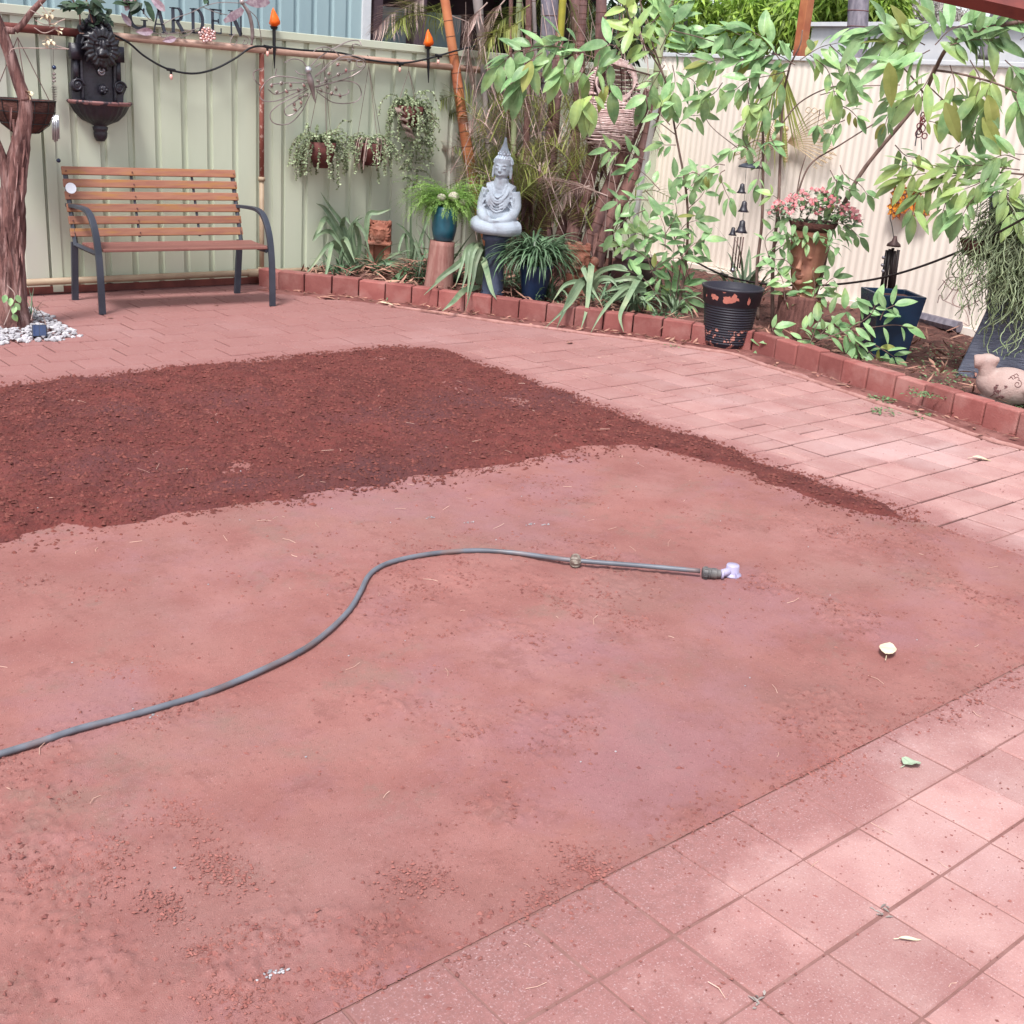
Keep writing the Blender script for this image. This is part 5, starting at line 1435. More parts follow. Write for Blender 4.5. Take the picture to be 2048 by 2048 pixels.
b = MB(); b.add([P + np.array([math.cos(A_ + q * PI / 2) * (rt - .03), math.sin(A_ + q * PI / 2) * (rt - .03), zt_ - .03]) for q in range(4)], np.array([[0, 1, 2, 3]])); b.build('soil', 'bedsoil', nv)

# --- slate column with trailing plant
PW = G(1985, 752, BZ); PW[2] = .05
zT = HZ(PW, 400)
tw_ = thing('slate_column', 'leaning dark slate textured column flaring at its base beside the clay ornament', 'column', PW)
b = MB(); V = []; Mx = face_to_cam(PW); nn = 26
for q in range(nn):
    t_ = q / (nn - 1); v = 775 - (775 - 400) * t_
    ul = 1903 + (1975 - 1903) * min(1, t_ / .42) if t_ < .42 else 1975 + 6 * (t_ - .42)
    if t_ < .1: ul += 0
    z = .02 + (zT - .02) * t_
    Lp = PV(ul, v, PW); Rp = PV(2085 - 20 * t_, v, PW)
    wd_ = np.linalg.norm((Rp - Lp)[:2]); c_ = (Lp + Rp) / 2; c_[2] = z
    for x_, y__ in ((-.5, .5), (.5, .5), (.5, -.5), (-.5, -.5)): V.append(c_ + Mx @ np.array([x_ * wd_, y__ * .22, 0]))
i, j = np.meshgrid(np.arange(nn - 1), np.arange(4), indexing='ij'); j2 = (j + 1) % 4
b.add(V, np.stack([i * 4 + j, i * 4 + j2, (i + 1) * 4 + j2, (i + 1) * 4 + j], -1).reshape(-1, 4)[:, ::-1]); b.P.append([(nn - 1) * 4 + q for q in range(4)]); b.build('column', 'tower_slate', tw_, bevel=.01)
Pp = PV(1985, 425, PW + Mx @ np.array([0, .1, 0]))
rp_ = thing('trailing_plant', 'wiry grey green plant trailing thickly over the slate column', 'plant', Pp)
b = MB(); fo = MB()
b2 = MB(); Pq = PV(1960, 480, PW + Mx @ np.array([-.1, .12, 0])); b2.lathe([(.03, -.12), (.08, -.08), (.12, 0), (.10, 0), (.001, -.01)], Pq, 20); b2.build('basket', 'coir', rp_, smooth=True)
for _ in range(520):
    u0, v0 = rnd.choice([(1985, 450), (2005, 410), (2030, 420), (2045, 470), (2055, 540), (2020, 500)]); dpt = U(.10, .26)
    q = PV(u0 + U(-26, 30), v0 + U(-30, 30), PW + Mx @ np.array([0, dpt, 0])); l_ = U(.12, .62); k_ = int(l_ / .02)
    v_ = Mx @ np.array([U(-.7, .9), U(-.3, .6), 0]) + (0, 0, U(-.3, .5)); pts = [q]; 
    for i_ in range(k_):
        v_ = nrm(v_ + Mx @ np.array([U(-.75, .75), U(-.35, .35), 0]) + (0, 0, -.24 + U(-.25, .25))); q = q + v_ * .02; pts.append(q)
        if i_ % 3 == 0:
            fo.leaf(q, nrm([U(-1, 1), U(-1, 1), U(-1, .4)]), (0, 0, 1), U(.014, .034), .006, U(0, 1), .3, n=2, base=.4)
    b.tube(pts, .0028, 4, U(0, 1), cap=False)
b.build('wiry_stems', 'leaf_succ', rp_); fo.build('foliage', 'leaf_succ', rp_)
b = MB()
for pts in ([(1950, 545), (1920, 560), (1890, 600), (1880, 590), (1875, 606)], [(1955, 530), (1905, 600), (1930, 620), (1938, 650), (1925, 645)], [(1960, 560), (1910, 580), (1885, 560)], [(1940, 560), (1900, 555), (1876, 580)], [(1960, 600), (1925, 615), (1890, 602)], [(1965, 560), (1935, 590), (1940, 630)]):
    b.tube(curve([PV(u, v, PW + Mx @ np.array([0, .15, 0])) for u, v in pts], 6), .0032, 5, U(0, 1))
b.build('bare_stems', 'frond_dry', rp_)

# --- pale clay animal ornament
PC = G(1992, 806, BZ); PC[2] = BZ
M_ = face_to_cam(PC, .1); kC = (HZ(PC, 706) - BZ)
ca = thing('clay_bird_ornament', 'round pink clay bird ornament with a long stubby head on the bed edge', 'ornament', PC)
b = LB(PC, M_, kC)
b.e((.16, 0, .36), (.56, .42, .37), 3); b.e((-.20, .02, .42), (.26, .26, .28), 3); b.t([(-.24, .05, .50), (-.30, .07, .66), (-.30, .07, .76)], [.19, .16, .15], 14); b.e((-.32, .06, .80), (.20, .16, .16), 3)
b.t([(-.32, .06, .80), (-.46, .08, .79), (-.56, .08, .77)], [.135, .14, .135], 14); b.e((-.16, .10, .86), (.06, .07, .07), 2); b.e((0, 0, .06), (.42, .30, .08), 2)
b.t([(.30, .24, .42), (.50, .33, .38), (.66, .26, .30)], [.11, .10, .04], 10); b.t([(.45, -.02, .5), (.66, -.04, .56), (.78, -.04, .5)], [.14, .10, .04], 10)
b.build('body', 'pink_clay', ca, remesh=.007)
b = LB(PC, M_, kC)
def on(x, z): 
    y = .42 * math.sqrt(max(.02, 1 - ((x - .16) / .56) ** 2 - ((z - .36) / .37) ** 2)); return (x, y + .004, z)
for _ in range(13):
    x0, z0 = U(-.16, .06), U(.14, .42); b.t([on(x0, z0), on(x0 + U(-.05, .05), z0 + U(.02, .07)), on(x0 + U(-.03, .07), z0 + U(.03, .09))], .008, 5)
th = np.linspace(0, 8, 22); b.t([on(.27 + math.cos(q) * (.02 + .008 * q), .50 + math.sin(q) * (.02 + .007 * q)) for q in th], .006, 5)
for _ in range(4):
    x0, z0 = U(0, .2), U(.55, .64); b.t([on(x0, z0), on(x0 + .05, z0 + .03), on(x0 + .09, z0)], .006, 5)
b.build('carved_marks', 'clay_mark', ca)

# --- wicker cocoon hanging among the palms
PWk = np.array([7.35, 6.55, 0]); 
WT, WBm = PV(1222, 118, PWk), PV(1222, 305, PWk)
Wm = (WT + WBm) / 2; hh_ = (WT - WBm)[2] / 2; rW = .5 * np.linalg.norm(PV(1163, 217, PWk) - PV(1280, 217, PWk))
wk = thing('wicker_pod', 'hollow egg shaped wicker pod hanging among the palm stems', 'ornament', Wm)
M_ = face_to_cam(Wm, .1); b = MB()
for q in range(62):
    t_ = q / 61; z = -hh_ + 2 * hh_ * t_; r_ = rW * math.sqrt(max(.02, 1 - (2 * t_ - 1) ** 2)) ** .8 * (1.03 - .25 * max(0, t_ - .5))
    op = max(0, 1 - ((t_ - .74) / .19) ** 2); ha = math.sqrt(op) * .95 if op > 0 else 0
    th = np.linspace(ha, 2 * PI - ha, 40); ph = U(0, 6)
    tl_ = U(-.03, .03)
    pts = [Wm + M_ @ np.array([math.sin(a) * r_ * (1 + .012 * math.sin(a * 9 + ph)), math.cos(a) * r_ * .9, z + .004 * math.sin(a * 5 + ph) + tl_ * .4 * math.sin(a)]) for a in th]
    b.tube(pts, U(.0055, .0078), 6, U(0, 1))
for k_ in range(5):
    th = np.linspace(0, 2 * PI, 30); b.tube([Wm + M_ @ np.array([math.sin(a) * rW * .62 * (1 + .03 * k_), math.sqrt(max(0, 1 - (math.sin(a) * .62) ** 2)) * rW * .86, hh_ * (.48 + .40 * math.cos(a)) + .01 * k_]) for a in th], .006, 5, U(0, 1))
b.build('woven_cane', 'wicker', wk)
b = MB()
for a in np.linspace(0, 2 * PI, 15)[:-1]:
    if abs(math.sin(a / 2)) < .35: zz = np.linspace(-.98, .15, 12)
    else: zz = np.linspace(-.98, .95, 16)
    b.tube([Wm + M_ @ np.array([math.sin(a), math.cos(a) * .9, 0]) * rW * .97 * math.sqrt(max(.02, 1 - z ** 2)) ** .8 * (1.03 - .25 * max(0, z / 2)) + (0, 0, z * hh_) for z in zz], .0045, 5)
b.tube([Wm + (0, 0, hh_ * .95), Wm + (0, 0, hh_ + .8)], .004, 5); b.build('frame_and_cord', 'wicker_dark', wk)

# --- wind chimes and metal ornaments on the right
SHP = np.array([6.95, 5.15, 0])                   # the shrub's plane
def SP(u, v, d=0.0): return PV(u, v, SHP * (1 - d / np.linalg.norm(SHP)))
bc = thing('bell_wind_chime', 'black bell wind chime with slim brown tubes left of the pink flowers', 'wind chime', SP(1486, 340, .02))
b = MB(); b.tube([SP(1500, 150, .02), SP(1493, 325, .02), SP(1484, 470, .02)], .0018, 4); b.build('cord', 'black', bc)
b = MB(); b.lathe([(.08, -.018), (.072, -.004), (.04, .01), (.006, .018)], SP(1500, 330, .02), 20); b.build('top_dish', 'slate_metal', bc, smooth=True)
for u, v, s_ in ((1484, 376, .035), (1488, 412, .04), (1484, 452, .046), (1466, 462, .03)):
    b = MB(); b.lathe([(s_, -s_), (s_ * .7, -s_ * .6), (s_ * .5, 0), (s_ * .42, s_ * .7), (.004, s_ * .9)], SP(u, v, .04), 16); b.build('bell', 'cast_iron', bc, smooth=True)
for du in (-9, -3, 3, 8):
    b = MB(); b.tube([SP(1479 + du, 474, .02 + .01 * abs(du)), SP(1471 + du, 542 - 3 * (du % 3), .02 + .01 * abs(du))], .0048, 8); b.build('chime_tube', 'bronze_wire', bc, smooth=True)
b = MB(); b.blob(SP(1465, 540, .05), .018, 2); b.blob(SP(1464, 528, .05), .011, 2); b.build('glass_drop', 'silver', bc, smooth=True)
CHP = np.array([7.3, 4.45, 0])
def CP(u, v, d=0.0): return PV(u, v, CHP * (1 - d / np.linalg.norm(CHP)))
kc2 = thing('black_tube_chime', 'wind chime of thick black tubes hanging above the navy square pot', 'wind chime', CP(1787, 485))
b = MB(); b.tube(curve([CP(1783, 425), CP(1780, 436), CP(1784, 452), CP(1788, 482)], 5), .003, 5); b.tube([CP(1800, 330), CP(1783, 425)], .0015, 4); b.build('hook', 'black', kc2)
b = MB(); b.lathe([(.048, -.016), (.044, 0), (.02, .02), (.012, .05), (.006, .055)], CP(1788, 488), 14); b.build('cap', 'bronze_wire', kc2, smooth=True)
for u0, v0, u1, v1 in ((1774, 500, 1762, 582), (1780, 498, 1769, 584), (1786, 496, 1776, 590), (1797, 500, 1785, 592), (1790, 502, 1780, 588)):
    b = MB(); b.tube([CP(u0, v0, U(-.03, .03)), CP(u1, v1, U(-.03, .03))], .0105, 10); b.build('chime_tube', 'black_wood', kc2, smooth=True)
for i_, (u, v) in enumerate(((1767, 515), (1765, 530), (1766, 542))):
    b = MB(); b.blob(CP(u, v, .05), .012, 2); b.build('glass_bead', 'silver', kc2, smooth=True)
fo_ = thing('orange_metal_flower', 'orange and bronze metal flower wall ornament on the cream fence', 'wall ornament', FR(1815, 400, .06))
Yn = FRN; Xn = np.cross(Yn, (0, 0, 1)) * -1
b = MB(); b3 = MB()
for cu, cv, s_ in ((1795, 415, .10), (1822, 395, .12), (1845, 420, .09), (1800, 388, .09)):
    C_ = FR(cu, cv, .07)
    for k_ in range(9):
        a = k_ * 2 * PI / 9; b.leaf(C_, FRD * math.cos(a) + np.array([0, 0, math.sin(a)]), FRN, s_, s_ * .5, U(0, 1), -.2, n=3)
        e_ = C_ + (FRD * math.cos(a) + np.array([0, 0, math.sin(a)])) * s_ * .6; th = np.linspace(0, 2 * PI, 9)
        b3.tube([e_ + FRN * .01 + (FRD * math.cos(q) + np.array([0, 0, math.sin(q)])) * s_ * .22 for q in th], .003, 4)
b.build('petals', 'flower_orange', fo_, solid=.002); b3.build('wire_rims', 'clay_mark', fo_)
dg = thing('wire_dragonfly', 'large pale gold wire dragonfly wall ornament on the cream fence', 'wall ornament', FR(1571, 290, .06))
b = MB()
for k_ in range(11): b.blob(FR(1571 + .0 * k_, 268 + k_ * 5.4, .07), (.016, .02, .014), 2)
b.blob(FR(1572, 258, .07), .024, 2); b.build('body', 'gold_wire', dg, smooth=True)
b = MB()
for sg, a0 in ((1, .55), (1, -.25), (-1, .55), (-1, -.25)):
    for k_ in range(7):
        a = a0 + (k_ - 3) * .11; L_ = 105 - 7 * abs(k_ - 3)
        pts = [(1571 + sg * 4, 285), (1571 + sg * L_ * .5 * math.cos(a), 285 - L_ * .5 * math.sin(a) - 4), (1571 + sg * L_ * math.cos(a), 285 - L_ * math.sin(a))]
        b.tube(curve([FR(u, v, .07) for u, v in pts], 5), .0035, 4)
        e_ = pts[-1]; b.tube(curve([FR(e_[0], e_[1], .07), FR(e_[0] - sg * 8, e_[1] - 6, .07), FR(e_[0] - sg * 14, e_[1] + 2, .07), FR(e_[0] - sg * 7, e_[1] + 6, .07)], 3), .003, 4)
b.build('wing_wires', 'gold_wire', dg)
rm = thing('red_metal_ornament', 'small dark red coiled metal ornament hanging in the shrub against the cream fence', 'ornament', CP(1843, 250))
b = MB()
for k_ in range(9): 
    c_ = CP(1843 + U(-8, 8), 232 + k_ * 5, U(-.03, .03)); th = np.linspace(0, 2 * PI, 10); r_ = U(.015, .03); a = U(0, 3)
    b.tube([c_ + rot('Z', a) @ np.array([math.cos(q) * r_, 0, math.sin(q) * r_]) for q in th], .004, 5)
b.build('coils', 'red_metal', rm)
b = MB(); b.tube([CP(1843, 150), CP(1843, 232)], .0015, 4); b.tube([CP(1835, 258), CP(1830, 292)], .004, 5); b.tube([CP(1842, 276), CP(1843, 300)], .003, 5); b.build('danglers', 'slate_metal', rm)

# --- dark cable drooping along the right-hand bed
b = MB(); cu = [(1384, 520), (1446, 550), (1516, 566), (1590, 571), (1670, 569), (1761, 556), (1853, 529), (1956, 486), (2060, 430)]
CBP = [np.array([7.6, 5.9, 0]), np.array([7.45, 5.5, 0]), np.array([7.4, 5.1, 0]), np.array([7.35, 4.9, 0]), np.array([7.3, 4.6, 0]), np.array([7.2, 4.3, 0]), np.array([7.1, 4.0, 0]), np.array([6.9, 3.6, 0]), np.array([6.7, 3.2, 0])]
b.tube(curve([PV(u, v, q) for (u, v), q in zip(cu, CBP)], 8), .0075, 8); b.tube([PV(1440, 548, CBP[1]), PV(1456, 553, CBP[1])], .015, 8)
tag(b.build('drooping_cable', 'black_wood', smooth=True), 'dark cable drooping across the cream fence behind the navy pot', 'cable')
# white water pipe leaning by the palms
b = MB(); q0 = np.array([6.95, 6.05, 0]); b.tube([PV(1262, 500, q0), PV(1280, 380, q0), PV(1304, 255, q0), PV(1312, 215, q0)], .021, 12)
tag(b.build('white_pipe', 'pvc', smooth=True), 'white plastic pipe leaning between the palm clump and cream fence', 'pipe')
# ============================================================ PALMS AND CANES IN THE CORNER
def CL(u, v, x, y): return PV(u, v, np.array([x, y, 0.0]))
def culm(name, lab, pts, plane, rad, mt, rings=.11, cat='palm', grp='slender palm and cane stems in the corner', rm='ringm'):
    P_ = [CL(u, v, *plane) for u, v in pts]
    base = P_[0].copy()
    r_ = thing(name, lab, cat, base, grp)
    c_ = curve(P_, 10); R_ = np.interp(np.linspace(0, 1, len(c_)), np.linspace(0, 1, len(rad)), rad)
    sl = np.concatenate([[0], np.cumsum(np.linalg.norm(np.diff(c_, axis=0), axis=1))])
    m_ = int(sl[-1] / .02); q = np.linspace(0, sl[-1], m_); c2 = np.stack([np.interp(q, sl, c_[:, i]) for i in range(3)], 1); R2 = np.interp(q, sl, R_)
    R2 = R2 * (1 + .05 * np.array([fbm(x_, 3.1, 9) for x_ in q]))
    b = MB(); b.tube(c2, R2, 12, a=np.clip(.5 + .5 * np.array([fbm(x_, 1.1, 2) for x_ in q]), 0, 1)); b.build('trunk', mt, r_, smooth=True)
    b = MB(); x_ = .03
    while x_ < sl[-1]:
        k_ = min(int(x_ / sl[-1] * (m_ - 1)), m_ - 2); t_ = nrm(c2[k_ + 1] - c2[k_])
        b.tube([c2[k_] - t_ * .003, c2[k_], c2[k_] + t_ * .003], [R2[k_] * 1.0, R2[k_] * 1.045 + .0008, R2[k_] * 1.0], 12, cap=False); x_ += rings * U(.7, 1.3)
    b.build('leaf_scars', rm, r_, smooth=True)
    return r_
culm('orange_cane_palm', 'bright orange palm stem leaning left against the green fence', [(1000, 560), (955, 400), (930, 270), (910, 130), (893, 20), (880, -60)], (7.0, 7.65), [.055, .05, .042, .038, .038], 'culm_orange', .16)
culm('pale_cane_palm', 'thin pale grey green cane right of the orange leaning stem', [(985, 480), (974, 270), (966, 130), (957, 20), (950, -60)], (7.3, 7.5), [.026, .025, .024, .04, .045], 'culm_grey', .2)
culm('green_cane_palm', 'straight green cane rising just behind the head of the statue', [(1024, 470), (1027, 290), (1031, 180), (1036, 60), (1042, -60)], (7.4, 7.4), [.028, .026, .025, .026], 'culm_green', .22)
culm('tan_cane_palm', 'thin tan cane a hand left of the green cane', [(1010, 470), (1018, 260), (1020, 140), (1022, 0), (1024, -50)], (7.5, 7.5), [.024, .02, .018, .018], 'culm_brown', .2)
culm('orange_brown_palm', 'orange brown palm stem right of the green cane', [(1048, 520), (1053, 300), (1056, 150), (1058, -50)], (7.5, 7.3), [.036, .03, .027, .026], 'culm_brown', .12)
culm('yellow_topped_palm', 'ringed palm stem with a yellow green crownshaft at its top', [(1085, 545), (1104, 340), (1116, 190), (1121, 90), (1122, 76)], (7.4, 7.1), [.04, .036, .027, .024, .024], 'culm_brown', .07)
b = MB(); c_ = curve([CL(u, v, 7.4, 7.1) for u, v in ((1121, 80), (1124, 30), (1128, -50))], 6); b.tube(c_, np.linspace(.026, .034, len(c_)), 12)
tag(b.build('crownshaft', 'culm_yellow', smooth=True), 'yellow green palm crownshaft above the ringed brown stem', 'palm')
culm('thick_brown_palm', 'thickest brown palm trunk with close rings at the centre of the clump', [(1140, 530), (1152, 440), (1174, 370), (1190, 285), (1200, 120), (1203, 0), (1206, -60)], (7.1, 7.0), [.07, .062, .058, .05, .043, .043], 'culm_brown', .09)
culm('right_leaning_palm', 'dark brown palm trunk leaning right beneath the wicker pod', [(1165, 530), (1195, 440), (1222, 370), (1262, 275), (1300, 180)], (7.2, 6.9), [.07, .065, .06, .05, .045], 'culm_brown', .12)
culm('mossy_palm', 'rough dark trunk at the right foot of the palm clump', [(1190, 535), (1215, 450), (1245, 395), (1285, 300), (1320, 190)], (7.3, 6.8), [.06, .06, .055, .045], 'culm_brown', .1)
culm('ringed_dark_palm', 'closely ringed dark palm trunk left of the thickest trunk', [(1110, 520), (1128, 450), (1146, 390), (1150, 280), (1160, 120), (1170, -50)], (7.3, 7.1), [.055, .05, .045, .035, .03], 'culm_brown', .05)
culm('slim_brown_palm', 'slim rough brown trunk right of the statue', [(1070, 490), (1080, 420), (1090, 370), (1100, 250), (1112, 120), (1130, -50)], (7.45, 7.2), [.04, .036, .03, .026], 'culm_brown', .1)
culm('blue_grey_palm', 'broad blue grey shaded trunk behind the top of the clump', [(1090, 520), (1092, 250), (1098, 60), (1100, -60)], (8.0, 7.6), [.06, .06, .075, .08], 'pole_grey', .2)
culm('grey_cane_palm', 'thin mauve grey cane behind the clump beside the hanging dry frond', [(1060, 480), (1075, 300), (1072, 150), (1066, -50)], (7.7, 7.4), [.02, .02, .018, .018], 'culm_grey', .2)
culm('leaning_green_cane', 'mottled grey green cane leaning right above the white pipe', [(1296, 300), (1312, 160), (1320, 100), (1345, -20)], (7.7, 6.4), [.026, .028, .03, .03], 'culm_green', .12)
culm('brown_back_palm', 'reddish brown trunk behind the left side of the thickest trunk', [(1130, 500), (1148, 300), (1160, 160), (1150, 0), (1148, -50)], (7.9, 7.5), [.05, .05, .05, .05], 'culm_brown', .14)

def frond(b, P_, ll, n, a, droop=.6, lw=.0125, up=(0, 0, 1), ang=.9, taper=.35):
    c_ = curve(P_, 12); sl = np.concatenate([[0], np.cumsum(np.linalg.norm(np.diff(c_, axis=0), axis=1))]); R_ = np.interp(np.linspace(0, 1, len(c_)), [0, 1], [.006, .002])
    b.tube(c_, R_, 5, a)
    for i in range(n):
        t_ = .1 + .9 * i / n; q = t_ * sl[-1]; P__ = np.array([np.interp(q, sl, c_[:, k_]) for k_ in range(3)]); P2 = np.array([np.interp(q + .02, sl, c_[:, k_]) for k_ in range(3)])
        T_ = nrm(P2 - P__) if np.linalg.norm(P2 - P__) > 1e-6 else nrm(c_[-1] - c_[-3])
        Sd = nrm(np.cross(T_, CC - P__ if rnd.random() < 2 else up))
        for sg in (-1, 1):
            L_ = ll * (math.sin(PI * (.18 + .78 * t_)) ** .7) * U(.8, 1.15)
            D_ = nrm(T_ * math.cos(ang + U(-.12, .12)) + Sd * sg * math.sin(ang) + np.array([U(-.12, .12), U(-.12, .12), -droop * .3]))
            N_ = nrm(np.cross(D_, np.cross(np.array([0, 0, 1.0]), D_)) + 1e-6)
            b.leaf(P__, D_, N_ if N_[2] > 0 else -N_, L_, lw * U(.7, 1.2), min(1, max(0, a + U(-.25, .25))), droop, n=3, fold=.3, shape=.6, base=.4)
def fr_thing(lab, pts, planes, ll, n, a, mt, **kw):
    P_ = [CL(u, v, *pl) for (u, v), pl in zip(pts, planes if isinstance(planes, list) else [planes] * len(pts))]
    b = MB(); frond(b, P_, ll, n, a, **kw)
    return tag(b.build('palm_frond', mt), lab, 'palm frond', 'palm fronds in the corner clump')
cp1 = (7.3, 7.3)
fr_thing('dead mauve frond hanging beside the orange leaning stem', [(975, 5), (945, 40), (935, 95), (942, 140), (950, 185)], (7.2, 7.5), .24, 44, .6, 'frond_dry', droop=.9, ang=.7)
fr_thing('dead frond hanging down right of the first dead one', [(1010, 0), (985, 30), (968, 70), (962, 120)], (7.2, 7.4), .22, 36, .7, 'frond_dry', droop=.8, ang=.8)
fr_thing('yellowing frond arching left over the pale cane', [(1045, 40), (1010, 62), (975, 82), (965, 128)], (7.0, 7.3), .20, 38, .7, 'frond_green', droop=.7)
fr_thing('olive green frond fanned at the top behind the orange stem', [(905, -10), (875, 20), (820, 28), (790, 45)], (7.2, 8.0), .26, 44, .45, 'frond_green', droop=.5)
fr_thing('green gold frond drooping over the fence top', [(905, 60), (870, 35), (830, 30), (800, 40), (770, 75)], (7.1, 8.1), .20, 40, .75, 'frond_green', droop=.8)
fr_thing('dry mauve frond fanned over the shed corner', [(860, -10), (820, 10), (780, 30), (745, 68)], (7.3, 8.3), .24, 44, .6, 'frond_dry', droop=.6)
fr_thing('dead grey frond above the fence right of the second flame', [(900, 30), (940, 50), (930, 90)], (7.1, 7.8), .16, 26, .3, 'frond_dry', droop=.6)
fr_thing('yellow green frond hanging in the middle of the clump', [(1125, 170), (1140, 220), (1152, 280), (1150, 335)], (6.9, 6.8), .17, 40, .7, 'frond_green', droop=.3, ang=.75)
fr_thing('dry brown frond hanging left of the yellow green one', [(1120, 130), (1095, 170), (1080, 240), (1075, 290)], (7.1, 7.0), .14, 30, .4, 'frond_dry', droop=.4, ang=.5)
fr_thing('long dead pale frond jutting left above the blue pot', [(1215, 392), (1170, 375), (1120, 362), (1072, 358)], (6.8, 6.7), .15, 26, .9, 'frond_dry', droop=.3, ang=.35, lw=.008)
fr_thing('drooping dry frond below the long dead one', [(1180, 372), (1150, 378), (1125, 395), (1112, 430)], (6.8, 6.8), .14, 26, .6, 'frond_dry', droop=.5)
for i_, (lab, pts, pl, ll, n, a) in enumerate([
    ('green frond spraying up left of the statue head', [(965, 380), (960, 340), (952, 300), (938, 250)], (7.0, 7.4), .17, 30, .3),
    ('long leaflet green frond behind the statue shoulder', [(975, 390), (985, 330), (1000, 270), (1008, 225)], (7.1, 7.4), .17, 32, .4),
    ('bright green frond right of the statue head', [(1040, 400), (1050, 350), (1075, 300), (1110, 282)], (6.9, 7.1), .16, 32, .6),
    ('low green frond fanned right of the statue shoulder', [(1030, 400), (1060, 370), (1095, 345), (1130, 345)], (6.8, 7.0), .16, 30, .5),
    ('dull green frond drooping beside the orange stem foot', [(955, 420), (945, 370), (925, 320), (905, 300)], (7.0, 7.6), .16, 26, .25),
    ('shaded green frond between the canes', [(1000, 360), (1005, 290), (1010, 230), (995, 200)], (7.4, 7.5), .15, 28, .2),
    ('olive frond low behind the blue pot', [(1070, 480), (1085, 440), (1110, 410), (1140, 400)], (7.0, 7.0), .15, 24, .3),
    ('green frond arching over the canes at the top', [(1060, 10), (1035, 25), (1005, 40), (985, 65)], (7.3, 7.2), .20, 34, .4),
    ('green frond hanging at the top right of the clump', [(1135, -10), (1150, 30), (1160, 80), (1162, 120)], (7.5, 7.3), .24, 36, .3),
    ('dark olive frond hanging behind the thick trunk', [(1180, -20), (1176, 40), (1182, 100), (1176, 150)], (7.8, 7.3), .24, 36, .15),
    ('hanging green frond above the right leaning trunk', [(1260, -20), (1245, 20), (1250, 60), (1262, 100)], (7.9, 7.0), .22, 34, .3),
    ('stringy olive frond at the left of the clump top', [(1085, -20), (1070, 20), (1062, 70), (1052, 120)], (7.7, 7.4), .20, 30, .25)]):
    fr_thing(lab, pts, pl, ll, n, a, 'frond_green', droop=.45)
th_ = [MB(), MB()]
for i_ in range(96):
    u0, v0 = U(955, 1255), U(230, 500); sg = rnd.choice((-1, 1)); l_ = U(60, 130); d_ = U(-.25, .6); pl = (7.15 + d_, 7.2 + d_ * .8)
    if i_ < 16: u0, v0 = U(950, 1130), U(330, 440)
    P_ = [CL(u, v, *pl) for u, v in [(u0, v0), (u0 + sg * l_ * .25, v0 - l_ * .5), (u0 + sg * l_ * .6, v0 - l_ * .75), (u0 + sg * l_, v0 - l_ * .6)]]
    frond(th_[i_ % 3 == 0], P_, U(.12, .2), 24, U(.1, .8), droop=.5, lw=.0125)
stuff(th_[0].build('green_frond_thicket', 'frond_green'), 'thicket of narrow green palm leaflets filling the corner clump', 'palm fronds')
stuff(th_[1].build('dry_frond_thicket', 'frond_dry'), 'dead palm leaflets tangled through the corner clump', 'palm fronds')
# hanging dead sheaths and stalks
ds = thing('dry_stalks', 'tangle of thin dead stalks and sheaths hanging through the palm clump', 'dead stalks', CL(1100, 300, 7.2, 7.2)); ds['kind'] = 'stuff'
b = MB()
for _ in range(210):
    u0, v0 = U(925, 1290), U(-20, 430); l_ = U(40, 190); k_ = U(-.5, .5); d_ = U(-.5, .5)
    P_ = [CL(u0, v0, 7.3 + d_, 7.3 + d_), CL(u0 + l_ * k_ * .4 + U(-8, 8), v0 + l_ * .5, 7.3 + d_, 7.3 + d_), CL(u0 + l_ * k_ + U(-8, 8), v0 + l_, 7.3 + d_, 7.3 + d_)]
    if P_[2][2] < .1: continue
    b.tube(curve(P_, 4), U(.0016, .0045), 4, U(0, 1), cap=False)
b.build('stalks', 'frond_dry', ds)
b = MB()
for _ in range(90):
    u0, v0 = U(1020, 1260), U(300, 520); P_ = CL(u0, v0, 7.1 + U(-.2, .4), 7.1 + U(-.2, .4))
    b.leaf(P_, nrm([U(-.4, .4), U(-.4, .2), -1]), (-.6, -.7, 0), U(.12, .35), U(.012, .04), U(0, .7), U(-.6, .6), n=4, base=.5)
b.build('sheaths', 'culm_brown', ds)

# ============================================================ STRAPPY PLANTS IN THE BED
def strappy(lab, P, n, L, W, el, dr, mt='leaf_strap', kink=None, az=None, explicit=(), name='strappy_plant', jit=.03):
    r_ = thing(name, lab, 'plant', P, 'strappy plants in the garden bed')
    b = MB()
    for i in range(n):
        a = U(0, 2 * PI) if az is None else U(*az)
        b.strap(np.array(P) + (U(-jit, jit), U(-jit, jit), U(0, .04)), a, U(*L), U(*W), U(*el), U(*dr), U(0, 1), 10, kink=kink, tw=U(-.3, .3))
    for pts, w_, a_ in explicit:
        c_ = curve(pts, 5); m_ = len(c_); T = np.gradient(c_, axis=0); V = []
        for k_ in range(m_):
            S_ = nrm(np.cross(T[k_], CC - c_[k_])); t_ = k_ / (m_ - 1); ww = w_ / 2 * max(.04, min(1, .5 + 3 * t_) * (1 - t_ ** 3)); out = nrm(CC - c_[k_]) * ww * .35
            V += [c_[k_] - S_ * ww + out, c_[k_], c_[k_] + S_ * ww + out]
        F = []
        for k_ in range(m_ - 1):
            o_ = k_ * 3; F += [[o_, o_ + 1, o_ + 4, o_ + 3], [o_ + 1, o_ + 2, o_ + 5, o_ + 4]]
        b.add(V, np.array(F), a_)
    b.build('leaf_blades', mt, r_)
    return r_
def X4(P, lst, w_=.03):          # leaves surveyed from the photograph: first point is the plant's own base
    out = []
    for pts in lst:
        q = [PV(u, v, np.array(P) * (1 - .0, 1 - .0, 1) - nrm((P[0], P[1], 0)) * dd * 1.45) for u, v, dd in pts]
        out.append((q, w_ * U(.8, 1.15), U(.1, 1)))
    return out
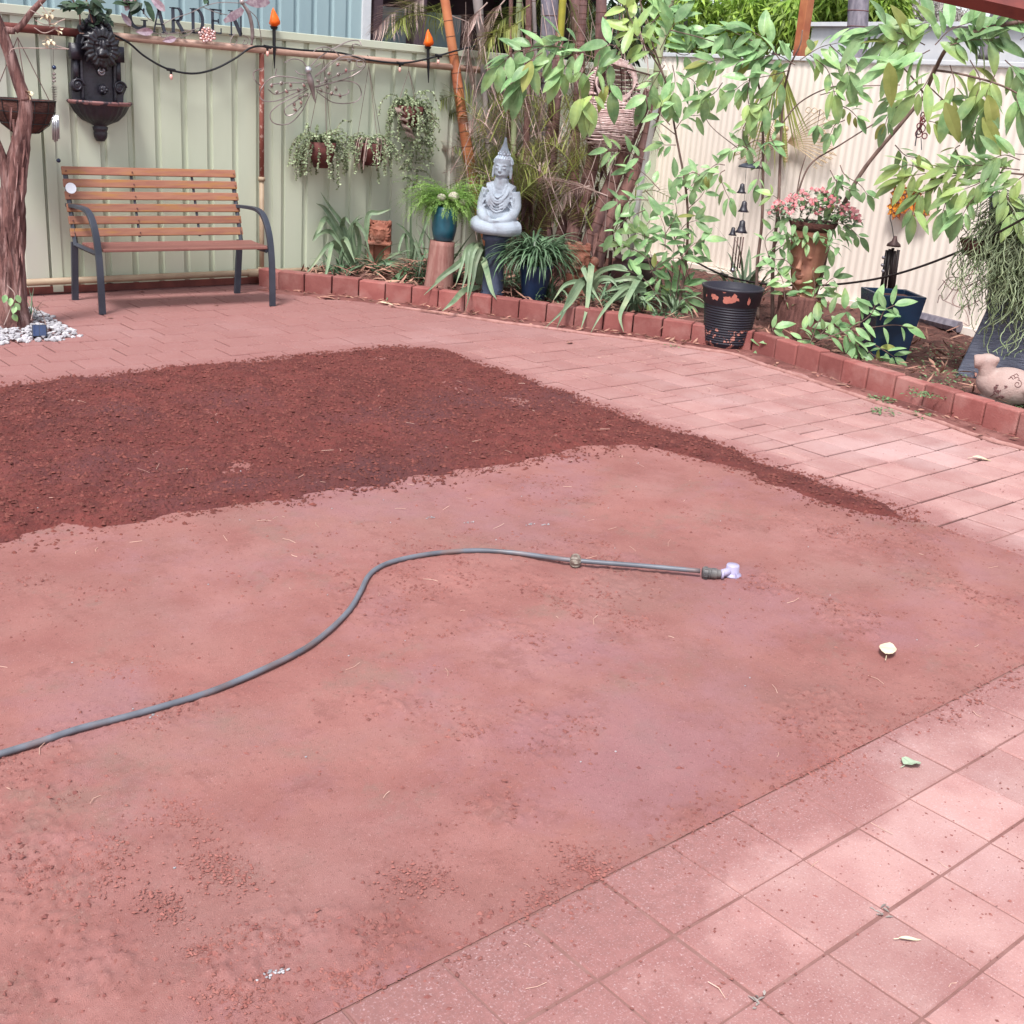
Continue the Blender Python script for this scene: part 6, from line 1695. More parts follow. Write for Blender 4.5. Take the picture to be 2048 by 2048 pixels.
s4 = lambda x, y, d=0: (580 + x / 4.6, 360 + y / 4.6, d)
P = np.array([5.45, 8.0, BZ])
strappy('clump of broad grey green strap leaves beside the terracotta lion', P, 30, (.2, .46), (.018, .032), (.5, 1.4), (.8, 2.2), explicit=X4(P, [
    [s4(600, 780), s4(540, 560), s4(480, 400), s4(370, 250), s4(280, 110)], [s4(590, 780), s4(500, 560), s4(400, 380), s4(320, 260), s4(240, 215)],
    [s4(600, 780), s4(520, 600), s4(480, 430), s4(510, 350, .1), s4(560, 420, .15)], [s4(620, 780), s4(640, 560), s4(600, 400, .05), s4(680, 480, .15), s4(740, 700, .2)],
    [s4(570, 780), s4(480, 600), s4(380, 480), s4(280, 490, .1), s4(210, 570, .15)], [s4(560, 790), s4(420, 620), s4(350, 600, .1), s4(230, 760, .2), s4(130, 880, .25)],
    [s4(560, 790), s4(460, 640), s4(390, 580, .1), s4(350, 780, .25), s4(285, 1060, .38)], [s4(610, 770), s4(580, 520), s4(600, 400), s4(680, 340)], [s4(560, 700), s4(350, 360), s4(260, 470, .1), s4(205, 560, .1)],
    [s4(620, 760), s4(560, 560), s4(560, 440), s4(640, 320)], [s4(600, 800), s4(500, 580, .1), s4(520, 560, .15), s4(600, 760, .25)], [s4(700, 560), s4(720, 325), s4(820, 300), s4(935, 265)]], .044))
P = np.array([5.95, 7.85, BZ])
strappy('upright grey green strappy clump left of the teal pot', P, 44, (.25, .5), (.012, .024), (.9, 1.5), (.2, 1.6), jit=.08, explicit=X4(P, [
    [s4(1080, 900), s4(1130, 600), s4(1060, 460), s4(970, 390)], [s4(1090, 900), s4(1150, 640, .05), s4(1150, 580, .1), s4(1230, 780, .2), s4(1320, 890, .25)], [s4(1100, 900), s4(1150, 640), s4(1160, 600, .1), s4(1110, 960, .3)],
    [s4(1120, 860), s4(1110, 500), s4(1120, 120)], [s4(1100, 850), s4(1060, 500), s4(1000, 640, .1), s4(1040, 700, .1)], [s4(1120, 850), s4(1200, 560), s4(1260, 380), s4(1290, 340)]], .026))
P = np.array([5.85, 7.55, BZ])
strappy('low dark green strappy leaves lying in front of the terracotta lion', P, 26, (.2, .4), (.016, .03), (.3, .9), (.6, 1.6), jit=.06, mt='leaf_grass', explicit=X4(P, [
    [s4(1050, 880), s4(960, 780), s4(860, 760), s4(780, 800)], [s4(1050, 900), s4(950, 860), s4(880, 800), s4(820, 830)], [s4(1080, 800, .05), s4(1030, 860, .15), s4(930, 960, .35), s4(888, 1110, .45)]], .044))
P = np.array([5.80, 6.92, BZ])
strappy('broad pale strap leaves folded over the kerb beside the statue pedestal', P, 18, (.2, .42), (.02, .03), (.8, 1.4), (1.2, 2.2), explicit=X4(P, [
    [s4(1740, 950), s4(1700, 720), s4(1680, 610), s4(1620, 650, .06), s4(1570, 820, .12), s4(1520, 980, .16)], [s4(1745, 950), s4(1740, 720), s4(1700, 600, .04), s4(1640, 660, .1), s4(1620, 860, .15), s4(1570, 1040, .2)],
    [s4(1750, 950), s4(1770, 700), s4(1740, 600, .05), s4(1680, 680, .1), s4(1650, 900, .16), s4(1630, 1100, .3)], [s4(1760, 950), s4(1790, 720), s4(1770, 620, .05), s4(1710, 760, .12), s4(1680, 950, .2), s4(1610, 1210, .42)],
    [s4(1730, 950), s4(1640, 720), s4(1560, 760), s4(1420, 880, .1), s4(1230, 1060, .2)], [s4(1740, 950), s4(1650, 720, .05), s4(1520, 800, .1), s4(1380, 900, .15), s4(1330, 950, .2)],
    [s4(1760, 960), s4(1770, 740, .05), s4(1800, 800, .12), s4(1850, 1000, .25), s4(1900, 1100, .3)], [s4(1750, 980), s4(1600, 1020, .2), s4(1500, 1120, .4), s4(1400, 1205, .45)]], .048))
P = np.array([6.12, 6.62, BZ])
s6 = lambda x, y, d=0: (940 + x / 4.2, 360 + y / 4.2, d)
strappy('small silvery strap plant just right of the statue pedestal', P, 30, (.2, .4), (.012, .02), (.9, 1.5), (1.4, 2.8), jit=.04)
P = np.array([6.42, 6.0, BZ])
strappy('drooping strap leaved plant spilling over the kerb before the terracotta figure', P, 30, (.25, .44), (.016, .028), (.8, 1.5), (1.6, 2.8), explicit=X4(P, [
    [s6(1010, 960), s6(990, 800), s6(950, 740, .05), s6(1020, 900, .12), s6(1110, 1050, .2)], [s6(1000, 960), s6(1010, 780), s6(1020, 720, .05), s6(1000, 900, .15), s6(980, 1080, .25), s6(930, 1260, .38)],
    [s6(990, 960), s6(950, 840, .05), s6(860, 950, .15), s6(800, 1080, .3), s6(730, 1240, .4)], [s6(980, 970), s6(930, 860, .05), s6(800, 880, .1), s6(700, 1010, .2)], [s6(1000, 960), s6(960, 860, .1), s6(840, 1040, .28), s6(620, 1250, .4)],
    [s6(1010, 950), s6(1060, 800), s6(1180, 740, .05), s6(1340, 770, .1)], [s6(1020, 960), s6(1080, 840, .05), s6(1180, 830, .08), s6(1240, 900, .1)]], .044))
P = np.array([6.62, 5.82, BZ])
strappy('long arching strap leaves falling over the kerb near the ribbed pot', P, 18, (.25, .44), (.014, .024), (.8, 1.4), (1.2, 2.4), explicit=X4(P, [
    [s6(1480, 900), s6(1400, 870, .05), s6(1260, 900, .1), s6(1130, 940, .15)], [s6(1480, 920), s6(1340, 890, .08), s6(1220, 980, .2), s6(1100, 1130, .35), s6(1010, 1290, .4)],
    [s6(1450, 800), s6(1400, 850, .08), s6(1320, 1000, .25), s6(1260, 1140, .38), s6(1290, 1275, .42)], [s6(1480, 930), s6(1330, 940, .1), s6(1200, 1010, .2), s6(1110, 1060, .25)], [s6(1470, 910), s6(1380, 830, .08), s6(1240, 840, .1), s6(1100, 870, .12)]], .040))
P = np.array([7.35, 5.75, BZ])
strappy('yellow green arching blades left of the bell wind chime', P, 34, (.35, .75), (.02, .034), (1.0, 1.5), (.6, 2.2), jit=.1)

for P_, n_, lab in (((5.62, 7.62), 26, 'dull green strappy tuft in front of the pinkish log'), ((6.35, 6.3), 30, 'grassy tuft between the blue pot and the drooping plant'), ((5.15, 8.02), 22, 'grassy tuft at the left end of the bed by the green fence'), ((6.9, 6.1), 26, 'olive strappy tuft beside the brown pot'), ((6.3, 7.2), 30, 'shaded strappy tuft behind the blue pot')):
    strappy(lab, np.array([P_[0], P_[1], BZ]), n_, (.16, .42), (.008, .018), (.8, 1.5), (.9, 2.6), mt='leaf_grass', jit=.1)

# ============================================================ LEAFY SHRUBS IN FRONT OF THE CREAM FENCE
def sprig(b, b2, pts, plane, L, W, n, a_=(.1, .95), pend=.25, dj=.1, tip=True, edge=None, st=None, ox=0):
    """a stalk through surveyed points with opposite leaves held out from it"""
    P_ = [plane(u, v, ox) for u, v in pts]
    c_ = curve(P_, 6); sl = np.concatenate([[0], np.cumsum(np.linalg.norm(np.diff(c_, axis=0), axis=1))])
    (st or b2).tube(c_, np.linspace(.0035, .0018, len(c_)), 5, .5)
    for i in range(n):
        t_ = (i + .6) / n if n > 1 else 1.0; q = t_ * sl[-1]
        B_ = np.array([np.interp(q, sl, c_[:, k_]) for k_ in range(3)]); T_ = nrm(c_[min(len(c_) - 1, int(t_ * (len(c_) - 1)) + 1)] - c_[max(0, int(t_ * (len(c_) - 1)) - 1)])
        vw = nrm(CC - B_); Sd = nrm(np.cross(T_, vw))
        for sg in (-1, 1):
            ang_ = U(.6, 1.15); D_ = nrm(T_ * math.cos(ang_) + Sd * sg * math.sin(ang_) + vw * U(-.35, .45) + np.array([0, 0, -pend * U(.3, 1.6)]))
            N_ = nrm(vw * U(.2, 1) + np.array([0, 0, 1.0]) * U(.3, 1.2) + np.array([U(-.35, .35), U(-.35, .35), 0]))
            l_ = L * U(.55, 1.08); B2 = B_ + D_ * .012
            ((edge if edge is not None and rnd.random() < .035 else b)).leaf(B2, D_, N_, l_, W * (l_ / L) ** .7 * U(.72, 1.0), U(*a_), U(.15, .75), n=6, fold=.22, shape=.8, rim=.45)
    if tip:
        T_ = nrm(c_[-1] - c_[-3]); vw = nrm(CC - c_[-1])
        b.leaf(c_[-1], nrm(T_ + (0, 0, -pend * .6)), nrm(vw + (0, 0, .8)), L * 1.1, W, U(*a_), .4, n=6)
pl1 = lambda u, v, o=0: PV(u, v, np.array([6.75, 5.75, 0]) + np.array([-.55, -.6, 0]) * o)
pl2 = lambda u, v, o=0: PV(u, v, np.array([6.95, 5.15, 0]) + np.array([-.6, -.5, 0]) * o)
pl3 = lambda u, v, o=0: PV(u, v, np.array([6.9, 4.0, 0]) + np.array([-.7, -.4, 0]) * o)
def shrub(name, lab, P, stems, groups, plane, mt='leaf_shrub'):
    r_ = thing(name, lab, 'shrub', P, 'leafy shrubs along the cream fence')
    for pts, r0, r1 in stems:
        b = MB(); c_ = curve([plane(u, v, o) for u, v, o in pts], 8); b.tube(c_, np.linspace(r0, r1, len(c_)) * (1 + .08 * np.array([fbm(x_ * .7, 2, 1) for x_ in range(len(c_))])), 8); b.build('stem', 'stem_brown', r_, smooth=True)
    b, b2, e_ = MB(), MB(), MB()
    for (L, W, pend, lst) in groups:
        for it in lst:
            pts, n = it[0], it[1]; ox = it[2] if len(it) > 2 else U(-.1, .25)
            sprig(b, b2, pts, plane, L, W, n, pend=pend, edge=e_, ox=ox)
    b.build('foliage', mt, r_); b2.build('leaf_stalks', 'stem_brown', r_)
    if e_.n: e_.build('yellowing_leaves', 'leaf_yellow', r_)
    return r_
# left shrub: big leaves reaching left across the palms
shrub('spreading_shrub', 'large leaved shrub whose boughs reach left across the palm stems', np.array([7.2, 5.5, BZ]),
    [([(1352, 640, 0), (1372, 520, 0), (1374, 400, 0), (1352, 270, 0), (1330, 160, .1), (1290, 90, .2)], .011, .005), ([(1300, 150, .1), (1230, 130, .2), (1150, 105, .3), (1070, 100, .4), (1010, 130, .4)], .006, .003),
     ([(1352, 270, 0), (1310, 240, .1), (1270, 230, .2)], .004, .002), ([(1330, 160, .1), (1290, 40, .1), (1270, -40, .1)], .006, .004), ([(1380, 560, 0), (1330, 430, .1), (1290, 380, .1)], .004, .003)],
    [(.20, .088, .45, [([(1130, 95), (1090, 92), (1040, 98), (1010, 118)], 5, .4), ([(1180, 100), (1140, 110), (1095, 120)], 4, .4), ([(1160, 90), (1145, 82), (1120, 78)], 3, .35), 
                 ([(1070, 108), (1055, 140), (1040, 180)], 2, .45), ([(1200, 110), (1190, 160), (1185, 210)], 2, .45), ([(1250, 120), (1235, 95), (1215, 88)], 3, .4), ([(1235, 105), (1215, 140), (1222, 185)], 2, .4), ([(1180, 115), (1160, 160), (1165, 215)], 2, .45), ([(1085, 105), (1050, 130), (1030, 165)], 2, .45), ([(1060, 100), (1030, 105), (995, 135)], 3, .45), ([(1140, 120), (1120, 150)], 2, .4)]),
     (.18, .08, .3, [([(1310, 110), (1280, 80), (1255, 60)], 4, .2), ([(1320, 100), (1335, 70), (1350, 45)], 4, .15), ([(1290, 90), (1262, 40), (1250, 10)], 4, .2), ([(1300, 50), (1330, 20), (1360, 0)], 4, .1), ([(1260, 20), (1290, -5), (1320, -20)], 3, .1),
                  ([(1330, 130), (1310, 160), (1290, 200)], 3, .2), ([(1340, 100), (1370, 110), (1395, 95)], 3, .1), ([(1320, 30), (1350, 40), (1380, 60)], 3, .1), ([(1360, 150), (1385, 160), (1400, 185)], 3, .1), ([(1345, 130), (1350, 160), (1345, 190)], 3, .1)]),
     (.135, .058, .3, [([(1340, 250), (1320, 225), (1325, 200)], 3, .25), ([(1350, 260), (1370, 235), (1400, 230)], 3, .1), ([(1290, 320), (1255, 305), (1215, 300)], 4, .3), 
                    ([(1320, 380), (1285, 345), (1260, 340)], 3, .2), ([(1300, 400), (1270, 400), (1235, 405)], 4, .2), ([(1370, 400), (1345, 370), (1360, 350)], 2, .1), ([(1374, 420), (1400, 395), (1410, 380)], 3, .05), ([(1290, 420), (1250, 440), (1225, 470)], 3, .2),
                    ([(1374, 380), (1395, 360)], 2, .05), ([(1352, 290), (1325, 290)], 2, .1)])], pl1)
# low clump of lance leaved growth behind the ribbed pot
shrub('low_leafy_plant', 'bushy low plant with yellow edged leaves left of the ribbed pot', np.array([6.95, 5.65, BZ]),
    [([(1340, 640, 0), (1310, 560, 0), (1290, 500, 0)], .006, .003), ([(1345, 640, 0), (1360, 540, 0), (1370, 470, 0)], .006, .003), ([(1320, 640, 0), (1280, 590, .1), (1250, 550, .2)], .005, .003)],
    [(.15, .06, .3, [([(1320, 600), (1290, 560), (1255, 540)], 4), ([(1330, 600), (1310, 540), (1295, 480)], 5), ([(1340, 600), (1345, 540), (1350, 470)], 5), ([(1340, 620), (1370, 560), (1390, 510)], 5), ([(1300, 520), (1270, 500), (1240, 490)], 4), ([(1330, 500), (1330, 460), (1320, 430)], 4),
                   ([(1350, 480), (1370, 450), (1395, 440)], 4), ([(1340, 620), (1350, 600), (1375, 600)], 3), ([(1370, 600), (1385, 630), (1390, 660)], 3), ([(1290, 500), (1290, 460), (1300, 440)], 3), ([(1310, 590), (1290, 610), (1285, 640)], 2), ([(1360, 520), (1385, 490), (1410, 480)], 3), ([(1310, 480), (1270, 465)], 2),
                   ([(1300, 545), (1335, 520), (1365, 515)], 4), ([(1320, 610), (1345, 585), (1372, 570)], 4), ([(1330, 470), (1352, 430), (1350, 400)], 3)])], pl1)
# middle shrub with several upright stems
G2 = [(.18, .078, .4, [([(1590, 130), (1555, 110), (1510, 100)], 5, .2), ([(1600, 120), (1640, 95), (1680, 85)], 5, .2), ([(1580, 140), (1545, 150), (1500, 160), (1470, 180)], 5, .2), ([(1570, 150), (1545, 190), (1520, 220)], 3, .2),
                  ([(1560, 120), (1530, 80), (1500, 60)], 4, .2), ([(1620, 110), (1655, 140), (1670, 190)], 3, .2), ([(1540, 110), (1510, 120), (1480, 120)], 4, .2), 
                  ([(1520, 90), (1480, 70), (1450, 60)], 4, .1), ([(1500, 150), (1495, 190), (1500, 220)], 2, .2), ([(1460, 130), (1440, 120), (1415, 125)], 4, .1), ([(1660, 90), (1690, 120), (1700, 150)], 3, .2), ([(1445, 165), (1430, 185), (1405, 200)], 3, .1), ]),
      (.12, .05, .35, [([(1500, 230), (1485, 265), (1495, 300)], 4, .1), ([(1500, 300), (1480, 290), (1460, 300)], 3, .1), ([(1560, 230), (1545, 240), (1530, 225)], 3, .1), ([(1555, 300), (1540, 270), (1548, 240)], 2, .1), ([(1495, 290), (1515, 280), (1545, 290)], 2, .1),
                  ([(1450, 340), (1440, 350), (1450, 380), (1460, 400)], 4, .15), ([(1530, 300), (1520, 330), (1515, 370)], 2, .1), ([(1400, 350), (1385, 345), (1365, 355)], 3, .1), ([(1450, 330), (1430, 330), (1405, 355)], 3, .1), ([(1640, 190), (1660, 185), (1690, 180), (1715, 185)], 4, .1),
                  ([(1680, 210), (1700, 220), (1715, 235)], 3, .1), ([(1690, 240), (1670, 250), (1660, 270)], 3, .1), ([(1640, 220), (1635, 250)], 1, .1)]),
      (.115, .05, .3, [([(1660, 340), (1675, 365), (1700, 380)], 3, .2), ([(1680, 330), (1690, 350), (1720, 370), (1735, 390)], 3, .2), ([(1675, 350), (1670, 380), (1660, 410)], 3, .2), ([(1640, 440), (1690, 450), (1720, 475)], 4, .2), ([(1630, 470), (1655, 450), (1690, 460)], 3, .2), ([(1610, 520), (1650, 480), (1660, 500)], 3, .2),
                  ([(1570, 600), (1565, 560), (1550, 535)], 4, .25), ([(1620, 620), (1630, 580), (1625, 540)], 5, .25), ([(1640, 580), (1660, 560), (1670, 555)], 3, .25), ([(1570, 640), (1600, 600), (1580, 560)], 4, .25), ([(1610, 640), (1620, 600), (1650, 590)], 4, .25), ([(1540, 520), (1530, 480), (1550, 455)], 3, .2),
                  ([(1620, 500), (1600, 480), (1575, 475)], 3, .25), ([(1590, 540), (1570, 520), (1545, 520)], 3, .25), ([(1600, 430), (1620, 400), (1640, 400)], 2, .2), ([(1560, 400), (1545, 390)], 1, .2)]),
      (.13, .056, .25, [([(1620, 680), (1590, 680), (1560, 690), (1530, 700)], 4, .7), ([(1620, 690), (1640, 640), (1680, 625), (1700, 615)], 4, .9), ([(1640, 680), (1700, 660), (1740, 655), (1790, 650), (1815, 655)], 5, 1.1), ([(1680, 660), (1720, 690), (1760, 720)], 5, 1.1), ([(1700, 660), (1740, 630), (1750, 610)], 4, 1.1),
                   ([(1700, 670), (1715, 700), (1720, 730)], 4, 1.1), ([(1640, 690), (1620, 700), (1610, 715)], 3, .7), ([(1760, 640), (1770, 620), (1790, 610)], 3, 1.1), ([(1750, 690), (1775, 705), (1790, 715)], 3, 1.1), ([(1640, 670), (1660, 650), (1680, 655)], 3, 1.0), ([(1560, 680), (1545, 660), (1550, 655)], 2, .7), ([(1600, 665), (1625, 655)], 2, .7)])]
shrub('upright_shrub', 'upright shrub with several thin stems growing round the tree stump', np.array([7.0, 5.1, BZ]),
    [([(1516, 640, 0), (1514, 540, 0), (1524, 440, 0), (1526, 300, 0), (1524, 210, 0), (1515, 160, .1)], .013, .007), ([(1545, 650, 0), (1546, 520, 0), (1556, 420, 0), (1560, 330, 0), (1566, 200, 0), (1580, 130, .1)], .014, .007), ([(1602, 660, .1), (1640, 560, .1), (1665, 460, .1), (1720, 350, .1), (1800, 250, .15), (1860, 180, .2)], .017, .012),
     ([(1545, 500, 0), (1590, 400, 0), (1620, 330, 0), (1680, 290, 0), (1760, 240, .1)], .008, .004), ([(1562, 250, 0), (1600, 205, 0), (1660, 175, .05), (1720, 172, .1), (1800, 170, .1)], .005, .003), ([(1526, 340, 0), (1480, 300, 0), (1420, 250, 0), (1400, 200, 0)], .004, .002), ([(1590, 410, 0), (1600, 350, 0), (1612, 310, 0)], .005, .003),
     ([(1620, 690, .6), (1700, 650, .6), (1790, 650, 1.1)], .005, .003), ([(1560, 690, .6), (1620, 680, .6)], .004, .003), ([(1600, 660, .1), (1640, 670, .4), (1690, 655, .6)], .006, .004), ([(1580, 130, .1), (1600, 90, .15), (1605, 60, .15)], .006, .004), ([(1340, 60, 0), (1410, 78, 0), (1500, 110, .1)], .004, .003)], G2, pl2)
# right shrub high at the top right and the spray below it
shrub('overhanging_shrub', 'large leaved boughs hanging in from the top right corner', np.array([7.4, 4.3, BZ]),
    [([(1850, 190, 0), (1870, 140, .1), (1900, 90, .2), (1960, 60, .3), (2060, 40, .3)], .013, .012), ([(1870, 140, .1), (1930, 150, .3), (2000, 170, .3), (2060, 200, .3)], .007, .005), ([(1860, 175, .1), (1900, 210, .1), (1960, 240, .1), (2010, 300, .1), (2060, 310, .1)], .004, .002), ([(1850, 190, .0), (1820, 150, .1), (1780, 110, .2)], .006, .004),
     ([(2060, 350, .4), (1990, 345, .4), (1920, 350, .4), (1860, 360, .4)], .006, .003)],
    [(.21, .080, .5, [([(1850, 90), (1810, 70), (1770, 60)], 4, .2), ([(1860, 100), (1820, 120), (1780, 130)], 4, .3), ([(1870, 90), (1900, 60), (1940, 45)], 5, .3), ([(1900, 90), (1940, 80), (1985, 80)], 5, .3), ([(1930, 80), (1970, 60), (2010, 50)], 5, .3), 
                 ([(1870, 130), (1850, 170), (1830, 190)], 3, .3), ([(1900, 130), (1910, 170), (1900, 210)], 3, .3), ([(1940, 120), (1960, 160), (1950, 200)], 3, .3), ([(2010, 120), (2040, 150), (2060, 190)], 4, .3), ([(1830, 100), (1790, 80), (1765, 90)], 3, .2),
                 ([(1990, 150), (1975, 180), (1970, 220)], 3, .35), ([(1790, 60), (1760, 50), (1730, 70)], 2, .2), ([(1880, 60), (1860, 45), (1830, 50)], 4, .2), ([(2030, 190), (2040, 220)], 2, .35), ([(2000, 20), (2030, 0)], 2, .3), ([(2040, 80), (2070, 60)], 3, .3)]),
     (.17, .064, .3, [([(2040, 340), (2000, 335), (1950, 330), (1900, 335)], 6, .45), ([(2050, 350), (2020, 370), (1990, 380)], 4, .45), ([(1990, 350), (1950, 370), (1910, 385)], 5, .45), ([(1930, 350), (1880, 345), (1830, 350), (1800, 360)], 6, .4), ([(1900, 350), (1870, 375), (1840, 390)], 4, .4), ([(2040, 320), (2010, 310), (1980, 320)], 4, .45),
                  ([(1960, 380), (1940, 405), (1925, 430)], 3, .45), ([(2010, 380), (2020, 410), (2030, 430)], 3, .45), ([(1850, 370), (1830, 400), (1825, 430)], 2, .4), ([(1850, 340), (1820, 330), (1800, 335)], 3, .4), ([(1900, 380), (1890, 410), (1885, 425)], 2, .4)]),
     (.13, .05, .4, [([(1800, 210), (1780, 225), (1770, 250)], 3, .1), ([(1820, 190), (1790, 195), (1780, 200)], 2, .1), ([(1900, 225), (1930, 245), (1950, 275)], 3, .1), ([(1790, 290), (1810, 310), (1830, 315)], 3, .1), ([(1920, 290), (1910, 300), (1925, 320)], 3, .1), ([(1850, 240), (1870, 245)], 2, .1), ([(1880, 200), (1900, 200)], 2, .1), ([(1950, 240), (1960, 270)], 2, .1)])], pl3)
for (u, v, d_), lb_ in zip(((1777, 125, (-.3, -1)), (1890, 205, (-.7, -1)), (1975, 190, (-.5, -1)), (1965, 235, (-.8, -.9))), ('leftmost of the big yellowing leaves hanging under the top right boughs', 'yellowing leaf hanging above the red metal ornament', 'big yellowing leaf hanging near the right edge of the top boughs', 'lowest big yellowing leaf with a browned edge at the far right')):
    b = MB(); b.leaf(pl3(u, v, .4), nrm([d_[0] * -.6, d_[0] * .7, d_[1]]), nrm((-.7, -.5, .4)), .26, .085, U(.2, .8), .3, n=6)
    tag(b.build('yellowing_leaf', 'leaf_yellow'), lb_, 'leaf', 'yellowing leaves at the top right')
# fan palm leaf behind the middle shrub
b = MB(); O_ = FR(1560, 120, .35)
for k_ in range(26):
    a = -1.15 + 2.3 * k_ / 25; b.leaf(O_, nrm(FRD * -math.sin(a) * .7 + np.array([0, 0, -1.0])), FRN, .95 * (1 - .25 * abs(a)), .022, U(.2, 1), U(-.1, .3), n=5, shape=.6)
tag(b.build('hanging_fan_leaf', 'frond_green'), 'pale olive fan of palm leaflets hanging against the cream fence behind the shrub', 'palm frond')

# ============================================================ TREES BEYOND THE FENCES
def leafmass(b, C_, R_, n, l_, w_, hang=.6):
    for _ in range(n):
        d_ = nrm([rnd.gauss(0, 1), rnd.gauss(0, 1), rnd.gauss(0, 1)]); q = np.array(C_) + d_ * np.array(R_) * U(.55, 1.02)
        b.leaf(q, nrm([U(-1, 1), U(-1, 1), -hang + U(-.5, .7)]), nrm([U(-1, 1), U(-1, 1), 1]), l_ * U(.7, 1.3), w_, U(0, 1), .4, n=2)
def bgtree(name, lab, masses, off, mt, l_, w_, trunk):
    P = FR(trunk, 200, -off); P[2] = 0; r_ = thing(name, lab, 'tree', P, 'trees beyond the cream fence')
    b = MB(); tops = []
    for u, v, ru, rv, n in masses:
        C_ = FR(u, v, -off + U(-.4, .4)); s_ = np.linalg.norm(C_ - CC) / CAM_F; leafmass(b, C_, (ru * s_, ru * s_, rv * s_), n, l_, w_); tops.append(C_)
    b.build('crown', mt, r_)
    b = MB()
    for T_ in tops: b.tube(curve([P, P * .7 + T_ * .3 + (0, 0, .2), T_], 4), .05, 6)
    b.build('trunk', 'pole_grey', r_)
bgtree('lime_leaf_tree', 'lime green long leaved tree crown behind the white shed', [(1690, 20, 60, 45, 1100), (1760, 10, 50, 45, 900), (1640, -10, 50, 45, 600), (1720, -60, 90, 40, 500)], 5.0, 'leaf_lime', .28, .05, 1700)
bgtree('green_back_tree', 'mixed green foliage behind the fence corner above the wicker pod', [(1440, 50, 60, 55, 900), (1520, 30, 60, 50, 900), (1370, 40, 60, 60, 700), (1580, 40, 40, 40, 500), (1300, 30, 50, 60, 500)], 2.2, 'leaf_lime', .20, .04, 1450)
bgtree('hazy_far_tree', 'pale greyish tree far behind the white shed', [(1850, 30, 60, 35, 1300), (1920, 50, 50, 30, 800), (1800, 50, 40, 20, 400)], 9.0, 'leaf_haze', .16, .03, 1860)
bgtree('dark_back_tree', 'dark green shaded foliage behind the canes at the centre top', [(1060, 20, 60, 60, 500), (1230, 60, 60, 60, 700), (980, 40, 50, 50, 300), (1060, 200, 90, 120, 900), (1180, 250, 80, 130, 900), (1000, 320, 60, 90, 500)], 1.2, 'leaf_dark', .2, .045, 1250)
# ============================================================ HOSE AND THE SMALL THINGS ON THE GROUND
hpx = [(-60, 1527), (0, 1508), (80, 1483), (159, 1457), (230, 1439), (307, 1418), (424, 1382), (530, 1337), (610, 1297), (662, 1257), (700, 1218), (721, 1183), (737, 1152), (763, 1132), (805, 1118), (874, 1106), (954, 1101), (1024, 1105), (1085, 1113), (1151, 1121), (1289, 1132), (1400, 1142)]
hz_ = [.011 + (.014 if u > 1050 else 0) * min(1, (u - 1050) / 100 if u > 1050 else 0) for u, v in hpx]
hp_ = curve([G(u, v, z) for (u, v), z in zip(hpx, hz_)], 9)
ho = thing('garden_hose', 'grey garden hose snaking across the bare dirt', 'hose', hp_[120])
b = MB(); b.tube(hp_, .0086, 14, a=np.clip(.5 + .4 * np.array([fbm(i * .13, 1, 1) for i in range(len(hp_))]), 0, 1)); b.build('tube', 'hose', ho, smooth=True)
P = G(1151, 1122, .023); T_ = nrm(G(1289, 1132, .02) - G(1040, 1108, .02))
X_ = T_; Y_ = nrm(np.cross((0, 0, 1), X_)); MZ = np.stack([Y_, np.cross(X_, Y_), X_], 1)      # local z along the hose
b = MB(); b.lathe([(.009, -.02), (.017, -.016), (.023, -.007), (.024, 0), (.023, .007), (.017, .016), (.009, .02)], P, 20, M=MZ)
for k_ in range(10): a = k_ * PI / 5; b.tube([P + MZ @ np.array([math.cos(a) * r_, math.sin(a) * r_, z]) for r_, z in ((.017, -.016), (.0235, -.007), (.025, 0), (.0235, .007), (.017, .016))], .002, 4)
b.build('ball_collar', 'ball_fit', ho, smooth=True)
E_ = G(1406, 1145, .022); T_ = nrm(G(1445, 1148, .022) - G(1406, 1145, .022)); X_ = T_; Y_ = nrm(np.cross((0, 0, 1), X_)); MZ = np.stack([Y_, np.cross(X_, Y_), X_], 1)
b = MB(); b.lathe([(.010, -.004), (.018, -.002), (.0205, .002), (.0205, .016), (.018, .018), (.0195, .020), (.0195, .024), (.017, .026), (.019, .030), (.019, .046), (.015, .052), (.014, .062)], E_, 22, M=MZ)
for k_ in range(9): a = k_ * 2 * PI / 9; b.box(E_ + MZ @ np.array([math.cos(a) * .0205, math.sin(a) * .0205, .008]), (.004, .004, .012), M=MZ @ rot('Z', a))
b.build('click_connector', 'hose_fit', ho, smooth=False)
Sp = G(1463, 1152, .0); Sp[2] = .0
sp = thing('lawn_sprinkler', 'small lilac plastic sprinkler joined to the end of the hose', 'sprinkler', Sp)
b = MB(); b.lathe([(.001, .002), (.030, .002), (.034, .004), (.034, .008), (.027, .012), (.0245, .016), (.0235, .040), (.0215, .044), (.001, .045)], Sp, 26); b.build('head', 'lilac_plastic', sp, smooth=True)
b = MB(); A_ = E_ + T_ * .060; b.tube([A_ * (1, 1, 0) + (0, 0, .022), Sp + (0, 0, .022)], .0135, 14); b.lathe([(.0145, -.004), (.0175, -.003), (.0175, .004), (.0145, .005)], A_ * (1, 1, 0) + (0, 0, .022) + T_ * .008, 18, M=MZ); b.build('inlet', 'lilac_plastic', sp, smooth=True)
b = MB(); b.box(Sp + MZ @ np.array([-.026, 0, 0.010]) + (0, 0, .006), (.02, .003, .03), M=MZ @ rot('X', PI / 2)); b.blob(Sp + (.001, 0, .044), (.006, .006, .002), 1); b.build('foot_plate', 'lilac_plastic', sp)
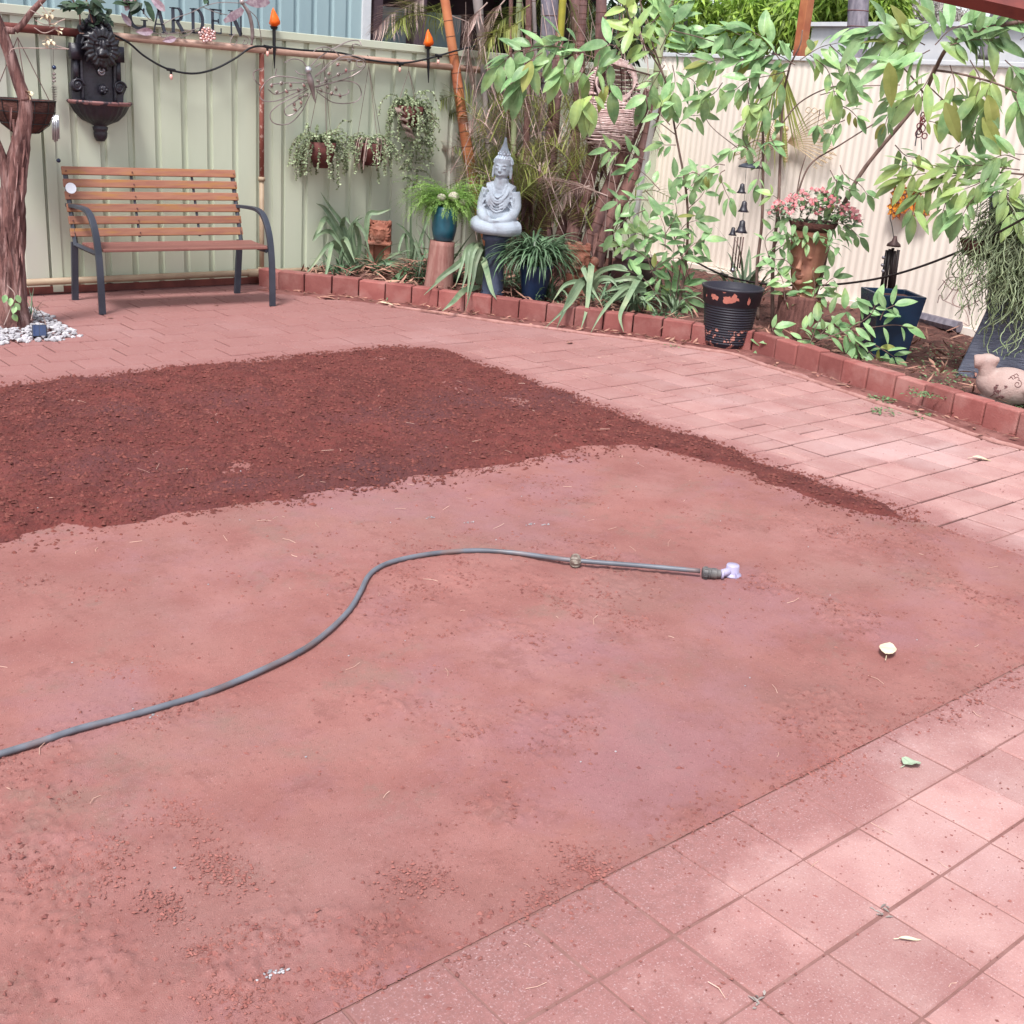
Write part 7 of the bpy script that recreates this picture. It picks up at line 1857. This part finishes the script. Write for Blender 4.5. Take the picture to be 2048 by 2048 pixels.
b = MB(); th = np.linspace(.2, PI - .2, 10); c_ = G(1230, 1140, .002); b.tube([c_ + nrm(G(1260, 1142) - G(1200, 1138)) * (-math.cos(q) * .028) + nrm((-c_[0], -c_[1], 0)) * math.sin(q) * .012 + (0, 0, .002) for q in th], .0016, 5)
tag(b.build('curled_twig', 'twig'), 'tiny curled twig poking out beneath the hose', 'twig')

def leaf_on(u, v, ang, L, W, mt, lab, z=.003, curl=.35, shape='leaf', n=7, fold=.3, tiltup=0.0, grp='fallen leaves on the ground'):
    P = G(u, v, z); D_ = np.array([math.cos(ang), math.sin(ang), tiltup])
    b = MB(); b.leaf(P, D_, (U(-.15, .15), U(-.15, .15), 1), L, W, U(.3, .7), curl, n=n, fold=fold, shape=.85)
    b.V[0][:, 2] += L * .10 + rs.rand(len(b.V[0])) * W * .10; b.V[0][:, 2] = np.maximum(b.V[0][:, 2], z)
    b.tube([P + (0, 0, L * .08), P - nrm(D_) * L * .22 + (0, 0, .003)], .0011, 4)
    return tag(b.build('fallen_leaf', mt), lab, 'leaf', grp)
leaf_on(1772, 1316, math.atan2(*G(1772, 1316)[:2][::-1]), .105, .052, 'leaf_pale', 'pale cream leaf lying alone on the bare dirt at the right', z=.004, curl=.08, fold=.10)
leaf_on(1808, 1534, -.1, .060, .048, 'leaf_mint', 'pale green torn leaf on the near pavers at the right')
leaf_on(1944, 918, -.75, .10, .034, 'leaf_pale', 'long yellow leaf on the pavers near the right kerb')
leaf_on(1797, 1880, -.6, .05, .009, 'leaf_pale', 'thin straw coloured leaf on the near pavers')
leaf_on(640, 597, -.5, .13, .04, 'leaf_dry', 'brown dry leaf curled before the first kerb bricks')
leaf_on(690, 595, -.9, .09, .03, 'leaf_dry', 'small dry leaf right behind the curled brown leaf')
leaf_on(760, 608, -.75, .12, .035, 'leaf_pale', 'pale dry leaf on the paving in front of the terracotta lion')
leaf_on(845, 624, -.9, .16, .018, 'leaf_dry', 'long thin dry leaf along the kerb by the pink log')
leaf_on(880, 626, -.9, .16, .016, 'leaf_dry', 'second long thin dry leaf along the kerb by the pink log')
leaf_on(1135, 688, .3, .07, .03, 'leaf_dry', 'dry leaf lying alone on the paving behind the dark topsoil')
leaf_on(1190, 640, -.6, .20, .03, 'leaf_pale', 'pale withered leaf draped at the kerb foot')
leaf_on(1240, 668, -.4, .06, .03, 'leaf_dry', 'small dry leaf at the kerb foot left of the ribbed pot')
leaf_on(430, 612, .2, .03, .02, 'leaf_dry', 'tiny brown leaf on the paving before the bench')
leaf_on(215, 637, .1, .045, .02, 'leaf_dry', 'orange dry leaf beside the front left bench foot')
leaf_on(278, 585, .1, .05, .02, 'leaf_dry', 'dry leaf under the bench')
leaf_on(567, 576, -.5, .09, .03, 'leaf_dry', 'dry leaf right of the front right bench foot')
leaf_on(1860, 1080, .2, .016, .012, 'leaf_dry', 'tiny dark scrap on the dirt at the right')
# leaf litter along kerb and through the bed
b = MB()
for _ in range(420):
    d_ = U(.2, ks[-1] - .6); P, T, N_ = kerb_at(d_, -abs(rnd.gauss(0, .09)) - .01); a = math.atan2(T[1], T[0]) + rnd.gauss(0, .5)
    dn = 1 if d_ < 3.6 else .4
    if rnd.random() > dn: continue
    b.leaf(P + (0, 0, .014), (math.cos(a), math.sin(a), U(-.05, .15)), (U(-.5, .5), U(-.5, .5), 1), U(.015, .075), U(.005, .018), U(0, 1), U(-.8, .8), n=3)
stuff(b.build('kerb_leaf_litter', 'leaf_dry'), 'shredded dry leaf litter along the foot of the brick edging', 'leaf litter')
b = MB()
for _ in range(1700):
    d_ = U(.2, ks[-1] - .2); off = U(.07, 1.3) if d_ < 3 else U(.07, 2.0); P, T, N_ = kerb_at(d_, off); a = U(0, 6.28)
    if P[1] > YF - .05: continue
    b.leaf(P + (0, 0, .09 + U(0, .035)), (math.cos(a), math.sin(a), U(-.1, .3)), (U(-.6, .6), U(-.6, .6), 1), U(.03, .16), U(.006, .024), U(0, 1), U(-.8, .8), n=3)
for _ in range(230):                       # heap of dead leaves under the first strappy clump
    q = np.array([5.5 + rnd.gauss(0, .16), 7.82 + rnd.gauss(0, .12), .10 + abs(rnd.gauss(0, .07))]); a = U(-1.2, .4)
    b.leaf(q, (math.cos(a), math.sin(a), U(-.5, .1)), (U(-.5, .5), U(-.5, .5), 1), U(.1, .26), U(.008, .024), U(0, 1), U(-.6, .6), n=4)
stuff(b.build('bed_leaf_litter', 'leaf_dry'), 'dry brown leaf litter covering the garden bed soil', 'leaf litter')
b = MB()
for _ in range(1300):
    r0 = rnd.random()
    if r0 < .35: P = G(U(1820, 1930), U(745, 800), BZ)
    elif r0 < .55: P = G(U(1990, 2048), U(790, 830), BZ)
    elif r0 < .75: P = G(U(1290, 1380), U(610, 640), BZ)
    elif r0 < .85: P = G(U(830, 900), U(566, 584), BZ)
    else: P = G(U(1830, 1960), U(690, 740), BZ)
    P = P + (rnd.gauss(0, .03), rnd.gauss(0, .03), .012)
    a = U(0, 6.28); b.leaf(P, (math.cos(a), math.sin(a), U(.0, .8)), (U(-.4, .4), U(-.4, .4), 1), U(.012, .034), U(.008, .016), U(0, 1), .4, n=2)
stuff(b.build('ground_cover', 'green_weed'), 'tiny green ground cover growing in the garden bed', 'ground cover')
for i_, (u, v, n_, r_, lab) in enumerate(((1762, 800, 90, .05, 'pale green weed rooted between the kerb and the pavers'), (1768, 824, 60, .045, 'second pale weed flattened on the paver edge'), (1845, 832, 26, .025, 'small weed sprig by the kerb near the clay ornament'), (1345, 694, 16, .03, 'tiny weed at the edge strip left of the ribbed pot'))):
    b = MB(); O_ = G(u, v, .006)
    for _ in range(n_):
        a = U(0, 6.28); rr_ = r_ * math.sqrt(U(0, 1)) * 1.6; q = O_ + (math.cos(a) * rr_, math.sin(a) * rr_, U(0, .015)); a2 = a + U(-.8, .8)
        b.leaf(q, (math.cos(a2), math.sin(a2), U(0, .6)), (U(-.4, .4), U(-.4, .4), 1), U(.014, .03), U(.007, .013), U(0, 1), .4, n=2)
    tag(b.build('weed', 'green_weed'), lab, 'weed', 'weeds by the kerb')
b = MB()                                    # small plants climbing in the left bed
for _ in range(700):
    u, v = rnd.choice([(1015, 575), (1060, 590), (985, 580), (830, 560), (1100, 600), (1330, 640)]); P = G(u + U(-28, 28), v + U(-8, 8), BZ) + (0, 0, U(0, .06))
    b.leaf(P, nrm([U(-1, 1), U(-1, 1), U(-.2, 1)]), (U(-.4, .4), U(-.4, .4), 1), U(.02, .045), .014, U(0, 1), .4, n=2)
stuff(b.build('creeping_greenery', 'leaf_grass'), 'low creeping greenery between the pots in the left garden bed', 'ground cover')
b = MB()
for k_ in range(2):
    for _ in range(8):
        u, v = ((1428, 1780), (955 + 560, 1998))[k_]; P = G(1768 if k_ == 0 else 1515, 1822 if k_ == 0 else 2000, .002) + (rnd.gauss(0, .012), rnd.gauss(0, .012), 0)
        a = U(0, 6.28); b.leaf(P, (math.cos(a), math.sin(a), U(0, .7)), (U(-.4, .4), U(-.4, .4), 1), U(.008, .02), .005, U(0, 1), .4, n=2)
stuff(b.build('joint_moss', 'leaf_haze'), 'greyish bits of debris caught in the joints of the near pavers', 'debris')
b = MB()
for u, v in ((1060, 1048), (940, 1045), (1090, 1050), (860, 1035), (540, 1948), (565, 1940), (307, 1431)):
    P = G(u, v, .001); 
    for _ in range(8): b.blob(P + (rnd.gauss(0, .012), rnd.gauss(0, .006), .001), (U(.002, .005), U(.002, .004), .0018), 1, .25, a=U(.0, .4))
stuff(b.build('pale_fragments', 'pebble'), 'small pale stone and shell fragments pressed into the dirt', 'stone fragments')
